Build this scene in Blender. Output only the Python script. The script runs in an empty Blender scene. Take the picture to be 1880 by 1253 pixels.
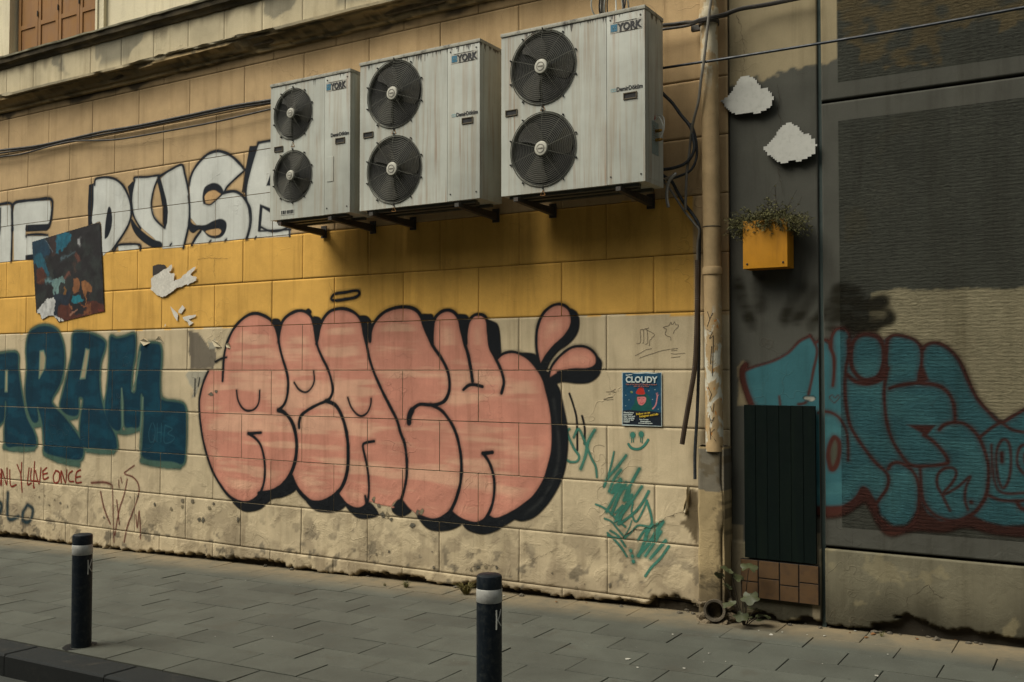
import bpy, bmesh, math, random
import numpy as np
from mathutils import Vector, Matrix
PI = math.pi
scn = bpy.context.scene
COL = scn.collection
# ------------------------------------------------------------------ camera, sky, sun, exposure
cam_d = bpy.data.cameras.new('camera'); cam = bpy.data.objects.new('camera', cam_d); COL.objects.link(cam)
cam.location = (0, -6.47, 1.66)
cam.rotation_euler = (math.radians(90+1.676), 0, math.radians(31.5))
cam_d.lens = 35.0; cam_d.sensor_width = 36; cam_d.clip_start = .05; cam_d.clip_end = 500
scn.camera = cam
SUN_EL, SUN_AZ = math.radians(52), math.radians(-42)     # azimuth measured from -Y towards -X
world = bpy.data.worlds.new('World'); scn.world = world; world.use_nodes = True
wn = world.node_tree; wn.nodes.clear()
wo = wn.nodes.new('ShaderNodeOutputWorld'); wb = wn.nodes.new('ShaderNodeBackground'); sky = wn.nodes.new('ShaderNodeTexSky')
hs = wn.nodes.new('ShaderNodeHueSaturation'); mixc = wn.nodes.new('ShaderNodeMix'); mixc.data_type = 'RGBA'; mixc.blend_type = 'MULTIPLY'
sky.sky_type = 'NISHITA'; sky.sun_disc = False; sky.sun_elevation = SUN_EL
sdir = Vector((math.sin(SUN_AZ)*math.cos(SUN_EL), -math.cos(SUN_AZ)*math.cos(SUN_EL), math.sin(SUN_EL)))
sky.sun_rotation = math.atan2(sdir.x, sdir.y)
sky.air_density = 1.6; sky.dust_density = 4; sky.ozone_density = 1
hs.inputs['Saturation'].default_value = .3
mixc.inputs[0].default_value = 1; mixc.inputs[7].default_value = (1.0, .985, .915, 1)
wn.links.new(sky.outputs[0], hs.inputs['Color']); wn.links.new(hs.outputs[0], mixc.inputs[6]); wn.links.new(mixc.outputs[2], wb.inputs[0]); wn.links.new(wb.outputs[0], wo.inputs[0])
wb.inputs[1].default_value = .062
sl = bpy.data.lights.new('sun', 'SUN'); sl.energy = 2.25; sl.angle = math.radians(38); sl.color = (1, .95, .84)
so = bpy.data.objects.new('sun', sl); COL.objects.link(so); so.rotation_euler = sdir.to_track_quat('Z', 'Y').to_euler()
scn.view_settings.view_transform = 'Standard'; scn.view_settings.look = 'None'; scn.view_settings.exposure = .78; scn.view_settings.gamma = 1
scn.render.engine = 'CYCLES'; scn.cycles.max_bounces = 6; scn.cycles.transparent_max_bounces = 16

# ------------------------------------------------------------------ data measured on the wall plane (metres)
G={'pink':[['F',(16,20,24),[(-3.653,1.61),(-3.555,1.533),(-3.512,1.38),(-3.482,1.227),(-3.483,1.074),(-3.509,0.92),(-3.565,0.794),(-3.654,0.666),(-3.761,0.565),(-3.871,0.522),(-3.953,0.534),(-4.019,0.577),(-3.779,0.75),(-3.671,0.912),(-3.635,1.223),(-3.662,1.439)],0.008,1,None,1],
['F',(16,20,24),[(-4.859,0.498),(-4.817,0.434),(-4.744,0.39),(-4.642,0.382),(-4.521,0.405),(-4.422,0.457),(-4.393,0.517),(-4.542,0.571),(-4.704,0.493)],0.008,1,None,1],
['F',(16,20,24),[(-4.442,0.513),(-4.402,0.435),(-4.324,0.401),(-4.217,0.394),(-4.113,0.427),(-4.019,0.482),(-3.926,0.549),(-4.037,0.575),(-4.17,0.566),(-4.304,0.491)],0.008,1,None,1],
['F',(16,20,24),[(-6.96,0.478),(-6.917,0.421),(-6.833,0.384),(-6.736,0.381),(-6.601,0.419),(-6.467,0.511),(-6.336,0.539),(-6.193,0.605),(-6.168,0.673),(-6.228,0.746),(-6.363,0.643),(-6.602,0.58),(-6.737,0.483)],0.008,1,None,1],
['F',(16,20,24),[(-6.065,0.548),(-5.976,0.456),(-5.827,0.443),(-5.704,0.461),(-5.613,0.519),(-5.645,0.594),(-5.696,0.637),(-5.827,0.554)],0.008,1,None,1],
['F',(16,20,24),[(-5.62,0.532),(-5.536,0.447),(-5.442,0.419),(-5.325,0.436),(-5.256,0.473),(-5.349,0.56),(-5.466,0.515)],0.008,1,None,1],
['F',(16,20,24),[(-5.12,0.531),(-5.063,0.477),(-4.986,0.479),(-4.942,0.535),(-5.004,0.619)],0.008,1,None,1],
['F',(16,20,24),[(-5.114,0.526),(-5.078,0.484),(-4.996,0.477),(-4.916,0.535),(-5.018,0.629)],0.008,1,None,1],
['F',(16,20,24),[(-6.488,2.105),(-6.43,2.123),(-6.376,2.091),(-6.367,1.951),(-6.388,1.894),(-6.414,1.894),(-6.45,2.031)],0.008,1,None,1],
['F',(16,20,24),[(-5.994,2.111),(-5.951,2.127),(-5.901,2.103),(-5.893,2.018),(-5.932,1.897),(-5.962,1.963)],0.008,1,None,1],
['F',(16,20,24),[(-5.475,2.097),(-5.416,2.121),(-5.357,2.094),(-5.333,2.024),(-5.356,1.825),(-5.384,1.825),(-5.415,1.953)],0.008,1,None,1],
['F',(16,20,24),[(-6.083,2.171),(-6.048,2.2),(-6.009,2.169),(-6.047,2.136)],0.008,1,None,1],
['F',(16,20,24),[(-4.833,2.098),(-4.76,2.113),(-4.702,2.086),(-4.704,1.873),(-4.728,1.874),(-4.78,1.958)],0.008,1,None,1],
['F',(16,20,24),[(-4.475,2.084),(-4.415,2.102),(-4.365,2.076),(-4.365,1.967),(-4.389,1.853),(-4.425,1.927)],0.008,1,None,1],
['F',(16,20,24),[(-4.209,2.036),(-4.114,2.029),(-4.079,1.977),(-4.064,1.848),(-4.064,1.776),(-4.104,1.745),(-4.161,1.834)],0.008,1,None,1],
['F',(16,20,24),[(-3.926,1.783),(-3.815,1.793),(-3.742,1.769),(-3.706,1.688),(-3.617,1.625),(-3.564,1.533),(-3.6,1.471),(-3.653,1.532),(-3.742,1.672),(-3.833,1.743)],0.008,1,None,1],
['F',(16,20,24),[(-3.467,2.11),(-3.406,2.088),(-3.384,2.023),(-3.398,1.939),(-3.459,1.864),(-3.564,1.796),(-3.631,1.719),(-3.68,1.625),(-3.715,1.688),(-3.653,1.781),(-3.511,1.911),(-3.458,1.994)],0.008,1,None,1],
['F',(16,20,24),[(-3.245,1.755),(-3.207,1.732),(-3.203,1.687),(-3.229,1.619),(-3.305,1.57),(-3.407,1.562),(-3.512,1.572),(-3.6,1.561),(-3.644,1.602),(-3.564,1.649),(-3.442,1.669),(-3.304,1.679)],0.008,1,None,1],
['F',(190,130,110),[(-6.588,0.561),(-6.468,0.582),(-6.363,0.633),(-6.272,0.715),(-6.233,0.727),(-6.194,0.662),(-6.129,0.591),(-6.027,0.531),(-5.926,0.52),(-5.827,0.545),(-5.718,0.608),(-5.693,0.619),(-5.669,0.583),(-5.608,0.533),(-5.525,0.502),(-5.442,0.508),(-5.384,0.543),(-5.349,0.569),(-5.234,0.55),(-5.097,0.542),(-5.125,0.537),(-5.093,0.582),(-5.018,0.612),(-4.933,0.542),(-4.807,0.476),(-4.683,0.474),(-4.582,0.515),(-4.532,0.547),(-4.442,0.496),(-4.343,0.472),(-4.266,0.481),(-4.198,0.523),(-4.17,0.542),(-4.113,0.522),(-4.019,0.553),(-3.889,0.626),(-3.779,0.711),(-3.698,0.817),(-3.645,0.944),(-3.614,1.069),(-3.609,1.223),(-3.621,1.362),(-3.653,1.486),(-3.689,1.594),(-3.742,1.672),(-3.815,1.743),(-3.889,1.783),(-3.963,1.796),(-4.038,1.787),(-4.091,1.753),(-4.113,1.756),(-4.161,1.834),(-4.18,1.947),(-4.186,2.028),(-4.213,2.077),(-4.268,2.095),(-4.326,2.08),(-4.365,2.032),(-4.381,1.967),(-4.379,1.877),(-4.405,1.886),(-4.435,1.985),(-4.455,2.059),(-4.505,2.118),(-4.575,2.137),(-4.647,2.114),(-4.698,2.057),(-4.708,1.974),(-4.708,1.882),(-4.728,1.874),(-4.76,1.941),(-4.801,2.026),(-4.833,2.103),(-4.896,2.156),(-4.992,2.176),(-5.111,2.171),(-5.22,2.131),(-5.308,2.056),(-5.353,1.97),(-5.384,1.853),(-5.415,1.953),(-5.439,2.054),(-5.487,2.12),(-5.571,2.163),(-5.679,2.181),(-5.79,2.166),(-5.863,2.112),(-5.908,2.038),(-5.932,1.944),(-5.949,1.878),(-5.962,1.963),(-5.983,2.058),(-6.014,2.125),(-6.078,2.165),(-6.168,2.177),(-6.272,2.152),(-6.35,2.096),(-6.389,2.01),(-6.401,1.923),(-6.415,1.991),(-6.456,2.07),(-6.523,2.126),(-6.646,2.169),(-6.756,2.166),(-6.866,2.119),(-6.964,2.042),(-7.034,1.943),(-7.076,1.843),(-7.094,1.742),(-7.105,1.662),(-7.232,1.662),(-7.296,1.652),(-7.363,1.539),(-7.411,1.396),(-7.409,1.253),(-7.377,1.07),(-7.316,0.889),(-7.235,0.731),(-7.118,0.597),(-7.003,0.505),(-6.876,0.464),(-6.737,0.473),(-6.629,0.539)],0.008,1,{'c':(202,156,130),'fx':1.6,'fz':16,'d0':0.02,'d1':0.16},1],
['F',(190,130,110),[(-3.71,1.703),(-3.742,1.797),(-3.748,1.907),(-3.733,2.001),(-3.688,2.086),(-3.616,2.138),(-3.546,2.143),(-3.484,2.118),(-3.45,2.055),(-3.458,1.979),(-3.511,1.911),(-3.599,1.842),(-3.67,1.765)],0.008,1,{'c':(202,156,130),'fx':1.6,'fz':16,'d0':0.02,'d1':0.16},1],
['F',(190,130,110),[(-3.639,1.61),(-3.617,1.687),(-3.546,1.765),(-3.459,1.818),(-3.372,1.827),(-3.304,1.808),(-3.254,1.755),(-3.257,1.702),(-3.322,1.669),(-3.442,1.664),(-3.564,1.644)],0.008,1,{'c':(202,156,130),'fx':1.6,'fz':16,'d0':0.02,'d1':0.16},1],
['S',(16,20,24),[(-7.296,1.652),(-7.363,1.539),(-7.411,1.396),(-7.409,1.253),(-7.377,1.07),(-7.316,0.889),(-7.235,0.731),(-7.118,0.597),(-7.003,0.505),(-6.876,0.464),(-6.737,0.473),(-6.629,0.539),(-6.57,0.64),(-6.555,0.747),(-6.565,0.863),(-6.606,0.978),(-6.675,1.044),(-6.766,1.086)],0.0301,0.005,1,0,1,0],
['S',(16,20,24),[(-6.766,1.086),(-6.607,1.099)],0.0296,0.005,1,0,1,0],
['S',(16,20,24),[(-6.629,0.553),(-6.468,0.582),(-6.363,0.633),(-6.272,0.715),(-6.208,0.823),(-6.178,0.938),(-6.179,1.052),(-6.211,1.165),(-6.264,1.24),(-6.329,1.287),(-6.395,1.305)],0.041,0.005,1,0,1,0],
['S',(16,20,24),[(-6.395,1.305),(-6.33,1.354),(-6.291,1.431),(-6.279,1.547),(-6.298,1.642),(-6.347,1.758),(-6.387,1.874),(-6.415,1.991),(-6.456,2.07),(-6.523,2.126),(-6.646,2.169),(-6.756,2.166),(-6.866,2.119),(-6.964,2.042),(-7.034,1.943),(-7.076,1.843),(-7.094,1.742),(-7.104,1.561)],0.0319,0.005,1,0,1,0],
['S',(16,20,24),[(-7.204,1.739),(-7.132,1.767),(-7.055,1.778)],0.0202,0.005,1,0,1,0],
['S',(16,20,24),[(-6.401,1.913),(-6.386,2.01),(-6.35,2.096),(-6.272,2.152),(-6.168,2.181),(-6.078,2.169),(-6.014,2.125),(-5.983,2.058),(-5.962,1.963),(-5.937,1.869),(-5.886,1.774),(-5.823,1.68),(-5.781,1.587),(-5.76,1.494),(-5.784,1.429),(-5.833,1.396),(-5.933,1.361),(-6.046,1.312),(-6.122,1.263),(-6.147,1.205),(-6.147,1.158)],0.0308,0.005,1,0,1,0],
['S',(16,20,24),[(-5.833,1.396),(-5.735,1.365),(-5.674,1.301),(-5.625,1.201),(-5.593,1.074),(-5.587,0.927),(-5.598,0.798),(-5.645,0.686),(-5.718,0.608),(-5.827,0.545),(-5.926,0.52),(-6.027,0.531),(-6.129,0.591),(-6.194,0.662),(-6.233,0.727)],0.0398,0.005,1,0,1,0],
['S',(16,20,24),[(-5.949,1.888),(-5.932,1.944),(-5.908,2.038),(-5.863,2.112),(-5.79,2.166),(-5.679,2.185),(-5.571,2.166),(-5.487,2.12),(-5.439,2.054),(-5.415,1.953),(-5.384,1.853),(-5.355,1.752),(-5.308,1.643),(-5.227,1.5),(-5.135,1.358),(-5.067,1.252),(-5.028,1.147),(-4.988,1.062),(-4.966,0.928),(-4.966,0.81),(-4.986,0.707),(-5.018,0.612)],0.0319,0.005,1,0,1,0],
['S',(16,20,24),[(-5.706,0.627),(-5.669,0.583),(-5.608,0.533),(-5.525,0.502),(-5.442,0.508),(-5.384,0.548),(-5.361,0.631),(-5.362,0.739),(-5.378,0.846),(-5.402,0.936),(-5.426,1.025),(-5.398,1.053),(-5.305,1.07)],0.0275,0.005,1,0,1,0],
['S',(16,20,24),[(-5.384,0.543),(-5.4,0.61)],0.0274,0.005,1,0,1,0],
['S',(16,20,24),[(-5.352,1.9),(-5.346,1.978),(-5.308,2.056),(-5.22,2.131),(-5.111,2.168),(-4.992,2.176),(-4.896,2.156),(-4.833,2.103),(-4.801,2.026),(-4.76,1.941),(-4.697,1.84),(-4.625,1.756),(-4.564,1.656),(-4.544,1.557),(-4.554,1.475),(-4.604,1.408),(-4.706,1.381),(-4.831,1.384),(-4.904,1.344),(-4.936,1.292),(-4.94,1.241)],0.0331,0.005,1,0,1,0],
['S',(16,20,24),[(-4.944,1.233),(-4.94,1.284),(-4.915,1.332)],0.0531,0.005,1,0,1,0],
['S',(16,20,24),[(-4.727,1.381),(-4.624,1.341),(-4.543,1.26),(-4.483,1.164),(-4.443,1.034),(-4.429,0.904),(-4.438,0.773),(-4.482,0.64),(-4.532,0.547)],0.0323,0.005,1,0,1,0],
['S',(16,20,24),[(-4.532,0.547),(-4.442,0.496),(-4.343,0.472),(-4.266,0.478),(-4.198,0.523),(-4.141,0.631),(-4.122,0.76),(-4.132,0.855),(-4.17,0.949),(-4.218,1.008)],0.0296,0.005,1,0,1,0],
['S',(16,20,24),[(-4.228,1.016),(-4.141,1.028)],0.0337,0.005,1,0,1,0],
['S',(16,20,24),[(-4.712,1.873),(-4.712,1.974),(-4.698,2.057),(-4.647,2.114),(-4.575,2.137),(-4.505,2.118),(-4.455,2.059),(-4.435,1.985),(-4.405,1.886),(-4.369,1.787),(-4.345,1.689),(-4.325,1.575)],0.0323,0.005,1,0,1,0],
['S',(16,20,24),[(-4.412,1.506),(-4.365,1.539),(-4.306,1.547),(-4.232,1.532)],0.0298,0.005,1,0,1,0],
['S',(16,20,24),[(-4.385,1.869),(-4.381,1.967),(-4.365,2.032),(-4.326,2.08),(-4.268,2.095),(-4.213,2.077),(-4.186,2.028),(-4.18,1.947),(-4.161,1.834),(-4.113,1.753),(-4.066,1.672),(-4.038,1.593),(-4.038,1.545),(-4.056,1.484)],0.0295,0.005,1,0,1,0],
['S',(16,20,24),[(-4.098,1.749),(-4.038,1.787),(-3.963,1.799),(-3.889,1.783),(-3.815,1.743),(-3.742,1.672),(-3.689,1.594),(-3.653,1.486),(-3.621,1.362),(-3.609,1.223),(-3.614,1.069),(-3.645,0.944),(-3.698,0.817),(-3.779,0.711),(-3.889,0.626),(-4.019,0.553),(-4.113,0.519),(-4.17,0.534)],0.0247,0.005,1,0,1,0],
['S',(16,20,24),[(-4.838,0.491),(-4.745,0.47),(-4.642,0.481),(-4.532,0.547)],0.0262,0.005,1,0,1,0],
['S',(16,20,24),[(-3.715,1.695),(-3.742,1.797),(-3.748,1.907),(-3.733,2.001),(-3.688,2.086),(-3.616,2.138),(-3.546,2.148),(-3.484,2.121),(-3.45,2.063),(-3.45,1.994),(-3.502,1.911),(-3.599,1.835),(-3.662,1.765),(-3.71,1.695)],0.0263,0.005,1,0,1,0],
['S',(16,20,24),[(-3.642,1.602),(-3.617,1.687),(-3.546,1.765),(-3.459,1.822),(-3.372,1.835),(-3.301,1.816),(-3.247,1.762),(-3.25,1.699),(-3.313,1.669),(-3.442,1.664),(-3.564,1.644)],0.022,0.005,1,0,1,0],
['S',(16,20,24),[(-5.785,2.274),(-5.741,2.313),(-5.62,2.323),(-5.5,2.333),(-5.469,2.306),(-5.512,2.277),(-5.619,2.264),(-5.741,2.257)],0.0254,0.005,1,1,1,0],
['S',(16,20,24),[(-6.921,1.473),(-6.9,1.383),(-6.843,1.315),(-6.774,1.291),(-6.691,1.308),(-6.637,1.368),(-6.625,1.476)],0.0223,0.005,1,0,1,0],
['S',(16,20,24),[(-6.207,1.551),(-6.149,1.49),(-6.072,1.468),(-6.009,1.501),(-5.972,1.567),(-5.98,1.652)],0.0214,0.005,1,0,1,0],
['S',(16,20,24),[(-5.59,1.426),(-5.554,1.35),(-5.494,1.292),(-5.435,1.276),(-5.376,1.308),(-5.342,1.372),(-5.337,1.423)],0.0206,0.005,1,0,1,0],
['S',(16,20,24),[(-7.476,1.58),(-7.48,1.415)],0.0103,0.005,1,0,1,0],
['S',(16,20,24),[(-7.414,1.59),(-7.431,1.508)],0.0103,0.005,1,0,1,0],
['S',(70,72,70),[(-3.6,1.44),(-3.556,1.133),(-3.565,0.979),(-3.618,0.822),(-3.725,0.676),(-3.852,0.573)],0.0162,0.02,1,0,0.35,1]],'ticks':[['S',(16,20,24),[(-3.468,1.488),(-3.434,1.397),(-3.408,1.29),(-3.405,1.078)],0.0144,0.004,1,0,1,0],
['S',(16,20,24),[(-3.365,1.327),(-3.343,1.232),(-3.348,1.125)],0.0143,0.004,1,0,1,0]],'letters_green':[['S',(62,120,104),[(-3.469,1.228),(-3.486,1.197),(-3.434,1.092),(-3.391,1.033),(-3.409,0.994),(-3.46,0.987),(-3.486,0.998)],0.02,0.004,1,0,0.85,0],
['S',(62,120,104),[(-3.434,1.168),(-3.391,1.23),(-3.331,1.111),(-3.289,1.022),(-3.256,0.964),(-3.247,0.889)],0.0198,0.004,1,0,0.8,0],
['S',(62,120,104),[(-3.263,1.226),(-3.314,1.142),(-3.34,1.035),(-3.378,0.942)],0.0238,0.004,1,0,0.85,0]],'smiley':[['S',(62,120,104),[(-2.964,1.203),(-2.964,1.201)],0.0386,0.004,1,0,1,0],
['S',(62,120,104),[(-2.896,1.21),(-2.896,1.208)],0.0385,0.004,1,0,1,0],
['S',(62,120,104),[(-2.971,1.198),(-2.972,1.149)],0.0062,0.002,1,0,1,0],
['S',(62,120,104),[(-2.958,1.199),(-2.958,1.152)],0.0062,0.002,1,0,1,0],
['S',(62,120,104),[(-2.903,1.205),(-2.902,1.154)],0.0062,0.002,1,0,1,0],
['S',(62,120,104),[(-2.888,1.206),(-2.89,1.148)],0.0061,0.002,1,0,1,0],
['S',(62,120,104),[(-2.996,1.135),(-2.977,1.112),(-2.943,1.102),(-2.904,1.109),(-2.87,1.136),(-2.844,1.172)],0.0173,0.003,1,0,1,0]],'scribble':[['S',(62,120,104),[(-3.11,1.077),(-3.138,0.963),(-3.191,0.82)],0.0145,0.004,1,0,0.9,0],
['S',(62,120,104),[(-3.016,1.054),(-3.08,0.975),(-3.15,0.899),(-3.186,0.834)],0.0202,0.004,1,0,0.9,0],
['S',(62,120,104),[(-3.056,0.949),(-3.11,0.884),(-3.151,0.791)],0.0202,0.004,1,0,0.9,0],
['S',(62,120,104),[(-3.061,0.886),(-3.121,0.793),(-3.101,0.839)],0.0202,0.004,1,0,0.9,0],
['S',(62,120,104),[(-3.056,0.878),(-3.101,0.767),(-3.171,0.646)],0.0202,0.004,1,0,0.9,0],
['S',(62,120,104),[(-3.017,0.862),(-3.071,0.769),(-3.131,0.631)],0.0231,0.004,1,0,0.9,0],
['S',(62,120,104),[(-2.914,0.964),(-2.963,0.883),(-3.002,0.81),(-3.032,0.736)],0.0258,0.004,1,0,0.9,0],
['S',(62,120,104),[(-2.992,0.81),(-3.007,0.738),(-2.973,0.776)],0.0258,0.004,1,0,0.9,0],
['S',(62,120,104),[(-3.051,0.842),(-3.131,0.784),(-3.012,0.827)],0.0202,0.004,1,0,0.9,0],
['S',(62,120,104),[(-2.973,0.74),(-3.042,0.646),(-3.072,0.573)],0.0172,0.004,1,0,0.9,0],
['S',(62,120,104),[(-2.895,0.843),(-2.954,0.759),(-3.022,0.666),(-3.102,0.579)],0.0201,0.004,1,0,0.9,0],
['S',(62,120,104),[(-2.843,0.811),(-2.886,0.737),(-2.935,0.672),(-3.003,0.614),(-3.072,0.564)],0.02,0.004,1,0,0.9,0],
['S',(62,120,104),[(-2.964,0.723),(-2.974,0.652),(-2.94,0.592),(-2.886,0.676),(-2.857,0.748)],0.0143,0.004,1,0,0.9,0],
['S',(62,120,104),[(-2.974,0.598),(-2.993,0.544),(-3.033,0.478)],0.0086,0.004,1,0,0.9,0],
['S',(62,120,104),[(-2.857,0.739),(-2.829,0.662),(-2.82,0.593),(-2.849,0.529)],0.0198,0.004,1,0,0.9,0],
['S',(62,120,104),[(-3.257,0.692),(-3.201,0.675),(-3.141,0.639),(-3.082,0.59),(-3.023,0.55)],0.0145,0.004,1,0,0.9,0],
['S',(62,120,104),[(-3.186,0.595),(-3.131,0.577),(-3.082,0.527),(-3.023,0.47)],0.0144,0.004,1,0,0.9,0],
['S',(62,120,104),[(-3.162,0.494),(-3.102,0.445),(-3.053,0.396),(-3.014,0.342)],0.0173,0.004,1,0,0.9,0],
['S',(62,120,104),[(-3.142,0.513),(-3.082,0.483),(-3.023,0.412)],0.0173,0.004,1,0,0.9,0],
['S',(62,120,104),[(-3.162,0.476),(-3.072,0.461)],0.0145,0.004,1,0,0.9,0],
['S',(62,120,104),[(-3.101,0.642),(-3.042,0.7),(-3.101,0.606),(-3.003,0.721),(-3.082,0.563)],0.0144,0.004,1,0,0.9,0],
['S',(62,120,104),[(-3.033,0.469),(-2.984,0.509),(-2.925,0.567),(-2.849,0.564)],0.0143,0.004,1,0,0.9,0],
['S',(62,120,104),[(-2.735,0.608),(-2.792,0.525),(-2.849,0.441),(-2.926,0.355)],0.0255,0.004,1,0,0.9,0],
['S',(62,120,104),[(-2.772,0.588),(-2.849,0.547),(-2.868,0.466)],0.0226,0.004,1,0,0.9,0],
['S',(62,120,104),[(-2.754,0.537),(-2.811,0.445),(-2.869,0.36)],0.0226,0.004,1,0,0.9,0],
['S',(62,120,104),[(-2.717,0.479),(-2.773,0.413),(-2.83,0.347)],0.0225,0.004,1,0,0.9,0],
['S',(62,120,104),[(-2.693,0.442),(-2.755,0.354),(-2.821,0.286),(-2.869,0.22)],0.0197,0.004,1,0,0.9,0],
['S',(62,120,104),[(-2.849,0.555),(-2.868,0.484),(-2.917,0.356)],0.0227,0.004,1,0,0.9,0],
['S',(62,120,104),[(-2.926,0.461),(-2.877,0.535),(-2.82,0.575)],0.017,0.004,1,0,0.9,0],
['S',(62,120,104),[(-2.982,0.385),(-2.981,0.383)],0.0271,0.004,1,0,1,0],
['S',(62,120,104),[(-2.97,0.349),(-2.969,0.347)],0.0271,0.004,1,0,1,0],
['S',(62,120,104),[(-2.962,0.312),(-2.961,0.31)],0.027,0.004,1,0,1,0]],'pencil':[['S',(70,62,52),[(-2.93,1.847),(-2.908,1.85),(-2.898,1.867),(-2.901,1.937),(-2.889,1.948),(-2.877,1.937),(-2.875,1.861),(-2.886,1.85)],0.0035,0.0012,1,0,0.8,0],
['S',(70,62,52),[(-2.879,1.943),(-2.857,1.953),(-2.848,1.93),(-2.845,1.855),(-2.864,1.842)],0.0035,0.0012,1,0,0.8,0],
['S',(70,62,52),[(-2.863,1.948),(-2.835,1.958)],0.0034,0.0012,1,0,0.8,0],
['S',(70,62,52),[(-2.851,1.942),(-2.819,1.927),(-2.798,1.915),(-2.796,1.9),(-2.813,1.889),(-2.816,1.878),(-2.829,1.869),(-2.831,1.831)],0.0034,0.0012,1,0,0.8,0],
['S',(70,62,52),[(-2.727,1.957),(-2.71,1.965),(-2.686,1.97),(-2.67,1.993),(-2.664,1.978),(-2.652,1.981),(-2.643,1.995),(-2.634,1.975),(-2.615,1.972),(-2.619,1.957),(-2.643,1.935),(-2.652,1.915)],0.0034,0.0012,1,0,0.8,0],
['S',(70,62,52),[(-2.727,1.957),(-2.704,1.942),(-2.714,1.913),(-2.695,1.896),(-2.674,1.89),(-2.671,1.868)],0.0034,0.0012,1,0,0.8,0],
['S',(70,62,52),[(-2.94,1.763),(-2.896,1.783),(-2.858,1.803),(-2.814,1.811)],0.0035,0.0012,1,0,0.8,0],
['S',(70,62,52),[(-2.908,1.745),(-2.858,1.762),(-2.808,1.776),(-2.751,1.793),(-2.68,1.806)],0.0034,0.0012,1,0,0.8,0],
['S',(70,62,52),[(-2.671,1.806),(-2.622,1.81)],0.0034,0.0012,1,0,0.8,0],
['S',(70,62,52),[(-2.668,1.795),(-2.625,1.796)],0.0034,0.0012,1,0,0.8,0],
['S',(70,62,52),[(-2.671,1.775),(-2.635,1.772),(-2.568,1.777)],0.0034,0.0012,1,0,0.8,0],
['S',(70,62,52),[(-2.668,1.748),(-2.604,1.753)],0.0034,0.0012,1,0,0.8,0],
['S',(70,62,52),[(-3.168,1.503),(-3.129,1.506),(-3.096,1.524)],0.0035,0.0012,1,0,0.8,0],
['S',(70,62,52),[(-3.148,1.488),(-3.135,1.491)],0.0035,0.0012,1,0,0.8,0],
['S',(70,62,52),[(-3.188,1.452),(-3.148,1.462),(-3.116,1.465)],0.0035,0.0012,1,0,0.8,0],
['S',(70,62,52),[(-3.188,1.449),(-3.155,1.447),(-3.112,1.45)],0.0035,0.0012,1,0,0.8,0],
['S',(70,62,52),[(-3.115,1.506),(-3.096,1.504)],0.0035,0.0012,1,0,0.8,0],
['S',(70,62,52),[(-3.271,1.065),(-3.273,1.093),(-3.256,1.113),(-3.22,1.12),(-3.185,1.11)],0.0032,0.0012,1,0,0.7,0]],'white':[['F',(196,198,190),[(-10.881,3.49),(-10.627,3.496),(-10.501,3.491),(-10.453,3.417),(-10.455,2.861),(-10.865,2.862)],0.005,0,None,1],
['F',(196,198,190),[(-10.409,2.873),(-10.431,3.397),(-10.408,3.486),(-10.286,3.509),(-9.765,3.475),(-9.743,3.375),(-9.766,3.253),(-9.803,3.217),(-10.189,3.235),(-10.2,3.196),(-10.198,3.124),(-9.786,3.094),(-9.771,3.058),(-10.019,3.003),(-10.06,2.853)],0.005,0,None,1],
['F',(20,26,34),[(-10.195,3.247),(-9.789,3.228),(-9.773,3.182),(-9.816,3.157),(-10.187,3.173),(-10.206,3.197)],0.006,0,None,1],
['F',(20,26,34),[(-10.196,2.915),(-10.032,2.918),(-10.03,2.851),(-10.195,2.861)],0.006,0,None,1],
['S',(20,26,34),[(-10.818,3.513),(-10.627,3.518),(-10.502,3.513),(-10.454,3.454),(-10.456,3.178),(-10.461,2.862)],0.0301,0.006,1,0,1,0],
['S',(20,26,34),[(-10.439,3.214),(-10.454,3.435),(-10.403,3.508),(-10.256,3.513),(-10.015,3.506),(-9.824,3.503),(-9.745,3.485),(-9.721,3.427),(-9.741,3.286),(-9.774,3.204)],0.0353,0.006,1,0,1,0],
['S',(20,26,34),[(-10.186,3.114),(-10.171,3.133),(-9.948,3.127),(-9.801,3.106)],0.0235,0.006,1,0,1,0],
['S',(20,26,34),[(-10.674,3.472),(-10.683,3.232),(-10.742,3.05)],0.0243,0.006,1,0,1,0],
['F',(20,26,34),[(-9.108,3.58),(-9.022,3.592),(-9.019,3.177),(-9.114,3.154),(-9.123,3.357)],0.006,0,None,1],
['F',(196,198,190),[(-9.022,3.606),(-8.948,3.632),(-8.815,3.624),(-8.683,3.589),(-8.566,3.513),(-8.487,3.419),(-8.448,3.332),(-8.438,3.232),(-8.47,3.135),(-8.545,3.04),(-8.646,2.947),(-8.723,2.888),(-8.827,2.854),(-8.88,2.853),(-8.907,3.168),(-9.046,3.176),(-9.029,3.383)],0.005,1,None,1],
['F',(20,26,34),[(-8.788,3.323),(-8.751,3.305),(-8.726,3.205),(-8.742,3.105),(-8.788,3.024),(-8.838,2.999),(-8.846,3.028),(-8.838,3.146),(-8.813,3.263)],0.006,1,None,1],
['S',(20,26,34),[(-9.014,3.57),(-9.001,3.627),(-8.921,3.636),(-8.815,3.629),(-8.683,3.595),(-8.566,3.522),(-8.487,3.419),(-8.448,3.332),(-8.433,3.231),(-8.465,3.134),(-8.545,3.04),(-8.646,2.947),(-8.717,2.885)],0.0274,0.006,1,0,1,0],
['F',(196,198,190),[(-8.632,2.913),(-8.34,2.91),(-8.302,2.866),(-8.619,2.862)],0.005,0,None,1],
['S',(20,26,34),[(-8.696,2.866),(-8.632,2.921),(-8.466,2.922),(-8.302,2.904),(-8.289,2.857)],0.0245,0.006,1,0,1,0],
['F',(20,26,34),[(-8.489,3.502),(-8.413,3.548),(-8.38,3.533),(-8.411,3.429),(-8.423,3.347),(-8.448,3.366)],0.006,0,None,1],
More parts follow.
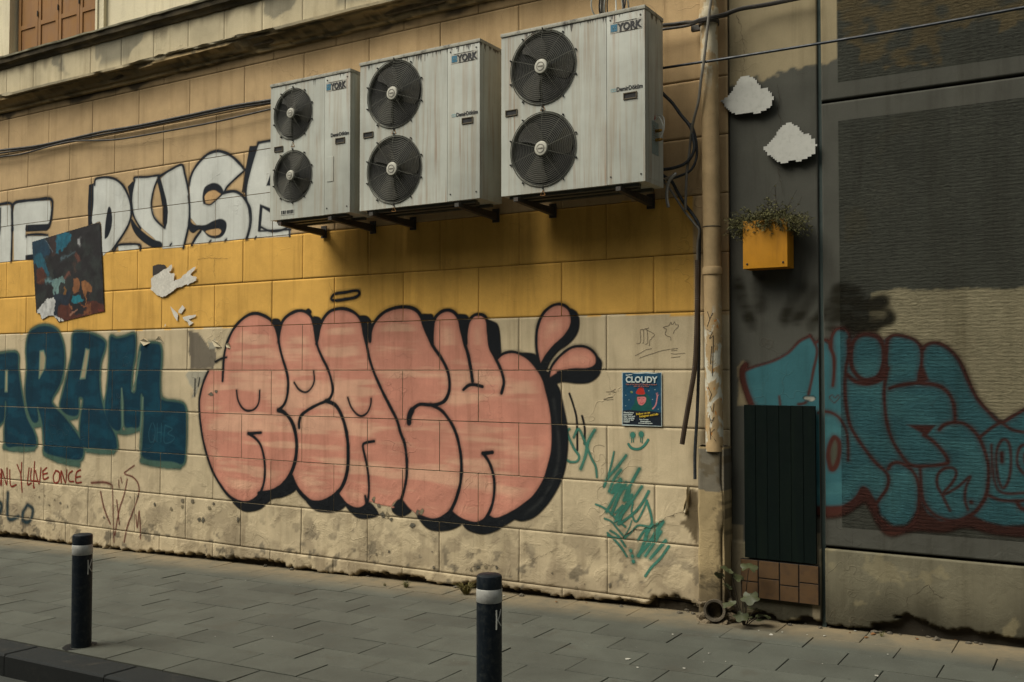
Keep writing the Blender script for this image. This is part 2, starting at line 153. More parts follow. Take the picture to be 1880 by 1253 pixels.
['F',(196,198,190),[(-8.389,3.576),(-8.042,3.557),(-8.101,3.449),(-8.128,3.304),(-8.097,3.187),(-8.01,3.099),(-7.93,3.041),(-7.898,3.123),(-7.892,3.235),(-7.93,3.351),(-7.993,3.536),(-7.838,3.609),(-7.697,3.631),(-7.649,3.533),(-7.612,3.418),(-7.58,3.272),(-7.579,3.145),(-7.607,3.02),(-7.662,2.841),(-7.958,2.844),(-8.093,2.959),(-8.242,3.051),(-8.356,3.142),(-8.409,3.262),(-8.418,3.396)],0.005,0,None,1],
['F',(20,26,34),[(-8.054,3.534),(-8.0,3.533),(-7.955,3.435),(-7.91,3.317),(-7.887,3.202),(-7.897,3.09),(-7.925,3.036),(-7.962,3.095),(-7.964,3.241),(-8.003,3.39)],0.006,0,None,1],
['S',(20,26,34),[(-8.388,3.559),(-8.376,3.584),(-8.201,3.57),(-8.042,3.57),(-8.017,3.546),(-8.077,3.479),(-8.119,3.369),(-8.13,3.272),(-8.097,3.171),(-8.01,3.091),(-7.93,3.044)],0.024,0.006,1,0,1,0],
['S',(20,26,34),[(-8.03,3.551),(-7.862,3.603),(-7.697,3.637),(-7.654,3.549),(-7.612,3.418),(-7.576,3.271),(-7.574,3.144),(-7.6,3.02),(-7.662,2.833)],0.0261,0.006,1,0,1,0],
['S',(20,26,34),[(-8.381,3.558),(-8.419,3.429),(-8.422,3.313),(-8.39,3.195),(-8.292,3.071)],0.0243,0.006,1,0,1,0],
['F',(20,26,34),[(-8.425,3.173),(-8.343,3.092),(-8.217,3.008),(-8.093,2.943),(-7.983,2.911),(-7.971,2.861),(-8.092,2.864),(-8.24,2.928),(-8.367,3.019),(-8.431,3.115)],0.006,1,None,1],
['F',(196,198,190),[(-7.583,3.447),(-7.545,3.538),(-7.454,3.623),(-7.331,3.691),(-7.197,3.707),(-7.053,3.66),(-6.944,3.583),(-6.851,3.497),(-6.975,3.425),(-7.072,3.365),(-7.137,3.302),(-7.237,3.405),(-7.338,3.383),(-7.389,3.302),(-7.37,3.237),(-7.28,3.214),(-7.137,3.302),(-6.973,3.313),(-6.865,3.262),(-6.794,3.172),(-6.772,3.048),(-6.781,2.943),(-6.819,2.863),(-7.033,2.857),(-7.455,2.855),(-7.524,2.856),(-7.434,2.96),(-7.389,2.988),(-7.367,3.026),(-7.481,3.039),(-7.562,3.112)],0.005,0,None,1],
['F',(190,155,108),[(-7.37,3.237),(-7.389,3.302),(-7.349,3.345),(-7.259,3.355),(-7.148,3.303),(-7.235,3.241),(-7.313,3.217)],0.005,1,None,1],
['F',(20,26,34),[(-7.388,3.239),(-7.402,3.303),(-7.372,3.387),(-7.271,3.419),(-7.182,3.399),(-7.126,3.347),(-7.121,3.301),(-7.17,3.313),(-7.237,3.347),(-7.322,3.339),(-7.371,3.3),(-7.358,3.236)],0.006,1,None,1],
['F',(20,26,34),[(-7.596,3.099),(-7.515,3.045),(-7.367,3.03),(-7.255,3.059),(-7.145,3.071),(-7.074,3.034),(-7.073,2.965),(-7.121,2.907),(-7.209,2.89),(-7.309,2.912),(-7.4,2.981),(-7.457,2.993),(-7.525,2.967),(-7.584,3.003)],0.006,1,None,1],
['F',(190,155,108),[(-7.355,2.967),(-7.277,2.98),(-7.177,2.98),(-7.139,2.954),(-7.176,2.923),(-7.276,2.925)],0.005,1,None,1],
['S',(20,26,34),[(-7.589,3.431),(-7.556,3.531),(-7.466,3.625),(-7.342,3.697),(-7.197,3.712),(-7.053,3.665),(-6.933,3.582),(-6.842,3.496)],0.0305,0.006,1,0,1,0],
['S',(20,26,34),[(-6.842,3.496),(-6.964,3.432),(-7.072,3.365),(-7.115,3.315),(-7.224,3.248),(-7.302,3.216),(-7.381,3.238)],0.0202,0.006,1,0,1,0],
['S',(20,26,34),[(-7.137,3.307),(-6.995,3.315),(-6.887,3.274),(-6.801,3.187),(-6.764,3.063),(-6.773,2.958),(-6.808,2.862)],0.0299,0.006,1,0,1,0],
['S',(20,26,34),[(-7.595,3.321),(-7.579,3.192),(-7.591,3.067)],0.0259,0.006,1,0,1,0],
['S',(20,26,34),[(-7.423,2.975),(-7.49,2.917),(-7.542,2.854)],0.0309,0.006,1,0,1,0],
['F',(20,26,34),[(-6.781,3.71),(-6.68,3.702),(-6.732,3.605),(-6.787,3.459),(-6.819,3.28),(-6.877,3.298),(-6.846,3.45)],0.006,0,None,1],
['F',(196,198,190),[(-6.67,3.719),(-6.272,3.716),(-6.264,2.846),(-6.797,2.861),(-6.761,3.002),(-6.762,3.138),(-6.818,3.219),(-6.813,3.34),(-6.772,3.473),(-6.711,3.618)],0.005,0,None,1],
['F',(20,26,34),[(-6.472,3.516),(-6.568,3.324),(-6.47,3.315)],0.006,0,None,1],
['F',(196,198,190),[(-6.482,3.465),(-6.521,3.345),(-6.47,3.343)],0.004,0,None,1],
['F',(20,26,34),[(-6.643,3.166),(-6.266,3.023),(-6.265,2.964),(-6.508,3.072),(-6.608,3.125),(-6.63,2.914),(-6.668,2.917)],0.006,0,None,1],
['S',(20,26,34),[(-6.651,2.919),(-6.265,2.905)],0.0194,0.006,1,0,1,0],
['S',(20,26,34),[(-6.67,3.727),(-6.272,3.731)],0.0243,0.006,1,0,1,0],
['S',(20,26,34),[(-6.67,3.722),(-6.721,3.619),(-6.779,3.466),(-6.819,3.333),(-6.814,3.219),(-6.762,3.131),(-6.752,3.002),(-6.797,2.861)],0.0247,0.006,1,0,1,0],
['S',(20,26,34),[(-6.631,2.955),(-6.507,2.908),(-6.385,2.906),(-6.275,2.935)],0.0243,0.006,1,0,1,0],
['S',(20,26,34),[(-6.281,2.921),(-6.274,2.847)],0.0192,0.006,1,0,1,0],
['S',(20,26,34),[(-7.995,2.871),(-7.976,2.886)],0.0212,0.006,1,0,1,0],
['S',(20,26,34),[(-7.851,2.869),(-7.832,2.884)],0.021,0.006,1,0,1,0],
['S',(20,26,34),[(-7.298,2.863),(-7.28,2.877)],0.0204,0.006,1,0,1,0],
['S',(20,26,34),[(-7.087,2.86),(-7.07,2.875)],0.0202,0.006,1,0,1,0],
['S',(20,26,34),[(-6.703,2.856),(-6.686,2.87)],0.0197,0.006,1,0,1,0]],'teal':[['S',(66,94,82),[(-10.858,1.831),(-10.647,1.839),(-10.332,1.847),(-10.301,1.677),(-10.245,1.457),(-10.184,1.28),(-10.121,1.143),(-10.003,1.008),(-9.952,0.912),(-9.983,0.84),(-10.28,0.828),(-10.501,0.828),(-10.53,1.052),(-10.511,1.254),(-10.537,1.313),(-10.559,1.101),(-10.838,1.074)],0.0599,0.018,1,1,0.9,0],
['S',(66,94,82),[(-10.11,2.053),(-9.98,2.119),(-9.818,2.135),(-9.658,2.102),(-9.562,2.023),(-9.497,1.887),(-9.493,1.695),(-9.551,1.522),(-9.689,1.347),(-9.64,1.27),(-9.482,1.178),(-9.294,1.031),(-9.17,0.903),(-9.153,0.791),(-9.227,0.731),(-9.472,0.739),(-9.788,0.782),(-9.813,0.878),(-9.843,1.072),(-9.911,1.226),(-9.944,1.264),(-9.918,1.118),(-10.022,1.106),(-10.124,1.261),(-10.162,1.458),(-10.134,1.676),(-10.156,1.895)],0.058,0.018,1,1,0.9,0],
['S',(66,94,82),[(-9.345,2.019),(-9.254,2.055),(-9.043,2.032),(-8.836,1.963),(-8.82,1.88),(-8.89,1.731),(-8.901,1.526),(-8.853,1.323),(-8.763,1.158),(-8.646,1.015),(-8.616,0.924),(-8.643,0.865),(-8.932,0.862),(-9.17,0.875),(-9.209,1.014),(-9.192,1.204),(-9.165,1.355),(-9.24,1.369),(-9.243,1.202),(-9.405,1.189),(-9.546,1.272),(-9.502,1.426),(-9.414,1.657),(-9.357,1.847)],0.0562,0.018,1,1,0.9,0],
['S',(66,94,82),[(-8.735,1.99),(-8.635,1.979),(-8.493,1.995),(-8.36,2.01),(-8.346,1.838),(-8.39,1.639),(-8.395,1.457),(-8.331,1.454),(-8.307,1.657),(-8.269,1.873),(-8.215,1.912),(-8.053,1.921),(-7.978,1.897),(-7.96,1.781),(-7.973,1.586),(-7.965,1.409),(-7.898,1.366),(-7.703,1.351),(-7.613,1.309),(-7.597,1.136),(-7.606,0.876),(-7.643,0.767),(-7.798,0.781),(-8.197,0.794),(-8.227,0.939),(-8.209,1.19),(-8.22,1.387),(-8.256,1.405),(-8.27,1.117),(-8.394,1.092),(-8.498,1.11),(-8.51,1.329),(-8.546,1.483),(-8.561,1.328),(-8.556,1.072),(-8.698,1.083),(-8.808,1.249),(-8.77,1.509),(-8.745,1.749)],0.0538,0.018,1,1,0.9,0],
['S',(66,94,82),[(-10.535,0.81),(-10.246,0.798),(-9.999,0.816)],0.0715,0.02,1,0,0.9,0],
['S',(66,94,82),[(-9.804,0.772),(-9.534,0.707),(-9.226,0.684)],0.0689,0.02,1,0,0.9,0],
['S',(66,94,82),[(-8.675,1.072),(-8.505,1.037),(-8.284,1.081)],0.0654,0.02,1,0,0.9,0],
['S',(66,94,82),[(-9.079,0.841),(-8.844,0.832),(-8.671,0.84)],0.0667,0.02,1,0,0.9,0],
['S',(66,94,82),[(-8.237,0.769),(-8.008,0.744),(-7.681,0.743)],0.0636,0.02,1,0,0.9,0],
['S',(66,94,82),[(-9.514,1.234),(-9.389,1.17),(-9.267,1.179)],0.0685,0.02,1,0,0.9,0],
['S',(66,94,82),[(-10.055,1.105),(-9.956,1.068),(-9.859,1.091)],0.0704,0.02,1,0,0.9,0],
['F',(4,46,62),[(-10.858,1.831),(-10.647,1.839),(-10.332,1.847),(-10.301,1.677),(-10.245,1.457),(-10.184,1.28),(-10.121,1.143),(-10.003,1.008),(-9.952,0.912),(-9.983,0.84),(-10.28,0.828),(-10.501,0.828),(-10.53,1.052),(-10.511,1.254),(-10.537,1.313),(-10.559,1.101),(-10.838,1.074)],0.012,1,{'c':(8,58,74),'fx':5,'fz':12,'d0':0.0,'d1':0.05},1],
['F',(4,46,62),[(-10.11,2.053),(-9.98,2.119),(-9.818,2.135),(-9.658,2.102),(-9.562,2.023),(-9.497,1.887),(-9.493,1.695),(-9.551,1.522),(-9.689,1.347),(-9.64,1.27),(-9.482,1.178),(-9.294,1.031),(-9.17,0.903),(-9.153,0.791),(-9.227,0.731),(-9.472,0.739),(-9.788,0.782),(-9.813,0.878),(-9.843,1.072),(-9.911,1.226),(-9.944,1.264),(-9.918,1.118),(-10.022,1.106),(-10.124,1.261),(-10.162,1.458),(-10.134,1.676),(-10.156,1.895)],0.012,1,{'c':(8,58,74),'fx':5,'fz':12,'d0':0.0,'d1':0.05},1],
['F',(4,46,62),[(-9.345,2.019),(-9.254,2.055),(-9.043,2.032),(-8.836,1.963),(-8.82,1.88),(-8.89,1.731),(-8.901,1.526),(-8.853,1.323),(-8.763,1.158),(-8.646,1.015),(-8.616,0.924),(-8.643,0.865),(-8.932,0.862),(-9.17,0.875),(-9.209,1.014),(-9.192,1.204),(-9.165,1.355),(-9.24,1.369),(-9.243,1.202),(-9.405,1.189),(-9.546,1.272),(-9.502,1.426),(-9.414,1.657),(-9.357,1.847)],0.012,1,{'c':(8,58,74),'fx':5,'fz':12,'d0':0.0,'d1':0.05},1],
['F',(4,46,62),[(-8.735,1.99),(-8.635,1.979),(-8.493,1.995),(-8.36,2.01),(-8.346,1.838),(-8.39,1.639),(-8.395,1.457),(-8.331,1.454),(-8.307,1.657),(-8.269,1.873),(-8.215,1.912),(-8.053,1.921),(-7.978,1.897),(-7.96,1.781),(-7.973,1.586),(-7.965,1.409),(-7.898,1.366),(-7.703,1.351),(-7.613,1.309),(-7.597,1.136),(-7.606,0.876),(-7.643,0.767),(-7.798,0.781),(-8.197,0.794),(-8.227,0.939),(-8.209,1.19),(-8.22,1.387),(-8.256,1.405),(-8.27,1.117),(-8.394,1.092),(-8.498,1.11),(-8.51,1.329),(-8.546,1.483),(-8.561,1.328),(-8.556,1.072),(-8.698,1.083),(-8.808,1.249),(-8.77,1.509),(-8.745,1.749)],0.012,1,{'c':(8,58,74),'fx':5,'fz':12,'d0':0.0,'d1':0.05},1],
['F',(150,140,112),[(-9.909,1.862),(-9.845,1.868),(-9.804,1.793),(-9.824,1.676),(-9.919,1.574)],0.008,0,None,1],
['S',(96,120,104),[(-9.909,1.862),(-9.845,1.868),(-9.804,1.793),(-9.824,1.676),(-9.919,1.574)],0.0175,0.008,0,1,1,0],
['F',(150,140,112),[(-9.13,1.879),(-9.07,1.867),(-9.139,1.578),(-9.22,1.572)],0.008,0,None,1],
['S',(96,120,104),[(-9.13,1.879),(-9.07,1.867),(-9.139,1.578),(-9.22,1.572)],0.0169,0.008,0,1,1,0],
['F',(150,140,112),[(-10.539,1.656),(-10.498,1.656),(-10.499,1.425),(-10.54,1.424)],0.008,0,None,1],
['S',(96,120,104),[(-10.539,1.656),(-10.498,1.656),(-10.499,1.425),(-10.54,1.424)],0.0181,0.008,0,1,1,0],
['S',(96,120,104),[(-8.269,1.837),(-8.32,1.603),(-8.386,1.454)],0.0189,0.01,1,0,0.8,0],
['S',(96,120,104),[(-8.546,1.474),(-8.532,1.292),(-8.528,1.091)],0.0191,0.01,1,0,0.8,0],
['S',(96,120,104),[(-8.22,1.387),(-8.251,1.118),(-8.267,0.884)],0.0188,0.01,1,0,0.8,0],
['S',(45,92,104),[(-8.094,1.14),(-8.133,1.05),(-8.113,0.961),(-8.052,0.981),(-8.04,1.088),(-8.073,1.149)],0.0085,0.004,1,0,0.5,0],
['S',(45,92,104),[(-8.009,1.142),(-8.011,0.965)],0.0085,0.004,1,0,0.5,0],
['S',(45,92,104),[(-7.948,1.144),(-7.953,0.967)],0.0085,0.004,1,0,0.5,0],
['S',(45,92,104),[(-8.008,1.054),(-7.949,1.056)],0.0085,0.004,1,0,0.5,0],
['S',(45,92,104),[(-7.895,1.128),(-7.906,0.965),(-7.801,0.973),(-7.763,1.018),(-7.854,1.05),(-7.79,1.096),(-7.895,1.128)],0.0084,0.004,1,0,0.5,0]],'redtext':[['S',(126,40,26),[(-10.682,0.501),(-10.697,0.399),(-10.61,0.384),(-10.596,0.506),(-10.683,0.521)],0.0188,0.005,1,0,0.95,0],
['S',(126,40,26),[(-10.571,0.487),(-10.587,0.566)],0.0188,0.005,1,0,0.95,0],
['S',(126,40,26),[(-10.575,0.386),(-10.573,0.557),(-10.48,0.402),(-10.477,0.582)],0.0187,0.005,1,0,0.95,0],
['S',(126,40,26),[(-10.426,0.565),(-10.405,0.396),(-10.304,0.412)],0.0186,0.005,1,0,0.95,0],
['S',(126,40,26),[(-10.292,0.631),(-10.223,0.546),(-10.209,0.655)],0.0185,0.005,1,0,0.95,0],
['S',(126,40,26),[(-10.223,0.546),(-10.195,0.34)],0.0184,0.005,1,0,0.95,0],
['S',(126,40,26),[(-10.076,0.603),(-10.098,0.431),(-10.033,0.448)],0.0183,0.005,1,0,0.95,0],
['S',(126,40,26),[(-10.036,0.599),(-10.04,0.477),(-9.942,0.473)],0.0182,0.005,1,0,0.95,0],
['S',(126,40,26),[(-9.979,0.676),(-9.99,0.421),(-9.973,0.403)],0.0182,0.005,1,0,0.95,0],
['S',(126,40,26),[(-9.961,0.579),(-9.893,0.447),(-9.864,0.614)],0.0182,0.005,1,0,0.95,0],
['S',(126,40,26),[(-9.832,0.586),(-9.814,0.5),(-9.734,0.524)],0.0181,0.005,1,0,0.95,0],
['S',(126,40,26),[(-9.821,0.552),(-9.751,0.567)],0.0181,0.005,1,0,0.95,0],
['S',(126,40,26),[(-9.828,0.586),(-9.765,0.624)],0.0181,0.005,1,0,0.95,0],
['S',(126,40,26),[(-9.61,0.598),(-9.649,0.538),(-9.623,0.472),(-9.554,0.496),(-9.547,0.582),(-9.61,0.602)],0.0179,0.005,1,0,0.95,0],
['S',(126,40,26),[(-9.513,0.479),(-9.516,0.603),(-9.442,0.483),(-9.423,0.617)],0.0178,0.005,1,0,0.95,0],
['S',(126,40,26),[(-9.331,0.613),(-9.392,0.571),(-9.381,0.506),(-9.308,0.504)],0.0177,0.005,1,0,0.95,0],
['S',(126,40,26),[(-9.195,0.629),(-9.261,0.597),(-9.268,0.499),(-9.177,0.504)],0.0176,0.005,1,0,0.95,0],
['S',(126,40,26),[(-9.26,0.55),(-9.194,0.563)],0.0176,0.005,1,0,0.95,0]],'redtag':[['S',(104,46,38),[(-9.014,0.508),(-8.809,0.526),(-8.694,0.509)],0.0222,0.006,1,0,0.75,0],
['S',(104,46,38),[(-8.346,0.718),(-8.442,0.668),(-8.492,0.63),(-8.358,0.601),(-8.274,0.525),(-8.286,0.399),(-8.433,0.118),(-8.486,-0.048)],0.0163,0.006,1,0,0.75,0],
['S',(104,46,38),[(-8.865,0.425),(-8.804,0.272),(-8.701,0.115)],0.0194,0.006,1,0,0.75,0],
['S',(104,46,38),[(-8.679,0.5),(-8.661,0.282),(-8.641,-0.062)],0.0138,0.006,1,0,0.75,0],
['S',(104,46,38),[(-8.581,0.561),(-8.574,0.489)],0.0137,0.006,1,0,0.75,0],
['S',(104,46,38),[(-8.548,0.59),(-8.53,0.537)],0.0137,0.006,1,0,0.75,0],
['S',(104,46,38),[(-8.449,0.578),(-8.494,0.421),(-8.562,0.271),(-8.628,0.012)],0.0164,0.006,1,0,0.75,0],
['S',(104,46,38),[(-8.606,0.359),(-8.559,0.126)],0.0164,0.006,1,0,0.75,0],
['S',(104,46,38),[(-8.311,0.236),(-8.289,0.112),(-8.256,0.276),(-8.238,0.009)],0.0162,0.006,1,0,0.75,0]],'yolo':[['S',(22,52,62),[(-10.675,0.239),(-10.62,0.122),(-10.688,0.036)],0.0425,0.02,1,0,0.85,0],
['S',(22,52,62),[(-10.454,0.314),(-10.446,0.035),(-10.262,0.069)],0.042,0.02,1,0,0.85,0],
['S',(22,52,62),[(-10.099,0.209),(-10.18,0.114),(-10.161,0.027),(-10.046,0.046),(-10.0,0.167),(-10.099,0.209)],0.0414,0.02,1,0,0.85,0],
['S',(22,52,62),[(-10.602,0.083),(-10.57,0.166),(-10.64,0.221)],0.0424,0.02,1,0,0.85,0]],'blue':[['F',(60,32,24),[(-1.9,0.841),(-1.707,0.853),(-1.521,0.866),(-1.391,0.927),(-1.328,0.826),(-1.291,0.723),(-1.216,0.69),(-1.117,0.711),(-1.055,0.832),(-0.995,0.785),(-0.9,0.767),(-0.807,0.787),(-0.76,0.803),(-0.67,0.766),(-0.498,0.762),(-0.415,0.768),(-0.416,0.701),(-0.648,0.697),(-0.808,0.724),(-0.925,0.686),(-1.093,0.681),(-1.229,0.637),(-1.304,0.683),(-1.379,0.822),(-1.43,0.805),(-1.509,0.746),(-1.615,0.718),(-1.736,0.722),(-1.901,0.73)],0.02,1,None,1],
['F',(50,94,100),[(-2.147,1.658),(-2.078,1.688),(-1.956,1.725),(-1.852,1.783),(-1.785,1.849),(-1.719,1.88),(-1.691,1.847),(-1.634,1.853),(-1.591,1.817),(-1.577,1.881),(-1.548,1.917),(-1.478,1.901),(-1.459,1.86),(-1.355,1.892),(-1.267,1.844),(-1.229,1.87),(-1.166,1.882),(-1.08,1.847),(-1.044,1.801),(-0.983,1.827),(-0.912,1.8),(-0.842,1.723),(-0.785,1.583),(-0.729,1.47),(-0.611,1.354),(-0.489,1.437),(-0.405,1.5),(-0.415,0.78),(-0.602,0.753),(-0.692,0.771),(-0.772,0.802),(-0.854,0.764),(-0.948,0.757),(-1.019,0.796),(-1.055,0.871),(-1.08,0.804),(-1.142,0.716),(-1.216,0.703),(-1.291,0.763),(-1.315,0.84),(-1.391,0.914),(-1.43,0.858),(-1.521,0.805),(-1.694,0.786),(-1.956,0.768),(-2.127,0.826),(-2.11,1.426),(-2.14,1.515),(-2.167,1.598)],0.012,0,{'c':(60,106,110),'fx':3,'fz':9,'d0':0,'d1':0.08},1],
['S',(66,34,27),[(-2.147,1.696),(-2.17,1.658),(-2.163,1.59),(-2.14,1.515),(-2.103,1.418)],0.0436,0.01,1,0,1,0],
['S',(66,34,27),[(-2.151,1.657),(-2.082,1.684),(-1.96,1.72),(-1.855,1.777),(-1.789,1.844),(-1.719,1.88)],0.0178,0.01,1,0,1,0],
['S',(66,34,27),[(-1.719,1.884),(-1.691,1.84),(-1.673,1.796),(-1.677,1.745),(-1.696,1.665),(-1.711,1.586),(-1.73,1.505)],0.0175,0.008,1,0,1,0],
['S',(66,34,27),[(-1.677,1.84),(-1.634,1.853),(-1.598,1.838),(-1.585,1.795),(-1.567,1.737),(-1.568,1.637),(-1.576,1.561)],0.0243,0.008,1,0,1,0],
['S',(66,34,27),[(-1.584,1.809),(-1.577,1.874),(-1.548,1.92),(-1.499,1.919),(-1.472,1.879),(-1.469,1.822)],0.0207,0.008,1,0,1,0],
['S',(66,34,27),[(-1.57,1.45),(-1.598,1.486),(-1.58,1.5),(-1.563,1.482),(-1.545,1.501),(-1.535,1.486),(-1.567,1.45)],0.0076,0.004,1,0,0.8,0],
['S',(66,34,27),[(-1.796,1.439),(-1.767,1.443),(-1.745,1.454)],0.0176,0.008,1,0,1,0],
['S',(66,34,27),[(-1.921,1.488),(-1.914,1.422)],0.0143,0.008,1,0,1,0],
['S',(66,34,27),[(-1.479,1.847),(-1.476,1.766),(-1.494,1.672),(-1.501,1.538),(-1.49,1.403),(-1.465,1.297),(-1.401,1.192),(-1.325,1.09),(-1.25,1.015),(-1.251,0.936),(-1.302,0.854),(-1.328,0.799),(-1.291,0.736),(-1.229,0.689),(-1.142,0.696),(-1.092,0.752),(-1.067,0.857),(-1.072,0.973),(-1.107,1.048),(-1.175,1.09),(-1.224,1.081),(-1.244,1.048)],0.0237,0.008,1,0,1,0],
['S',(66,34,27),[(-1.362,1.885),(-1.413,1.873),(-1.449,1.833),(-1.463,1.753),(-1.454,1.672),(-1.41,1.612),(-1.358,1.599),(-1.294,1.626),(-1.266,1.712),(-1.267,1.804),(-1.298,1.864)],0.0307,0.008,1,1,1,0],
['S',(66,34,27),[(-1.487,1.632),(-1.436,1.589),(-1.358,1.576),(-1.282,1.606),(-1.243,1.672)],0.0307,0.008,1,0,1,0],
['S',(66,34,27),[(-1.242,1.843),(-1.249,1.751),(-1.25,1.646),(-1.264,1.514),(-1.253,1.356),(-1.223,1.239),(-1.174,1.149),(-1.113,1.08),(-1.016,1.079),(-0.92,1.096),(-0.902,1.116),(-0.931,1.172),(-0.99,1.234),(-1.038,1.265)],0.025,0.008,1,0,1,0],
['F',(66,34,27),[(-1.135,1.326),(-0.965,1.329),(-1.02,1.261),(-1.062,1.283)],0.008,0,None,1],
['S',(66,34,27),[(-1.232,1.547),(-1.17,1.567),(-1.059,1.581),(-0.962,1.569),(-0.903,1.531),(-0.869,1.468),(-0.86,1.391),(-0.861,1.347)],0.0264,0.008,1,0,1,0],
['S',(66,34,27),[(-0.948,1.3),(-0.917,1.333),(-0.858,1.347),(-0.8,1.336),(-0.743,1.281),(-0.704,1.195),(-0.682,1.096),(-0.684,0.996),(-0.702,0.907),(-0.749,0.829),(-0.789,0.794)],0.0243,0.008,1,0,1,0],
['S',(66,34,27),[(-1.241,1.85),(-1.204,1.876),(-1.141,1.868),(-1.08,1.841),(-1.044,1.788),(-1.045,1.698),(-1.058,1.62),(-1.034,1.581)],0.0233,0.008,1,0,1,0],
['F',(66,34,27),[(-1.043,1.711),(-1.0,1.597),(-1.077,1.583)],0.01,0,None,1],
['S',(66,34,27),[(-1.032,1.788),(-1.014,1.814),(-0.959,1.826),(-0.888,1.787),(-0.83,1.71),(-0.785,1.596),(-0.74,1.495),(-0.673,1.408),(-0.611,1.354),(-0.538,1.399),(-0.449,1.456)],0.0227,0.008,1,0,1,0],
['S',(66,34,27),[(-0.611,1.354),(-0.662,1.321),(-0.726,1.263)],0.0192,0.008,1,0,1,0],
['S',(66,34,27),[(-0.611,1.354),(-0.55,1.312),(-0.462,1.296)],0.019,0.008,1,0,1,0],
['S',(66,34,27),[(-0.601,1.255),(-0.63,1.21),(-0.64,1.147),(-0.637,1.073),(-0.627,1.011),(-0.605,0.969),(-0.577,1.014),(-0.564,1.089),(-0.563,1.176),(-0.574,1.237)],0.0159,0.008,1,1,1,0],
['S',(66,34,27),[(-0.61,1.174),(-0.609,1.124)],0.0255,0.008,1,0,1,0],
['S',(66,34,27),[(-0.452,1.236),(-0.507,1.221),(-0.528,1.165),(-0.525,1.103),(-0.488,1.056),(-0.444,1.059)],0.0158,0.008,1,0,1,0],
['S',(66,34,27),[(-0.486,1.167),(-0.484,1.13)],0.0284,0.008,1,0,1,0],
['S',(66,34,27),[(-0.664,1.221),(-0.66,1.097),(-0.65,1.01),(-0.628,0.955),(-0.578,0.94),(-0.467,0.953)],0.0159,0.008,1,0,1,0],
['S',(66,34,27),[(-0.679,0.921),(-0.623,0.9),(-0.545,0.899),(-0.468,0.911)],0.0191,0.008,1,0,1,0],
['S',(66,34,27),[(-0.534,0.894),(-0.512,0.858),(-0.468,0.856)],0.0253,0.008,1,0,1,0],
['S',(66,34,27),[(-0.894,0.818),(-0.934,0.904),(-0.963,0.966),(-0.959,1.03),(-0.921,1.068),(-0.873,1.073),(-0.856,1.042),(-0.88,0.984),(-0.934,0.911),(-0.851,0.96),(-0.781,1.028),(-0.805,0.963),(-0.811,0.887),(-0.795,0.832)],0.018,0.008,1,0,1,0],
['S',(66,34,27),[(-0.778,0.877),(-0.776,0.875)],0.0259,0.008,1,0,1,0],
['S',(66,34,27),[(-1.059,1.064),(-1.054,0.961),(-1.043,0.871),(-0.995,0.798),(-0.924,0.765),(-0.854,0.764),(-0.789,0.794)],0.0214,0.008,1,0,1,0],
['F',(70,74,62),[(-1.57,1.226),(-1.6,1.171),(-1.605,1.09),(-1.588,1.037),(-1.559,1.065),(-1.541,1.133),(-1.544,1.2)],0.006,1,None,1],
['S',(66,34,27),[(-1.57,1.233),(-1.6,1.178),(-1.609,1.103),(-1.592,1.03),(-1.561,1.051),(-1.541,1.12),(-1.541,1.2)],0.0312,0.008,1,1,1,0],
['S',(66,34,27),[(-1.669,1.386),(-1.609,1.394),(-1.543,1.362),(-1.497,1.282),(-1.485,1.189),(-1.486,1.089)],0.0208,0.008,1,0,1,0],
['S',(66,34,27),[(-1.735,0.767),(-1.614,0.765),(-1.509,0.789),(-1.43,0.852),(-1.391,0.914),(-1.353,0.864),(-1.322,0.8)],0.0413,0.008,1,0,1,0],
['S',(66,34,27),[(-1.878,0.98),(-1.863,1.036),(-1.884,1.118)],0.0284,0.008,1,0,1,0]],'smears':[['S',(33,31,18),[(-2.197,2.257),(-2.167,2.134),(-2.106,1.966)],0.0727,0.03,1,0,0.7425000000000002,1],
['S',(33,31,18),[(-2.051,2.235),(-2.044,2.085)],0.0937,0.03,1,0,0.405,1],
['S',(33,31,18),[(-1.76,2.2),(-1.834,2.107),(-1.88,1.99)],0.0708,0.03,1,0,0.675,1],
['S',(33,31,18),[(-1.681,2.174),(-1.732,2.089),(-1.806,1.988)],0.0633,0.03,1,0,0.675,1],
['S',(33,31,18),[(-1.539,2.176),(-1.596,2.069),(-1.704,1.957)],0.0626,0.03,1,0,0.81,1],
['S',(33,31,18),[(-1.497,2.188),(-1.554,2.046),(-1.583,1.939)],0.0623,0.03,1,0,0.675,1],
['S',(33,31,18),[(-1.435,2.135),(-1.505,2.045),(-1.443,1.95),(-1.367,2.005),(-1.279,2.08)],0.1026,0.03,1,0,0.81,1],
['S',(33,31,18),[(-1.471,1.937),(-1.368,1.955),(-1.239,1.991)],0.075,0.03,1,0,1,1],
['S',(33,31,18),[(-1.422,2.064),(-1.272,2.087)],0.0545,0.03,1,0,0.945,1],
['S',(33,31,18),[(-1.3,1.954),(-1.233,1.966)],0.0406,0.03,1,0,1,1],
['S',(33,31,18),[(-1.464,1.972),(-1.334,1.933)],0.082,0.03,1,0,0.81,1]],'poster2':[['F',(26,24,26),[(-10.07,3.053),(-9.547,3.112),(-8.908,3.18),(-8.821,2.257),(-9.467,2.176),(-9.542,2.201),(-9.602,2.207),(-9.663,2.236),(-9.754,2.239),(-9.814,2.222),(-9.883,2.201),(-9.907,2.267),(-9.977,2.275)],0.002,0,{'c':(36,40,38),'fx':7,'fz':9,'d0':0,'d1':0.03},1],
['F',(14,48,66),[(-10.066,3.046),(-9.849,3.073),(-9.753,2.899),(-9.921,2.862),(-10.045,2.822)],0.008,1,None,1],
['F',(48,34,32),[(-9.772,3.087),(-9.636,3.096),(-9.632,2.892),(-9.707,2.868)],0.008,0,None,1],
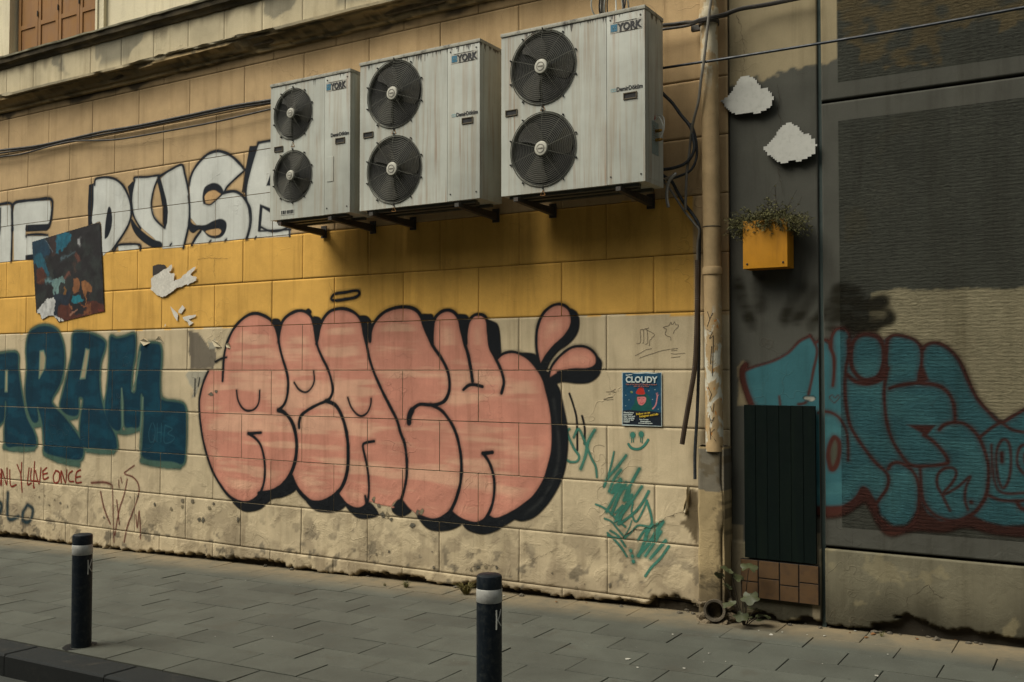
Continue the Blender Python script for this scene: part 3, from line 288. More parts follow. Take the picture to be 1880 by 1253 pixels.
['F',(14,88,108),[(-9.629,3.1),(-9.414,3.121),(-9.382,3.023),(-9.484,2.965),(-9.617,2.891),(-9.655,2.912)],0.008,0,None,1],
['S',(90,105,112),[(-9.849,3.064),(-9.708,2.933)],0.0074,0.008,1,0,1,0],
['F',(22,76,92),[(-10.039,2.898),(-9.892,2.926),(-9.749,2.694),(-9.762,2.639),(-9.856,2.737),(-10.029,2.812)],0.008,0,None,1],
['F',(70,34,22),[(-9.98,2.743),(-9.857,2.756),(-9.823,2.623),(-9.945,2.573)],0.008,1,None,1],
['S',(90,56,38),[(-9.946,2.61),(-9.854,2.625)],0.0204,0.008,1,0,1,0],
['S',(62,78,84),[(-9.541,2.835),(-9.321,2.886)],0.0278,0.008,1,0,1,0],
['S',(84,50,40),[(-9.291,2.862),(-9.261,2.814)],0.0417,0.008,1,0,1,0],
['S',(150,150,150),[(-9.247,3.023),(-9.246,2.977)],0.0353,0.008,1,0,1,0],
['S',(52,40,34),[(-9.326,2.782),(-9.317,2.708)],0.0464,0.008,1,0,1,0],
['S',(14,18,22),[(-9.661,2.717),(-9.641,2.642)],0.051,0.008,1,0,1,0],
['F',(100,128,124),[(-9.701,2.608),(-9.641,2.633),(-9.507,2.636),(-9.498,2.585),(-9.565,2.574),(-9.578,2.482),(-9.615,2.461),(-9.676,2.477),(-9.685,2.561)],0.008,1,None,1],
['S',(90,120,122),[(-9.815,2.618),(-9.686,2.603)],0.0315,0.008,1,0,1,0],
['S',(96,60,50),[(-9.492,2.626),(-9.404,2.676)],0.0278,0.008,1,0,1,0],
['F',(22,34,46),[(-9.668,2.468),(-9.578,2.464),(-9.386,2.484),(-9.412,2.348),(-9.575,2.353),(-9.588,2.243),(-9.648,2.245)],0.008,1,None,1],
['F',(74,36,24),[(-9.56,2.334),(-9.237,2.36),(-8.953,2.368),(-8.825,2.257),(-9.467,2.176),(-9.602,2.225)],0.008,1,None,1],
['F',(110,76,36),[(-9.505,2.544),(-9.461,2.551),(-9.444,2.468),(-9.488,2.47)],0.006,1,None,1],
['F',(116,74,44),[(-9.323,2.618),(-9.243,2.609),(-9.219,2.531),(-9.268,2.443),(-9.327,2.472),(-9.343,2.546)],0.006,1,None,1],
['F',(128,84,48),[(-9.184,2.575),(-9.098,2.571),(-9.033,2.505),(-9.046,2.443),(-9.096,2.463),(-9.108,2.337),(-9.151,2.375),(-9.182,2.475)],0.008,1,None,1],
['F',(24,22,26),[(-9.385,2.447),(-9.153,2.456),(-9.122,2.338),(-9.163,2.249),(-9.352,2.255),(-9.412,2.348)],0.008,1,None,1],
['F',(20,104,118),[(-9.363,2.437),(-9.239,2.432),(-9.18,2.385),(-9.16,2.429),(-9.18,2.376),(-9.295,2.344),(-9.361,2.373)],0.006,0,None,1],
['F',(112,70,44),[(-9.412,2.361),(-9.383,2.356),(-9.352,2.291),(-9.396,2.302)],0.006,1,None,1],
['F',(112,66,38),[(-9.252,2.36),(-9.151,2.339),(-9.051,2.335),(-9.05,2.273),(-9.106,2.238),(-9.177,2.24),(-9.093,2.292),(-9.179,2.331)],0.008,1,None,1],
['S',(140,100,80),[(-9.381,2.246),(-9.294,2.271)],0.0186,0.008,1,0,1,0],
['S',(110,28,20),[(-8.923,2.255),(-8.833,2.275)],0.013,0.008,1,0,1,0],
['F',(180,180,176),[(-9.977,2.273),(-9.909,2.346),(-9.803,2.408),(-9.682,2.436),(-9.652,2.421),(-9.651,2.245),(-9.572,2.206),(-9.467,2.178),(-9.586,2.165),(-9.663,2.236),(-9.754,2.239),(-9.829,2.213),(-9.883,2.196),(-9.907,2.267)],0.003,0,None,1]]}
Z={'beige_panel':[(-1.336,2.15),(-1.2,2.165),(-1.011,2.15),(-0.829,2.149),(-0.48,2.14),(-0.178,2.136),(-0.189,1.354),(-0.489,1.408),(-0.604,1.367),(-0.748,1.466),(-0.835,1.627),(-0.954,1.792),(-1.204,1.821),(-1.333,1.796),(-1.465,1.832),(-1.365,1.933),(-1.344,2.069)],'beige_left':[(-2.201,1.688),(-2.166,1.726),(-2.147,1.711),(-2.17,1.658),(-2.163,1.59),(-2.11,1.426),(-2.203,1.424)],'colA_top':[(-2.274,3.582),(-2.19,3.584),(-2.152,3.6),(-2.066,3.624),(-2.011,3.586),(-1.937,3.618),(-1.793,3.639),(-1.653,3.645),(-1.515,3.65),(-1.503,4.912),(-2.264,5.117)],'top_tan':[(-1.521,4.016),(-1.523,3.827),(-1.386,3.694),(-1.394,3.602),(-1.269,3.589),(-1.154,3.54),(-0.916,3.517),(-0.914,3.718),(-0.791,3.74),(-0.632,3.769),(-0.581,3.658),(-0.459,3.722),(-0.377,3.721),(-0.374,3.949),(-1.52,4.189)],'chips_white':[[(-1.763,1.49),(-1.737,1.494),(-1.694,1.491),(-1.689,1.47),(-1.716,1.458),(-1.759,1.472)]],'grey_peel':[(-7.589,2.031),(-7.508,2.024),(-7.445,2.011),(-7.377,1.949),(-7.319,1.897),(-7.281,1.859),(-7.208,1.865),(-7.195,1.768),(-7.235,1.677),(-7.403,1.678),(-7.541,1.674),(-7.543,1.778),(-7.576,1.831),(-7.563,1.935)],'light_peel':[[(-7.579,1.643),(-7.453,1.654),(-7.279,1.657),(-7.327,1.589),(-7.413,1.519),(-7.475,1.415),(-7.525,1.38),(-7.501,1.484),(-7.565,1.536),(-7.604,1.605)],[(-7.32,1.948),(-7.258,1.913),(-7.209,1.964),(-7.193,1.861),(-7.281,1.859)]],'chips':[(-7.397,0.262,0.032),(-7.486,0.421,0.035),(-7.638,0.425,0.039),(-7.637,0.364,0.024),(-9.89,0.307,0.02),(-9.794,0.327,0.015),(-9.619,0.3,0.015),(-9.524,0.268,0.02),(-9.406,0.238,0.015),(-9.706,0.231,0.013),(-8.802,0.171,0.019),(-8.396,0.4,0.015),(-8.286,0.426,0.015),(-8.029,0.363,0.024),(-7.791,0.327,0.03),(-7.263,0.383,0.032),(-7.214,0.42,0.02),(-7.346,0.26,0.031),(-6.888,0.305,0.034),(-7.259,1.438,0.041),(-7.186,1.464,0.031),(-5.307,0.589,0.034),(-5.256,0.539,0.025),(-5.165,0.466,0.031),(-4.817,0.526,0.034),(-4.859,0.514,0.029),(-4.911,0.41,0.037),(-5.212,0.471,0.041),(-5.301,0.602,0.027),(-5.125,0.443,0.02),(-4.693,0.092,0.018),(-4.1,0.153,0.024),(-4.201,0.149,0.02),(-4.27,0.135,0.02),(-4.339,0.114,0.017),(-3.613,0.162,0.012),(-3.42,0.078,0.016),(-3.144,0.126,0.02),(-3.352,0.109,0.009),(-5.143,0.174,0.018),(-5.279,0.138,0.016),(-4.712,0.215,0.01)],'torn_dark':[(-2.534,0.847),(-2.503,0.841),(-2.476,0.83),(-2.469,0.689),(-2.478,0.467),(-2.505,0.498),(-2.532,0.539),(-2.559,0.579),(-2.605,0.601),(-2.609,0.618),(-2.577,0.629),(-2.558,0.648),(-2.595,0.688),(-2.59,0.697),(-2.56,0.682),(-2.544,0.735)],'torn_line':[(-3.038,0.475),(-3.003,0.503),(-2.955,0.533),(-2.887,0.548),(-2.829,0.559),(-2.772,0.592),(-2.716,0.636),(-2.66,0.662),(-2.595,0.684)],'flap':[(-2.534,0.843),(-2.544,0.787),(-2.549,0.718),(-2.56,0.687),(-2.581,0.689),(-2.569,0.733),(-2.559,0.786),(-2.55,0.838),(-2.548,0.872)],'scrap1':[(-8.063,2.583),(-8.015,2.597),(-7.895,2.647),(-7.801,2.69),(-7.789,2.65),(-7.835,2.604),(-7.764,2.593),(-7.775,2.521),(-7.682,2.549),(-7.566,2.606),(-7.464,2.648),(-7.475,2.609),(-7.543,2.565),(-7.463,2.538),(-7.451,2.514),(-7.542,2.479),(-7.634,2.467),(-7.75,2.44),(-7.82,2.403),(-7.891,2.374),(-7.963,2.366),(-8.024,2.395),(-8.11,2.448),(-8.098,2.488),(-8.111,2.553)],'scrap1d':[(-8.101,2.683),(-8.016,2.698),(-7.92,2.686),(-7.884,2.655),(-8.015,2.597),(-8.099,2.577)],'scrap2':[[(-7.83,2.284),(-7.771,2.242),(-7.712,2.2),(-7.722,2.121),(-7.77,2.17),(-7.806,2.227)],[(-7.712,2.232),(-7.655,2.286),(-7.612,2.253),(-7.665,2.199),(-7.712,2.208)],[(-7.658,2.167),(-7.561,2.183),(-7.458,2.185),(-7.469,2.162),(-7.56,2.141),(-7.491,2.108),(-7.559,2.078),(-7.583,2.118),(-7.629,2.135)],[(-7.899,2.118),(-7.882,2.093),(-7.911,2.07)]],'poster2':[(-10.07,3.053),(-9.547,3.112),(-8.908,3.18),(-8.821,2.257),(-9.467,2.176),(-9.542,2.201),(-9.602,2.207),(-9.663,2.236),(-9.754,2.239),(-9.814,2.222),(-9.883,2.201),(-9.907,2.267),(-9.977,2.275)],'cloud1':[(-2.291,3.482),(-2.248,3.501),(-2.211,3.542),(-2.18,3.582),(-2.163,3.617),(-2.104,3.628),(-2.06,3.601),(-2.027,3.559),(-2.014,3.529),(-1.969,3.522),(-1.957,3.498),(-1.936,3.488),(-1.934,3.439),(-1.942,3.4),(-1.975,3.385),(-2.015,3.37),(-2.057,3.363),(-2.09,3.38),(-2.123,3.375),(-2.173,3.372),(-2.215,3.397),(-2.249,3.427)],'cloud2':[(-2.012,3.126),(-1.968,3.15),(-1.919,3.196),(-1.895,3.241),(-1.855,3.268),(-1.823,3.272),(-1.775,3.245),(-1.747,3.206),(-1.737,3.181),(-1.698,3.181),(-1.682,3.151),(-1.659,3.14),(-1.655,3.1),(-1.665,3.054),(-1.699,3.035),(-1.738,3.023),(-1.777,3.012),(-1.809,3.031),(-1.849,3.015),(-1.889,3.019),(-1.929,3.044),(-1.969,3.081)],'cracks':[[(-2.196,4.064),(-2.162,3.992),(-2.158,3.925),(-2.141,3.839),(-2.139,3.756),(-2.147,3.708),(-2.126,3.647)],[(-1.917,3.541),(-1.902,3.458),(-1.919,3.38),(-1.895,3.312),(-1.908,3.265)],[(-1.922,2.993),(-1.898,2.91),(-1.886,2.812)],[(-1.031,0.362),(-1.067,0.314),(-1.144,0.273),(-1.135,0.209)],[(-1.031,0.362),(-0.986,0.313),(-0.916,0.289)],[(-1.254,0.326),(-1.212,0.308),(-1.144,0.273)],[(-4.408,0.078),(-4.339,0.135),(-4.235,0.164),(-4.117,0.168),(-4.066,0.142)],[(-7.453,2.71),(-7.318,2.715),(-7.162,2.701),(-7.009,2.696)],[(-7.228,2.689),(-7.232,2.589),(-7.215,2.51)],[(-10.284,2.802),(-10.29,2.658)],[(-3.788,0.247),(-3.692,0.284),(-3.582,0.342),(-3.535,0.36)],[(-5.804,2.41),(-5.771,2.333),(-5.785,2.259)]]}
K={'wall_cable':[([(-11.496,-0.045,4.133),(-10.632,-0.045,4.108),(-9.962,-0.045,4.078),(-9.357,-0.045,4.083),(-8.857,-0.045,4.093),(-8.293,-0.045,4.083),(-7.557,-0.045,4.088),(-6.97,-0.045,4.094),(-6.419,-0.045,4.079),(-5.574,-0.045,4.067)],0.014,'d'),([(-11.504,-0.04,4.101),(-10.639,-0.04,4.081),(-9.969,-0.04,4.061),(-9.364,-0.04,4.066),(-8.864,-0.04,4.068),(-8.3,-0.04,4.063),(-7.562,-0.04,4.066),(-6.975,-0.04,4.073),(-6.424,-0.04,4.058),(-5.579,-0.04,4.044)],0.011,'d'),([(-11.467,-0.06,4.051),(-10.605,-0.06,4.03),(-10.199,-0.06,4.016),(-9.682,-0.06,4.042),(-9.262,-0.06,4.045),(-8.606,-0.06,3.981),(-7.887,-0.06,3.971),(-7.143,-0.06,3.972),(-6.403,-0.06,3.995),(-5.561,-0.06,4.012)],0.009,'d'),([(-2.826,-0.1,4.049),(-2.685,-0.1,4.049),(-2.592,-0.1,4.041),(-2.508,-0.1,4.038),(-2.429,-0.17,4.003),(-2.373,-0.18,4.007),(-2.293,-0.18,4.01),(-2.227,-0.12,4.035),(-2.13,-0.08,4.066),(-1.952,-0.05,4.072),(-1.686,-0.05,4.075)],0.013,'d'),([(-2.826,-0.1,4.03),(-2.685,-0.1,4.02),(-2.592,-0.1,4.015),(-2.508,-0.1,4.012),(-2.429,-0.17,3.992),(-2.373,-0.18,3.996),(-2.293,-0.18,3.998),(-2.228,-0.12,4.026),(-2.13,-0.08,4.059),(-1.952,-0.05,4.065),(-1.687,-0.05,4.068)],0.01,'d')],'span_cable':[([(-2.808,-0.15,3.735),(-2.65,-0.16,3.73),(-2.36,-0.18,3.719),(-2.296,-0.18,3.716),(-1.603,-0.19,3.707),(-0.962,-0.2,3.704),(-0.443,-0.21,3.709),(0.005,-0.22,3.715)],0.009,'b')],'grey_conduit':[([(-2.288,-0.19,4.261),(-2.296,-0.19,4.123),(-2.307,-0.19,4.048),(-2.326,-0.19,3.897),(-2.349,-0.19,3.711),(-2.368,-0.19,3.602),(-2.391,-0.18,3.46),(-2.429,-0.16,3.357),(-2.459,-0.13,3.282),(-2.483,-0.1,3.189),(-2.492,-0.1,3.107),(-2.506,-0.1,3.025),(-2.512,-0.1,2.926),(-2.518,-0.1,2.793),(-2.519,-0.1,2.747)],0.01,'g')],'refrigerant_line':[([(-2.694,-0.12,3.597),(-2.663,-0.12,3.556),(-2.602,-0.12,3.49),(-2.542,-0.12,3.402),(-2.474,-0.12,3.311),(-2.453,-0.12,3.231),(-2.445,-0.12,3.156),(-2.476,-0.12,3.093),(-2.528,-0.12,3.057),(-2.608,-0.12,3.041),(-2.68,-0.12,3.04)],0.0115,'k'),([(-2.473,-0.1,3.338),(-2.443,-0.1,3.234),(-2.435,-0.1,3.15),(-2.444,-0.1,3.076),(-2.484,-0.1,3.014),(-2.554,-0.1,2.988),(-2.634,-0.1,2.971),(-2.697,-0.1,2.969)],0.009,'k'),([(-2.736,-0.05,3.041),(-2.687,-0.05,3.002),(-2.637,-0.05,2.963),(-2.593,-0.05,2.882),(-2.54,-0.05,2.794),(-2.479,-0.05,2.713),(-2.44,-0.05,2.635),(-2.438,-0.05,2.527),(-2.44,-0.05,2.4),(-2.446,-0.05,2.104),(-2.448,-0.05,1.734),(-2.462,-0.05,1.365),(-2.479,-0.05,1.106),(-2.48,-0.05,0.922)],0.0115,'k')],'foil_line':[([(-2.649,-0.14,2.966),(-2.605,-0.15,2.977),(-2.561,-0.17,2.99),(-2.601,-0.18,2.946),(-2.618,-0.18,2.89),(-2.621,-0.18,2.824),(-2.609,-0.18,2.765)],0.011,'f')],'thin_pipe':[([(-2.704,-0.085,2.981),(-2.659,-0.085,2.934),(-2.614,-0.085,2.871),(-2.526,-0.085,2.737),(-2.457,-0.085,2.649),(-2.427,-0.085,2.605),(-2.438,-0.085,2.523),(-2.441,-0.085,2.397)],0.008,'g')],'corrugated_hose':[([(-2.437,-0.09,2.404),(-2.439,-0.09,2.175),(-2.448,-0.09,1.893),(-2.461,-0.09,1.686),(-2.49,-0.09,1.517),(-2.523,-0.09,1.347),(-2.556,-0.09,1.158)],0.017,'h')]}

def s2l(c):
    c = np.asarray(c, float)/255.
    return np.where(c <= .04045, c/12.92, ((c+.055)/1.055)**2.4)
def rgb(*c): return tuple(s2l(c))+(1,)

# ------------------------------------------------------------------ numpy noise
def _h(i, j, s):
    n = (i.astype(np.int64)*374761393+j.astype(np.int64)*668265263+s*974711)&0xffffffff
    n = ((n^(n>>13))*1274126177)&0xffffffff
    return ((n^(n>>16))&0xffff)/65535.
def vn(x, y, s=0):
    i = np.floor(x); j = np.floor(y); u = x-i; v = y-j; u = u*u*(3-2*u); v = v*v*(3-2*v)
    return (_h(i, j, s)*(1-u)+_h(i+1, j, s)*u)*(1-v)+(_h(i, j+1, s)*(1-u)+_h(i+1, j+1, s)*u)*v
def fbm(x, y, s=0, o=4):
    r = 0; a = .5; t = 0
    for k in range(o):
        r = r+a*vn(x*2**k+17.3*k, y*2**k+5.1*k, s+k); t += a; a *= .5
    return r/t
def sm(a, b, x):
    t = np.clip((x-a)/(b-a), 0, 1); return t*t*(3-2*t)
def catmull(p, closed, n=5):
    p = [np.array(q, float) for q in p]; m = len(p)
    if m < 3: return p
    out = []
    rng = range(m if closed else m-1)
    for i in rng:
        if closed: a, b, c, d = p[(i-1) % m], p[i], p[(i+1) % m], p[(i+2) % m]
        else: a, b, c, d = p[max(i-1, 0)], p[i], p[i+1], p[min(i+2, m-1)]
        for k in range(n):
            t = k/n
            out.append(.5*((2*b)+(c-a)*t+(2*a-5*b+4*c-d)*t*t+(3*b-a-3*c+d)*t**3))
    if not closed: out.append(p[-1])
    return out
def seg_dist(X, Z, P, closed):
    d = np.full(X.shape, 1e9); m = len(P)
    for i in range(m if closed else m-1):
        a = P[i]; b = P[(i+1) % m]; ab = b-a; L = ab.dot(ab)+1e-12
        t = np.clip(((X-a[0])*ab[0]+(Z-a[1])*ab[1])/L, 0, 1)
        d = np.minimum(d, (X-a[0]-t*ab[0])**2+(Z-a[1]-t*ab[1])**2)
    return np.sqrt(d)
def inside(X, Z, P):
    r = np.zeros(X.shape, bool); m = len(P)
    for i in range(m):
        a = P[i]; b = P[(i+1) % m]
        if a[1] == b[1]: continue
        c = ((a[1] > Z) != (b[1] > Z)) & (X < (b[0]-a[0])*(Z-a[1])/(b[1]-a[1])+a[0])
        r ^= c
    return r
def cover_fill(X, Z, pts, soft, smooth=1):
    P = catmull(pts, True) if smooth else [np.array(q, float) for q in pts]
    A = np.array(P); pad = soft+.01; cov = np.zeros(X.shape); dd = np.zeros(X.shape)
    m = (X > A[:, 0].min()-pad) & (X < A[:, 0].max()+pad) & (Z > A[:, 1].min()-pad) & (Z < A[:, 1].max()+pad)
    if m.any():
        x = X[m]; z = Z[m]; d = seg_dist(x, z, P, True); d = np.where(inside(x, z, P), d, -d)
        cov[m] = sm(-soft, soft, d); dd[m] = d
    return cov, dd
def paint(ops, X, Z, C=None, A=None):
    """composite spray-paint strokes; returns colour (linear) and alpha"""
    if C is None: C = np.zeros(X.shape+(3,)); A = np.zeros(X.shape)
    for op in ops:
        col = s2l(op[1])
        if op[0] == 'F':
            _, _, pts, soft, smooth, streak, a = op
            cov, dd = cover_fill(X, Z, pts, soft, smooth); cov = cov*a
            cc = np.broadcast_to(col, X.shape+(3,)).copy()
            if streak:
                n = fbm(X*streak['fx'], Z*streak['fz'], 3, 4)
                w = sm(.42, .68, n)*sm(streak['d0'], streak['d1'], dd)
                cc += (s2l(streak['c'])-col)*w[..., None]*1.0
                cc *= (.9+.2*fbm(X*9, Z*9, 8, 3))[..., None]
        else:
            _, _, pts, w, soft, smooth, closed, a, dry = op
            P = catmull(pts, closed) if smooth else [np.array(q, float) for q in pts]
            B = np.array(P); pad = w/2+soft+.005; cov = np.zeros(X.shape)
            m = (X > B[:, 0].min()-pad) & (X < B[:, 0].max()+pad) & (Z > B[:, 1].min()-pad) & (Z < B[:, 1].max()+pad)
            if not m.any(): continue
            d = seg_dist(X[m], Z[m], P, closed)
            d = d+(fbm(X[m]*14, Z[m]*14, 11, 2)-.5)*w*.18
            cov[m] = (1-sm(w/2-soft, w/2+soft, d))*a
            if w > .02: cov[m] = np.maximum(cov[m], .30*a*(1-sm(w/2-.004, w/2+.030, d))*(.6+.8*fbm(X[m]*40, Z[m]*40, 13, 2)))
            if dry: cov[m] *= .45+.55*sm(.4, .6, fbm(X[m]*6, Z[m]*22, 5, 3))
            cc = np.broadcast_to(col, X.shape+(3,))
        nA = cov+(1-cov)*A
        C = np.where(nA[..., None] > 1e-6, (cov[..., None]*cc+((1-cov)*A)[..., None]*C)/np.maximum(nA, 1e-6)[..., None], C); A = nA
    return C, A

# ------------------------------------------------------------------ object helpers
def link(name, me, parent=None, mat=None, loc=None):
    o = bpy.data.objects.new(name, me); COL.objects.link(o)
    if mat is not None and me is not None: me.materials.append(mat)
    if parent is not None: o.parent = parent
    if loc is not None: o.location = loc
    return o
def tag(o, label=None, cat=None, group=None, kind=None):
    if label: o['label'] = label
    if cat: o['category'] = cat
    if group: o['group'] = group
    if kind: o['kind'] = kind
    return o
def empty(name, loc, label, cat, group=None):
    o = bpy.data.objects.new(name, None); COL.objects.link(o); o.location = loc; o.empty_display_size = .1
    return tag(o, label, cat, group)
def me_from(name, V, Fc, C=None, smooth=False):
    me = bpy.data.meshes.new(name)
    V = np.asarray(V, np.float32); Fc = np.asarray(Fc, np.int32)
    me.vertices.add(len(V)); me.vertices.foreach_set('co', V.ravel())
    me.loops.add(Fc.size); me.loops.foreach_set('vertex_index', Fc.ravel())
    me.polygons.add(len(Fc)); me.polygons.foreach_set('loop_start', np.arange(len(Fc), dtype=np.int32)*Fc.shape[1])
    me.polygons.foreach_set('loop_total', np.full(len(Fc), Fc.shape[1], np.int32))
    me.polygons.foreach_set('use_smooth', np.full(len(Fc), bool(smooth)))
    if C is not None:
        at = me.color_attributes.new('col', 'FLOAT_COLOR', 'POINT'); at.data.foreach_set('color', np.asarray(C, np.float32).ravel())
    me.update(calc_edges=True); me.validate()
    return me
class MB:
    def __init__(s): s.v = []; s.f = []
    def add(s, vs, fs):
        b = len(s.v); s.v += [tuple(v) for v in vs]; s.f += [tuple(i+b for i in f) for f in fs]
    def box(s, x0, x1, y0, y1, z0, z1):
        s.add([(x0, y0, z0), (x1, y0, z0), (x1, y1, z0), (x0, y1, z0), (x0, y0, z1), (x1, y0, z1), (x1, y1, z1), (x0, y1, z1)],
              [(0, 3, 2, 1), (4, 5, 6, 7), (0, 1, 5, 4), (1, 2, 6, 5), (2, 3, 7, 6), (3, 0, 4, 7)])
    def bbox(s, x0, x1, y0, y1, z0, z1, b=.004, seg=2):
        bm = bmesh.new(); bmesh.ops.create_cube(bm, size=1)
        for v in bm.verts: v.co = Vector((x0+(v.co.x+.5)*(x1-x0), y0+(v.co.y+.5)*(y1-y0), z0+(v.co.z+.5)*(z1-z0)))
        bmesh.ops.bevel(bm, geom=bm.edges[:], offset=b, segments=seg, affect='EDGES', profile=.7)
        bm.verts.index_update(); s.add([v.co[:] for v in bm.verts], [[v.index for v in f.verts] for f in bm.faces]); bm.free()
    def tube(s, pts, r, n=8, cap=True, smooth=4, rib=0):
        P = catmull([np.array(p, float) for p in pts], False, smooth) if smooth and len(pts) > 2 else [np.array(p, float) for p in pts]
        if rib:
            Q = []
            for a, b in zip(P[:-1], P[1:]):
                k = max(1, int(np.linalg.norm(b-a)/(rib/2)))
                Q += [a+(b-a)*i/k for i in range(k)]
            P = Q+[P[-1]]
        vs = []; fs = []; u = None
        for i, p in enumerate(P):
            t = (P[min(i+1, len(P)-1)]-P[max(i-1, 0)]); t = t/(np.linalg.norm(t)+1e-9)
            if u is None:
                u = np.cross(t, [0, 0, 1.]); 
                if np.linalg.norm(u) < .1: u = np.cross(t, [1., 0, 0])
            u = u-t*u.dot(t); u = u/np.linalg.norm(u); w = np.cross(t, u)
            rr = (r[i] if hasattr(r, '__len__') else r)*(1+(.14 if rib and i % 2 else 0))
            for k in range(n):
                a = 2*PI*k/n; vs.append(p+rr*(math.cos(a)*u+math.sin(a)*w))
        for i in range(len(P)-1):
            for k in range(n): fs.append((i*n+k, i*n+(k+1) % n, (i+1)*n+(k+1) % n, (i+1)*n+k))
        if cap: fs.append(tuple(range(n))[::-1]); fs.append(tuple((len(P)-1)*n+k for k in range(n)))
        s.add(vs, fs)
    def lathe(s, prof, c=(0, 0, 0), n=32, axis='z'):
        vs = []; fs = []
        for r, h in prof:
            for k in range(n):
                a = 2*PI*k/n
                p = (r*math.cos(a), r*math.sin(a), h) if axis == 'z' else (r*math.cos(a), h, r*math.sin(a))
                vs.append((p[0]+c[0], p[1]+c[1], p[2]+c[2]))
        for i in range(len(prof)-1):
            for k in range(n): fs.append((i*n+k, i*n+(k+1) % n, (i+1)*n+(k+1) % n, (i+1)*n+k))
        s.add(vs, fs)
    def build(s, name, mat, parent=None, smooth=False, loc=None, sharp=40):
        me = bpy.data.meshes.new(name); me.from_pydata([tuple(map(float, v)) for v in s.v], [], s.f); me.update()
        if smooth:
            me.polygons.foreach_set('use_smooth', [True]*len(me.polygons))
            try: me.set_sharp_from_angle(angle=math.radians(sharp))
            except Exception: pass
        bm = bmesh.new(); bm.from_mesh(me); bmesh.ops.recalc_face_normals(bm, faces=bm.faces[:]); bm.to_mesh(me); bm.free()
        return link(name, me, parent, mat, loc)
def text_mesh(name, body, size, mat, parent, loc, bold=0, rot=(PI/2, 0, 0), align='LEFT', ext=.0006, sx=1, shear=0, space=1):
    cu = bpy.data.curves.new(name, 'FONT'); cu.body = body; cu.size = size; cu.offset = bold; cu.extrude = ext; cu.align_x = align; cu.shear = shear; cu.space_character = space; cu.resolution_u = 4
    to = bpy.data.objects.new(name, cu); COL.objects.link(to)
    me = bpy.data.meshes.new_from_object(to.evaluated_get(bpy.context.evaluated_depsgraph_get()))
    bpy.data.objects.remove(to); bpy.data.curves.remove(cu); me.name = name; me.materials.clear()
    o = link(name, me, parent, mat); o.location = loc; o.rotation_euler = rot; o.scale = (sx, 1, 1)
    return o

# ------------------------------------------------------------------ materials
def new_mat(name):
    m = bpy.data.materials.new(name); m.use_nodes = True; nt = m.node_tree; nt.nodes.clear()
    out = nt.nodes.new('ShaderNodeOutputMaterial'); b = nt.nodes.new('ShaderNodeBsdfPrincipled'); nt.links.new(b.outputs[0], out.inputs[0])
    return m, nt, b, out
def N(nt, t, **k):
    n = nt.nodes.new(t)
    for a, v in k.items(): setattr(n, a, v)
    return n
def noise(nt, vec, sc, det=4, rough=.6, dist=0):
    n = N(nt, 'ShaderNodeTexNoise'); n.inputs['Scale'].default_value = sc; n.inputs['Detail'].default_value = det; n.inputs['Roughness'].default_value = rough; n.inputs['Distortion'].default_value = dist
    nt.links.new(vec, n.inputs['Vector']); return n.outputs['Fac']
def mapr(nt, v, a, b, c=0., d=1.):
    n = N(nt, 'ShaderNodeMapRange'); n.inputs[1].default_value = a; n.inputs[2].default_value = b; n.inputs[3].default_value = c; n.inputs[4].default_value = d
    nt.links.new(v, n.inputs[0]); return n.outputs[0]
def math_(nt, op, a, b=None, clamp=False):
    n = N(nt, 'ShaderNodeMath', operation=op); n.use_clamp = clamp
    for i, v in enumerate((a, b)):
        if v is None: continue
        if isinstance(v, (int, float)): n.inputs[i].default_value = v
        else: nt.links.new(v, n.inputs[i])
    return n.outputs[0]
def mixcol(nt, f, a, b, mode='MIX'):
    n = N(nt, 'ShaderNodeMix', data_type='RGBA', blend_type=mode)
    for i, v in ((0, f), (6, a), (7, b)):
        if isinstance(v, (int, float)): n.inputs[i].default_value = v
        elif isinstance(v, tuple): n.inputs[i].default_value = v
        else: nt.links.new(v, n.inputs[i])
    return n.outputs[2]
def scale_vec(nt, vec, s):
    n = N(nt, 'ShaderNodeVectorMath', operation='MULTIPLY'); n.inputs[1].default_value = s; nt.links.new(vec, n.inputs[0]); return n.outputs[0]
def pos(nt): return N(nt, 'ShaderNodeNewGeometry').outputs['Position']
def bump(nt, h, b, dist=.003, st=1., prev=None):
    n = N(nt, 'ShaderNodeBump'); n.inputs['Distance'].default_value = dist; n.inputs['Strength'].default_value = st; nt.links.new(h, n.inputs['Height'])
    if prev is not None: nt.links.new(prev, n.inputs['Normal'])
    nt.links.new(n.outputs[0], b.inputs['Normal']); return n.outputs[0]

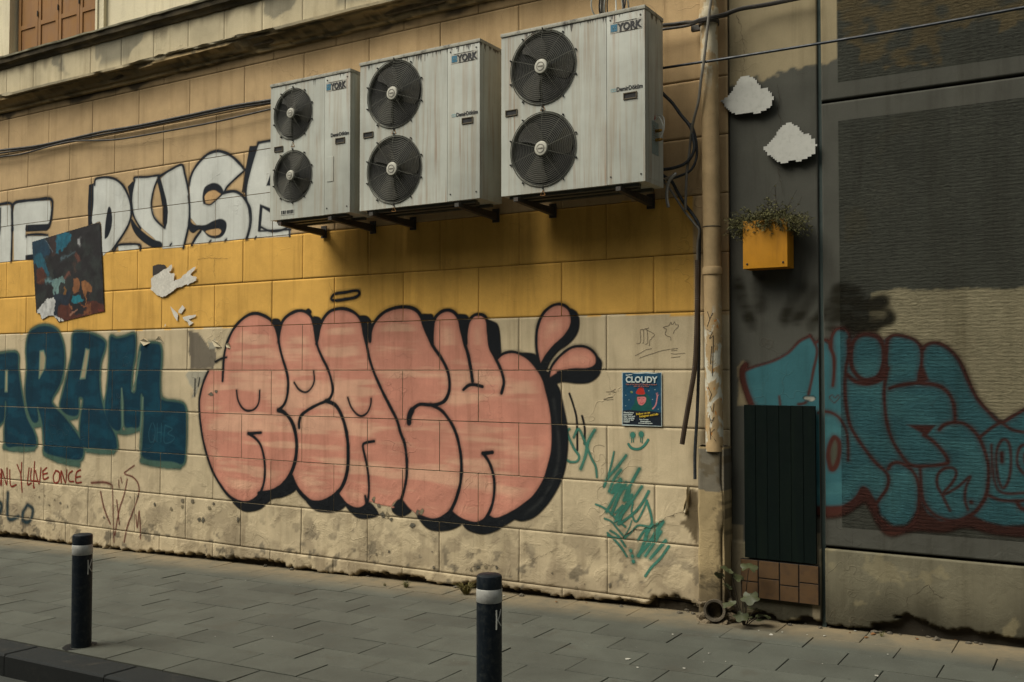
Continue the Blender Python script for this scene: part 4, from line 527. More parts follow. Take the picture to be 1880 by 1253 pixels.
def render_relief(nt, p):
    """height of the painted render: fine sand grain, trowel marks, rough broken patches near the ground"""
    sep = N(nt, 'ShaderNodeSeparateXYZ'); nt.links.new(p, sep.inputs[0])
    fine = noise(nt, p, 260, 3, .6); mid = noise(nt, p, 34, 5, .62); big = noise(nt, p, 6, 4, .55, .6)
    low = mapr(nt, sep.outputs['Z'], 1.25, .35, 0, 1)
    lmask = math_(nt, 'MULTIPLY', low, mapr(nt, big, .46, .6))
    rough = noise(nt, scale_vec(nt, p, (1, 1, 1.5)), 20, 7, .72, 1.2)
    h = math_(nt, 'ADD', math_(nt, 'MULTIPLY', fine, .08), math_(nt, 'MULTIPLY', mid, .26))
    h = math_(nt, 'ADD', h, math_(nt, 'MULTIPLY', math_(nt, 'MULTIPLY', rough, lmask), 1.15))
    # wrinkles of old paint
    wv = N(nt, 'ShaderNodeTexVoronoi', feature='DISTANCE_TO_EDGE'); wv.inputs['Scale'].default_value = 2.6
    dd = N(nt, 'ShaderNodeVectorMath', operation='ADD'); nz = N(nt, 'ShaderNodeTexNoise'); nz.inputs['Scale'].default_value = 5; nt.links.new(p, nz.inputs['Vector'])
    nt.links.new(p, dd.inputs[0]); nt.links.new(scale_vec(nt, nz.outputs['Color'], (.5, .5, .5)), dd.inputs[1]); nt.links.new(dd.outputs[0], wv.inputs['Vector'])
    cr = math_(nt, 'MULTIPLY', mapr(nt, wv.outputs['Distance'], .0, .014, 1, 0), mapr(nt, noise(nt, p, 1.7, 2), .5, .62))
    h = math_(nt, 'ADD', h, math_(nt, 'MULTIPLY', cr, .35))
    return h, lmask, cr, sep
def ripple_relief(nt, p):
    """coarse combed render on the panels of the grey building (real horizontal ridges)"""
    sep = N(nt, 'ShaderNodeSeparateXYZ'); nt.links.new(p, sep.inputs[0]); x, z = sep.outputs['X'], sep.outputs['Z']
    mx = math_(nt, 'GREATER_THAN', x, -1.527)
    m1 = math_(nt, 'MULTIPLY', math_(nt, 'GREATER_THAN', z, .665), math_(nt, 'LESS_THAN', z, 3.255)); m2 = math_(nt, 'GREATER_THAN', z, 3.505)
    m = math_(nt, 'MULTIPLY', mx, math_(nt, 'ADD', m1, m2, True))
    nz = N(nt, 'ShaderNodeTexNoise'); nz.inputs['Scale'].default_value = 17; nz.inputs['Detail'].default_value = 4; nt.links.new(p, nz.inputs['Vector'])
    wob = math_(nt, 'MULTIPLY', math_(nt, 'SUBTRACT', nz.outputs['Fac'], .5), 2.6)
    ph = math_(nt, 'ADD', math_(nt, 'MULTIPLY', z, 2*PI/.021), math_(nt, 'MULTIPLY', wob, 1.1))
    wv = math_(nt, 'MULTIPLY', math_(nt, 'ADD', math_(nt, 'SINE', ph), 1.), .5)
    st = noise(nt, scale_vec(nt, p, (22, 1, 60)), 1, 6, .8, .9)
    h = math_(nt, 'ADD', math_(nt, 'MULTIPLY', wv, .10), math_(nt, 'MULTIPLY', st, 1.4))
    return math_(nt, 'MULTIPLY', h, m), m
def make_wall_mat(name, alpha=False, ripple=False, gloss=.9):
    m, nt, b, out = new_mat(name); p = pos(nt)
    at = N(nt, 'ShaderNodeAttribute', attribute_name='col')
    h, lm, cr, sep = render_relief(nt, p)
    v = mapr(nt, noise(nt, p, 3.1, 5, .6), .3, .7, .84, 1.1)
    c = mixcol(nt, 1., at.outputs['Color'], N(nt, 'ShaderNodeCombineXYZ').outputs[0], 'MULTIPLY')
    comb = nt.nodes[-1] if False else None
    cx = N(nt, 'ShaderNodeCombineColor'); f2 = mapr(nt, noise(nt, p, 150, 3, .7), .3, .7, .93, 1.05); vv = math_(nt, 'MULTIPLY', v, f2)
    for i in range(3): nt.links.new(vv, cx.inputs[i])
    c = mixcol(nt, 1., at.outputs['Color'], cx.outputs[0], 'MULTIPLY')
    # vertical rain streaks and grime
    st = mapr(nt, noise(nt, scale_vec(nt, p, (9, 9, .7)), 1, 5, .65, .3), .5, .72, 0, .32)
    c = mixcol(nt, st, c, mixcol(nt, 1., c, rgb(150, 138, 118), 'MULTIPLY'))
    spk = mapr(nt, noise(nt, p, 46, 3, .5), .69, .74, 0, .45)
    c = mixcol(nt, math_(nt, 'MULTIPLY', spk, lm), c, rgb(104, 94, 76))
    c = mixcol(nt, math_(nt, 'MULTIPLY', cr, .18), c, rgb(66, 56, 42))
    if ripple:
        rh, rm = ripple_relief(nt, p)
        h = math_(nt, 'ADD', math_(nt, 'MULTIPLY', h, .6), math_(nt, 'MULTIPLY', rh, 6.0))
        pit = math_(nt, 'MULTIPLY', rm, mapr(nt, rh, .85, .45, 0, .55))
        c = mixcol(nt, pit, c, mixcol(nt, 1., c, rgb(120, 120, 116), 'MULTIPLY'))
    nt.links.new(c, b.inputs['Base Color']); b.inputs['Roughness'].default_value = gloss
    b.inputs['Specular IOR Level'].default_value = .15
    bump(nt, h, b, .006, .85)
    if alpha:
        tr = N(nt, 'ShaderNodeBsdfTransparent'); mx = N(nt, 'ShaderNodeMixShader')
        nt.links.new(at.outputs['Alpha'], mx.inputs[0]); nt.links.new(tr.outputs[0], mx.inputs[1]); nt.links.new(b.outputs[0], mx.inputs[2]); nt.links.new(mx.outputs[0], out.inputs[0])
    return m
M_render = make_wall_mat('painted_render'); M_paint = make_wall_mat('spray_paint', alpha=True, gloss=.7)
M_grey = make_wall_mat('grey_render', ripple=True); M_paint2 = make_wall_mat('spray_paint_on_comb', alpha=True, ripple=True, gloss=.75)
def simple(name, col, rough=.6, metal=0., var=.15, sc=12, bmp=0., bsc=60, dirt=None, dirt_amt=.5, spec=.4, streak=False):
    m, nt, b, out = new_mat(name); tc = N(nt, 'ShaderNodeTexCoord').outputs['Object']
    oi = N(nt, 'ShaderNodeObjectInfo'); ad = N(nt, 'ShaderNodeVectorMath', operation='ADD'); nt.links.new(tc, ad.inputs[0]); nt.links.new(scale_vec(nt, oi.outputs['Location'], (3.1, 2.3, 1.7)), ad.inputs[1]); p = ad.outputs[0]
    a = tuple(s2l(col)*(1-var))+(1,); c2 = tuple(np.minimum(s2l(col)*(1+var), 1))+(1,)
    c = mixcol(nt, mapr(nt, noise(nt, p, sc, 5, .6), .3, .7), a, c2)
    if dirt:
        vec = scale_vec(nt, p, (14, 14, 1.3)) if streak else p
        c = mixcol(nt, mapr(nt, noise(nt, vec, 1 if streak else sc*1.7, 6, .7), .5, .7, 0, dirt_amt), c, rgb(*dirt))
    nt.links.new(c, b.inputs['Base Color']); b.inputs['Metallic'].default_value = metal; b.inputs['Specular IOR Level'].default_value = spec
    nt.links.new(mapr(nt, noise(nt, p, sc*2, 3), .3, .7, max(rough-.12, .05), min(rough+.12, 1)), b.inputs['Roughness'])
    if bmp: bump(nt, noise(nt, p, bsc, 5, .65), b, bmp)
    return m
M_dark = simple('dark_rubber', (30, 32, 34), .55, bmp=.0008)
M_cable = simple('cable_sheath', (44, 40, 34), .65, dirt=(92, 84, 68), dirt_amt=.4, sc=8)
M_bluecable = simple('blue_black_cable', (22, 32, 40), .5)
M_conduit = simple('grey_conduit_plastic', (112, 108, 98), .55, dirt=(70, 64, 54))
M_insul = simple('black_foam_insulation', (40, 44, 46), .6, dirt=(92, 96, 96), dirt_amt=.5, sc=30, bmp=.001)
M_foil = simple('foil_wrap', (150, 148, 140), .35, .7, bmp=.004, bsc=90, dirt=(60, 60, 56))
M_hose = simple('corrugated_plastic', (62, 50, 38), .5)
M_hub = simple('fan_hub_plastic', (176, 174, 160), .5, dirt=(96, 90, 74), sc=30)
M_wire = simple('grille_wire', (88, 88, 78), .45, .3, var=.1)
M_blade = simple('fan_blade_plastic', (44, 42, 34), .5, dirt=(70, 62, 46), dirt_amt=.5)
M_cavity = simple('fan_cavity', (18, 18, 16), .7)
M_coil = simple('coil_fins', (26, 28, 28), .5, .4)
M_black = simple('black_plastic', (24, 24, 24), .5)
M_rust = simple('painted_bracket_steel', (58, 56, 50), .6, .1, dirt=(86, 52, 30), dirt_amt=.6, sc=20, bmp=.001)
M_rail = simple('galvanised_rail', (84, 84, 76), .55, .3, dirt=(56, 50, 42))
M_brass = simple('brass_valve', (170, 130, 60), .35, .9)
M_bollard = simple('bollard_paint', (12, 21, 28), .5, dirt=(58, 60, 56), dirt_amt=.55, sc=22, spec=.3)
M_band = simple('reflective_band', (165, 165, 158), .4, .2, var=.08, dirt=(110, 108, 100), sc=30)
M_white = simple('white_paint', (178, 178, 168), .7)
M_lblue = simple('label_blue', (30, 98, 124), .5, dirt=(120, 140, 140), sc=60)
M_ltext = simple('label_text', (18, 20, 22), .5, var=.05)
M_lpale = simple('label_pale_blue', (120, 150, 152), .5)
M_lplate = simple('label_film', (160, 158, 146), .5, dirt=(120, 110, 90), sc=50)
M_lorange = simple('label_orange', (150, 104, 48), .6)
M_yellow = simple('yellow_box_paint', (180, 124, 22), .6, var=.1, dirt=(110, 70, 14), dirt_amt=.35, streak=True, spec=.3)
M_green = simple('dark_green_board', (5, 15, 12), .75, var=.12, spec=.1, dirt=(14, 24, 16), streak=True, dirt_amt=.7)
M_brown = simple('brown_tile', (76, 54, 27), .75, dirt=(44, 30, 20), sc=16)
M_cloudw = simple('white_board', (172, 172, 164), .75, var=.05, dirt=(140, 140, 130), sc=18)
M_edge = simple('dark_board_edge', (34, 36, 34), .8)
M_leaf = simple('leaf', (58, 62, 36), .6, var=.35, sc=9, dirt=(40, 46, 28))
M_drygrass = simple('dry_plant', (86, 84, 46), .8, var=.4, sc=20)
M_twig = simple('twig', (46, 38, 26), .8)
M_soil = simple('soil', (30, 26, 20), .95, bmp=.01)
M_shutter = simple('brown_shutter', (132, 92, 42), .7, var=.12, sc=3, dirt=(100, 58, 34), streak=True)
M_paper = simple('torn_paper', (176, 172, 160), .85, var=.1, sc=14, bmp=.002)
M_paperw = simple('poster_border', (170, 184, 180), .7)
M_litter = simple('litter_paper', (170, 168, 156), .8)
M_dleaf = simple('dry_leaf', (112, 78, 44), .8, var=.3)
M_stone = simple('rubble_stone', (84, 78, 66), .9, bmp=.01, var=.3)
M_mortar = simple('crumbled_mortar', (104, 92, 72), .95, var=.25, sc=18, bmp=.012, bsc=26, dirt=(50, 46, 38))
M_frame = simple('window_frame_dark', (30, 28, 24), .7)

# clay downpipe paint: tan with peeled and scrawled lower length
def pipe_mat():
    m, nt, b, out = new_mat('downpipe_paint'); p = pos(nt); sep = N(nt, 'ShaderNodeSeparateXYZ'); nt.links.new(p, sep.inputs[0]); z = sep.outputs['Z']
    c = mixcol(nt, mapr(nt, noise(nt, p, 8, 5), .3, .7), rgb(150, 128, 92), rgb(178, 152, 112))
    low = mapr(nt, z, 2.12, 2.0)
    patch = math_(nt, 'MULTIPLY', low, mapr(nt, noise(nt, scale_vec(nt, p, (1, 1, .6)), 13, 4, .6, .6), .50, .56))
    c = mixcol(nt, patch, c, rgb(186, 182, 164))
    patch2 = math_(nt, 'MULTIPLY', low, mapr(nt, noise(nt, scale_vec(nt, p, (1.3, 1, .7)), 21, 3, .5, .4), .64, .68))
    c = mixcol(nt, patch2, c, rgb(168, 112, 54))
    top = math_(nt, 'MULTIPLY', mapr(nt, z, 3.5, 3.7), mapr(nt, noise(nt, scale_vec(nt, p, (1, 1, .5)), 12, 3), .5, .55))
    c = mixcol(nt, top, c, rgb(182, 172, 146))
    c = mixcol(nt, mapr(nt, noise(nt, p, 60, 5, .7), .62, .7, 0, .5), c, rgb(96, 80, 56))
    nt.links.new(c, b.inputs['Base Color']); b.inputs['Roughness'].default_value = .75; b.inputs['Specular IOR Level'].default_value = .3
    h = math_(nt, 'ADD', math_(nt, 'MULTIPLY', patch, -.6), noise(nt, p, 40, 5)); bump(nt, h, b, .002, .8)
    return m
M_pipe = pipe_mat()
# casing paint of the air conditioners
def casing_mat():
    m, nt, b, out = new_mat('casing_enamel'); tc = N(nt, 'ShaderNodeTexCoord').outputs['Object']; oi = N(nt, 'ShaderNodeObjectInfo')
    geo = pos(nt); ad = geo
    c = mixcol(nt, mapr(nt, noise(nt, ad, 2.2, 4), .3, .7), rgb(156, 158, 148), rgb(182, 185, 174))
    st = mapr(nt, noise(nt, scale_vec(nt, ad, (26, 20, 1.1)), 1, 6, .62, .4), .46, .7, 0, .6)
    c = mixcol(nt, st, c, rgb(142, 128, 106))
    rs = math_(nt, 'MULTIPLY', mapr(nt, noise(nt, scale_vec(nt, ad, (40, 20, 1.3)), 1, 3, .5, .2), .58, .70, 0, .5), mapr(nt, noise(nt, ad, 1.6, 3), .42, .58, .15, 1))
    c = mixcol(nt, rs, c, rgb(128, 92, 60))
    sep = N(nt, 'ShaderNodeSeparateXYZ'); nt.links.new(geo, sep.inputs[0])
    drip = noise(nt, scale_vec(nt, ad, (60, 30, 3.5)), 1, 3, .6)
    lim = math_(nt, 'ADD', 4.022, math_(nt, 'MULTIPLY', math_(nt, 'SUBTRACT', drip, .5), .30))
    dm = math_(nt, 'MULTIPLY', mapr(nt, math_(nt, 'SUBTRACT', sep.outputs['Z'], lim), -.01, .006), mapr(nt, noise(nt, scale_vec(nt, ad, (3, 3, 1)), 1.2, 3), .40, .5, 0, .92))
    c = mixcol(nt, dm, c, rgb(44, 38, 28))
    spk = mapr(nt, noise(nt, ad, 90, 3, .5), .7, .75, 0, .4); c = mixcol(nt, spk, c, rgb(108, 96, 76))
    nt.links.new(c, b.inputs['Base Color']); b.inputs['Roughness'].default_value = .5; b.inputs['Specular IOR Level'].default_value = .35
    bump(nt, noise(nt, ad, 4, 3), b, .004, .5)
    return m
M_case = casing_mat()
M_lid = simple('casing_lid_dirty', (150, 148, 134), .6, dirt=(48, 42, 32), dirt_amt=.9, sc=9)

# ------------------------------------------------------------------ ground heights
def gz(x, y=0.): return .06+.0236*x
ZC = [1.66+.4*k for k in range(-5, 8)]     # course lines of the wall: -0.34 .. 4.46
def course_of(z): return int(math.floor((z-1.66)/.4+1e-6))
def joints(k, x0, x1):
    off = -10.54 if k % 2 == 0 else -10.171
    j = math.floor((x0-off)/.7375); r = []
    while True:
        x = off+j*.7375
        if x > x1: break
        if x > x0: r.append(x)
        j += 1
    return r
def wall_disp(x, z):
    d = (fbm(x*1.3, z*1.3, 21, 2)-.5)*.010
    g = z-gz(x)
    low = sm(.62, .25, g)
    d = d+low*(fbm(x*3.2, z*3.2, 25, 3)-.5)*.018
    return d
def wall_ero(x, z):
    g = z-gz(x); lim = -.022+.045*sm(.4, .75, fbm(x*1.7, x*0+.3, 31, 3))+.065*(fbm(x*26, z*26, 33, 4))
    lim = lim+.085*np.exp(-((x+2.66)/.17)**4)
    return sm(.006, -.006, g-lim)
XR = -2.2516
WX0 = -15.0
def wall_col(x, z):
    C = np.empty(x.shape+(3,))
    tan = s2l((182, 155, 115)); yel = s2l((210, 164, 82)); bei = s2l((190, 174, 142))
    C[:] = tan
    n = (fbm(x*7, z*7, 40, 3)-.5)
    C *= (.96+.08*fbm(x*18, z*18, 41, 3))[..., None]; m = (z < 2.862+.004*n) & (x < -2.497); C[m] = yel
    m = (z < 2.058+.012*n-.02*sm(-2.95, -2.6, x)) ; C[m] = bei
    C *= (.93+.14*fbm(x*.9, z*.9, 42, 3))[..., None]
    g = z-gz(x)
    # ground splash grime, exposed mortar chips
    gr = sm(.55, .0, g)*sm(.38, .62, fbm(x*2.1, z*3.1, 44, 5))
    C += (s2l((122, 110, 92))-C)*(gr*.48)[..., None]
    gr = sm(1.0, .3, g)*sm(.52, .60, fbm(x*7.3+7, z*7.3, 46, 5))
    C += (s2l((132, 118, 96))-C)*(gr*.45)[..., None]
    ch = sm(.6, .1, g)*sm(.64, .67, fbm(x*10.5, z*13, 48, 4))
    C += (s2l((108, 100, 84))-C)*(ch*.85)[..., None]
    # cornice shade painted onto the wall top, then ragged dark patches
    cornice_shade = sm(4.2, 4.56, z+.22*(fbm(x*2, z*2, 50, 4)-.5))*.6
    C += (s2l((92, 76, 50))-C)*cornice_shade[..., None]
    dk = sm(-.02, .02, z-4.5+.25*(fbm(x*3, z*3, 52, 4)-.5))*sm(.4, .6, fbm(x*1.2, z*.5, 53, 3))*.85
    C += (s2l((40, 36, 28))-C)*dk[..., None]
    gp, _ = cover_fill(x+.02*(fbm(x*20, z*20, 54, 3)-.5), z+.02*(fbm(x*20, z*20, 55, 3)-.5), Z['grey_peel'], .004, 0)
    C += (s2l((112, 104, 90))-C)*gp[..., None]
    for q in Z['light_peel']:
        gp, _ = cover_fill(x+.03*(fbm(x*20, z*20, 56, 3)-.5), z, q, .005, 0); C += (s2l((148, 146, 132))-C)*(gp*.8)[..., None]
    gp, _ = cover_fill(x, z, Z['torn_dark'], .004, 0); C += (s2l((104, 92, 70))-C)*gp[..., None]
    e = wall_ero(x, z)
    C += (s2l((52, 46, 36))-C)*e[..., None]
    return C
def grid_faces(nx, nz, b):
    i, j = np.meshgrid(np.arange(nx-1), np.arange(nz-1)); a = b+j*nx+i
    return np.stack([a, a+1, a+1+nx, a+nx], -1).reshape(-1, 4)
blk_rng = random.Random(5)
BLK = {}
def blk_off(k, i):
    if (k, i) not in BLK: BLK[(k, i)] = (blk_rng.uniform(-.0012, .0012), blk_rng.uniform(.965, 1.03))
    return BLK[(k, i)]
def blocks(x0, x1, z0, z1):
    """rectangles of the scored ashlar render inside a region"""
    for k in range(course_of(z0), course_of(z1-1e-6)+1):
        za = 1.66+.4*k; zb = za+.4; J = joints(k, x0-2, x1+2)
        for a, b in zip(J[:-1], J[1:]):
            if b <= x0 or a >= x1: continue
            yield k, int(round((a+10.54)/.3687)), a, b, za, zb
GRV = .0032
def sheet(x0, x1, z0, z1, res, yoff, colfn, alpha=False, deep=True):
    V = []; Fs = []; Cs = []; n = 0
    for k, i, a, b, za, zb in blocks(x0, x1, z0, z1):
        yo, tone = blk_off(k, i)
        xa, xb, ya, yb = max(a+GRV, x0), min(b-GRV, x1), max(za+GRV, z0), min(zb-GRV, z1)
        if xb-xa < .004 or yb-ya < .004: continue
        xs = np.linspace(xa, xb, max(2, int((xb-xa)/res)+2)); zs = np.linspace(ya, yb, max(2, int((yb-ya)/res)+2))
        if deep:
            xs = np.concatenate([[max(a, x0)], xs, [min(b, x1)]]); zs = np.concatenate([[max(za, z0)], zs, [min(zb, z1)]])
        X, Zz = np.meshgrid(xs, zs)
        Y = -(wall_disp(X, Zz)+yo)+yoff
        if deep:
            ring = np.zeros(X.shape, bool); ring[0] = ring[-1] = True; ring[:, 0] = ring[:, -1] = True
            Y = np.where(ring, .010, Y)+wall_ero(X, Zz)*(.04+.05*fbm(X*9, Zz*9, 61, 3))
        r = colfn(X, Zz); C, A = r if alpha else (r, np.ones(X.shape))
        C = C*tone
        if deep: C = np.where(ring[..., None], C*.45, C)
        if alpha:
            if A.max() < .03: continue
            Fa = grid_faces(len(xs), len(zs), 0); am = A.ravel()[Fa].max(1) > .03; Fa = Fa[am]
            used = np.unique(Fa); remap = -np.ones(X.size, int); remap[used] = np.arange(len(used))
            V.append(np.stack([X, Y, Zz], -1).reshape(-1, 3)[used]); Cs.append(np.concatenate([C, A[..., None]], -1).reshape(-1, 4)[used]); Fs.append(remap[Fa]+n); n += len(used)
        else:
            V.append(np.stack([X, Y, Zz], -1).reshape(-1, 3)); Cs.append(np.concatenate([C, A[..., None]], -1).reshape(-1, 4)); Fs.append(grid_faces(len(xs), len(zs), n)); n += X.size
    return np.concatenate(V), np.concatenate(Fs), np.concatenate(Cs)

# ------------------------------------------------------------------ main wall
wall = empty('building_wall', (0, 0, 0), 'long ochre and beige rendered wall scored into blocks, covered in graffiti below a crumbling cornice', 'wall')
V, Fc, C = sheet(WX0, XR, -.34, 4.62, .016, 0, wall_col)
link('render_face', me_from('render_face', V, Fc, C, True), wall, M_render)
mb = MB(); mb.box(WX0, XR, .14, .5, -.5, 4.6); mb.box(WX0, XR, .02, .14, .25, 4.6); mb.build('wall_core', M_mortar, wall)
def ops_bounds(ops):
    P = np.array([q for op in ops for q in op[2]]); return P[:, 0].min()-.12, P[:, 0].max()+.12, P[:, 1].min()-.12, P[:, 1].max()+.12
def graffiti(key, label, y, res=.0068, name='graffiti', xmax=XR):
    ops = G[key]; x0, x1, z0, z1 = ops_bounds(ops); x1 = min(x1, xmax)
    V, Fc, C = sheet(x0, x1, z0, z1, res, y, lambda X, Zz: paint(ops, X, Zz), True, False)
    # scuffs where old plaster chips have fallen off with the paint
    o = link(name, me_from(name, V, Fc, C, True), wall, M_paint); o['label'] = label
    return o
graffiti('white', 'white block letter graffiti with black outlines on tan blocks', -.0022)
graffiti('teal', 'dark teal letter graffiti with pale green edges', -.0022)
graffiti('pink', 'large pink bubble letter graffiti with thick black outlines', -.0034, .0064)
graffiti('ticks', 'two short black spray strokes right of pink letters', -.0022, .005)
graffiti('letters_green', 'faint green sprayed loops beside pink letters', -.0028, .005)
graffiti('smiley', 'green dripping smiley face under the blue poster', -.0022, .0028)
graffiti('scribble', 'dense green marker scribble low on the wall', -.0022, .005)
graffiti('pencil', 'thin pencil doodles and scrawled notes around the poster', -.0022, .0022)
graffiti('redtext', 'dark red handwriting reading only live once', -.0028, .0045)
graffiti('redtag', 'faded red scrawled tag of thin strokes', -.0028, .006)
graffiti('yolo', 'blurred dark blue letters near the ground', -.0028, .007)
# chipped spots lying bare through render and paint
rr = random.Random(3); chips = []
for cx, cz, r in Z['chips']:
    pts = [(cx+r*rr.uniform(.35, 1.0)*math.cos(a), cz+r*rr.uniform(.3, .95)*math.sin(a)) for a in [2*PI*k/9+rr.uniform(-.2, .2) for k in range(9)]]
    chips.append(['F', rr.choice([(104, 98, 84), (112, 104, 86), (128, 118, 94), (92, 88, 76)]), pts, .003, 0, None, 1])
ch_ops = chips
def chipfn(X, Zz):
    Xj = X+.018*(fbm(X*35, Zz*35, 71, 3)-.5); Zj = Zz+.018*(fbm(X*35, Zz*35, 72, 3)-.5); return paint(ch_ops, Xj, Zj)
x0, x1, z0, z1 = ops_bounds(ch_ops); V, Fc, C = sheet(x0, min(x1, XR), z0, z1, .007, -.0045, chipfn, True, False)
o = link('bare_patch', me_from('bare_patch', V, Fc, C, True), wall, M_paint); o['label'] = 'small grey patches of exposed mortar'
# curled flap of loosened plaster skin
M_skin = simple('loose_paint_skin', (176, 164, 136), .9, var=.1, sc=14)
def flap(pts, curl, name):
    mb = MB(); n = len(pts); c = np.mean(np.array(pts), 0)
    vs = [(p[0], -.003-curl*abs(math.sin(i*1.7))*.6-(curl if i % 2 else 0), p[1]) for i, p in enumerate(pts)]+[(p[0], -.0015, p[1]) for p in pts]
    mb.add(vs+[(c[0], -.004, c[1])], [(i, (i+1) % n, 2*n) for i in range(n)]+[(i, (i+1) % n, n+(i+1) % n, n+i) for i in range(n)])
    return mb.build(name, M_skin, wall)
flap(Z['flap'], .02, 'plaster_flap')
for q in ([(-7.27, 1.95), (-7.17, 1.92), (-7.12, 1.87), (-7.2, 1.88)], [(-7.07, 1.90), (-7.02, 1.91), (-7.0, 1.86), (-7.04, 1.87)], [(-8.28, 1.95), (-8.2, 1.97), (-8.12, 1.93), (-8.2, 1.9)], [(-8.05, 1.95), (-7.98, 1.99), (-7.92, 1.92)]):
    flap(q, .012, 'plaster_flap')

def crack(pts, w, parent, y=-.0045, seed=0):
    rc = random.Random(seed); P = [np.array(q, float) for q in pts]; Q = []
    for a, b in zip(P[:-1], P[1:]):
        k = max(2, int(np.linalg.norm(b-a)/.012))
        for i in range(k): Q.append(a+(b-a)*i/k+np.array([rc.gauss(0, .0035), rc.gauss(0, .0035)]))
    Q.append(P[-1]); mb = MB(); vs = []; n = len(Q)
    for i, q in enumerate(Q):
        t = Q[min(i+1, n-1)]-Q[max(i-1, 0)]; t = t/(np.linalg.norm(t)+1e-9); ww = w*rc.uniform(.25, 1)*min(1, (n-i)/6+.15); yy = y-float(wall_disp(np.array([q[0]]), np.array([q[1]]))[0]) if parent is wall else y
        vs += [(q[0]-t[1]*ww, yy, q[1]+t[0]*ww), (q[0]+t[1]*ww, yy, q[1]-t[0]*ww)]
    mb.add(vs, [(2*i, 2*i+1, 2*i+3, 2*i+2) for i in range(n-1)]); return mb.build('crack', M_crack, parent)
M_crack = simple('crack_gap', (48, 40, 28), .95)
for i, q in enumerate(Z['cracks']):
    if q[0][0] < XR: crack(q, .0016, wall, seed=i)
crack(Z['torn_line'], .0035, wall, seed=50)

# ------------------------------------------------------------------ cornice, band and upper storey (parts of the same building)
prof = [(.0, 4.535), (-.03, 4.54), (-.035, 4.565), (-.055, 4.575), (-.075, 4.60), (-.115, 4.625), (-.13, 4.632), (-.135, 4.648), (-.165, 4.652), (-.168, 4.675), (-.15, 4.682), (-.085, 4.70)]
xs = np.arange(WX0, XR+.3, .03)
V = []; Cc = []
for x in xs: pass
X = np.repeat(xs[:, None], len(prof), 1); S = np.repeat(np.arange(len(prof))[None, :], len(xs), 0)
Yp = np.array([p[0] for p in prof])[S]; Zp = np.array([p[1] for p in prof])[S]
brk = sm(.56, .68, fbm(X*1.5, S*.25, 80, 4))*np.clip(np.minimum(S, 11-S)/3., 0, 1)
Yc = Yp+brk*.05*(fbm(X*8, S*.8, 81, 3))-0.003*fbm(X*20, S*1., 82, 2); Zc = Zp+brk*.05*fbm(X*6, S*.5, 83, 3)+(fbm(X*.7, S*0, 84, 2)-.5)*.012+(fbm(X*9, S*0, 85, 2)-.5)*.006
cc = np.empty(X.shape+(3,)); cc[:] = s2l((160, 138, 98))
g1 = sm(.42, .60, fbm(X*.8, S*.35, 86, 5)); cc += (s2l((58, 54, 42))-cc)*(g1*.55)[..., None]
g2 = sm(.5, .6, fbm(X*7, S*1.3, 87, 4))*sm(.3, .6, fbm(X*.6, S*0., 88, 2)); cc += (s2l((40, 42, 36))-cc)*(g2*.7)[..., None]
cc += (s2l((110, 102, 84))-cc)*(brk*.6)[..., None]
m = S >= 8; cc[m] = cc[m]*.4+s2l((176, 168, 142))*.6
nv = X.size
Fq = grid_faces(len(prof), len(xs), 0)
link('cornice', me_from('cornice', np.stack([X, Yc, Zc], -1).reshape(-1, 3), Fq[:, ::-1], np.concatenate([cc, np.ones(X.shape+(1,))], -1).reshape(-1, 4), False), wall, M_render)
# fascia band with vertical scored joints
V = []; Fs = []; Cs = []; n = 0; x = WX0+.11
while x < XR+.25:
    xb = x+.49; xs_ = np.concatenate([[x], np.linspace(x+.003, xb-.003, 26), [xb]]); zs_ = np.linspace(4.66, 5.02, 22)
    X, Zz = np.meshgrid(xs_, zs_); Y = np.full(X.shape, -.07)-(fbm(X*2, Zz*2, 90, 2)-.5)*.006; Y[:, 0] = Y[:, -1] = -.062
    c = np.empty(X.shape+(3,)); c[:] = s2l((184, 172, 142)); c *= (.92+.14*fbm(X*1.1, Zz, 91, 3))[..., None]
    st = sm(4.88, 5.02, Zz+.22*(fbm(X*9, Zz*1.2, 92, 4)-.5))*sm(.4, .6, fbm(X*1.3, Zz*.3, 93, 3)); c += (s2l((70, 62, 46))-c)*(st*.6)[..., None]
    pe = sm(.60, .63, fbm(X*2.2+3, Zz*2.2, 94, 4))*sm(4.72, 4.82, Zz); c += (s2l((120, 116, 100))-c)*(pe*.8)[..., None]
    c[:, 0] *= .4; c[:, -1] *= .4
    V.append(np.stack([X, Y, Zz], -1).reshape(-1, 3)); Cs.append(np.concatenate([c, np.ones(X.shape+(1,))], -1).reshape(-1, 4)); Fs.append(grid_faces(len(xs_), len(zs_), n)); n += X.size; x = xb
link('fascia_band', me_from('fascia_band', np.concatenate(V), np.concatenate(Fs), np.concatenate(Cs), True), wall, M_render)
mb = MB(); mb.box(WX0, XR, -.06, .5, 4.601, 5.0); mb.build('band_core', M_mortar, wall)
prof = [(-.06, 4.995), (-.09, 5.0), (-.105, 5.03), (-.135, 5.045), (-.14, 5.09), (-.155, 5.095), (-.157, 5.112), (.0, 5.13), (.12, 5.14)]
xs = np.arange(WX0, XR+.3, .03); X = np.repeat(xs[:, None], len(prof), 1); S = np.repeat(np.arange(len(prof))[None, :], len(xs), 0)
Yc = np.array([p[0] for p in prof])[S]+.01*fbm(X*12, S*1., 95, 3); Zc = np.array([p[1] for p in prof])[S]+(fbm(X*6, S*.4, 96, 3)-.5)*.012
cc = np.empty(X.shape+(3,)); cc[:] = s2l((92, 82, 62)); cc += (s2l((38, 36, 28))-cc)*(sm(.35, .6, fbm(X*3, S*.8, 97, 4))*.8)[..., None]; m = S >= 5; cc[m] = cc[m]*.35+s2l((150, 146, 124))*.65
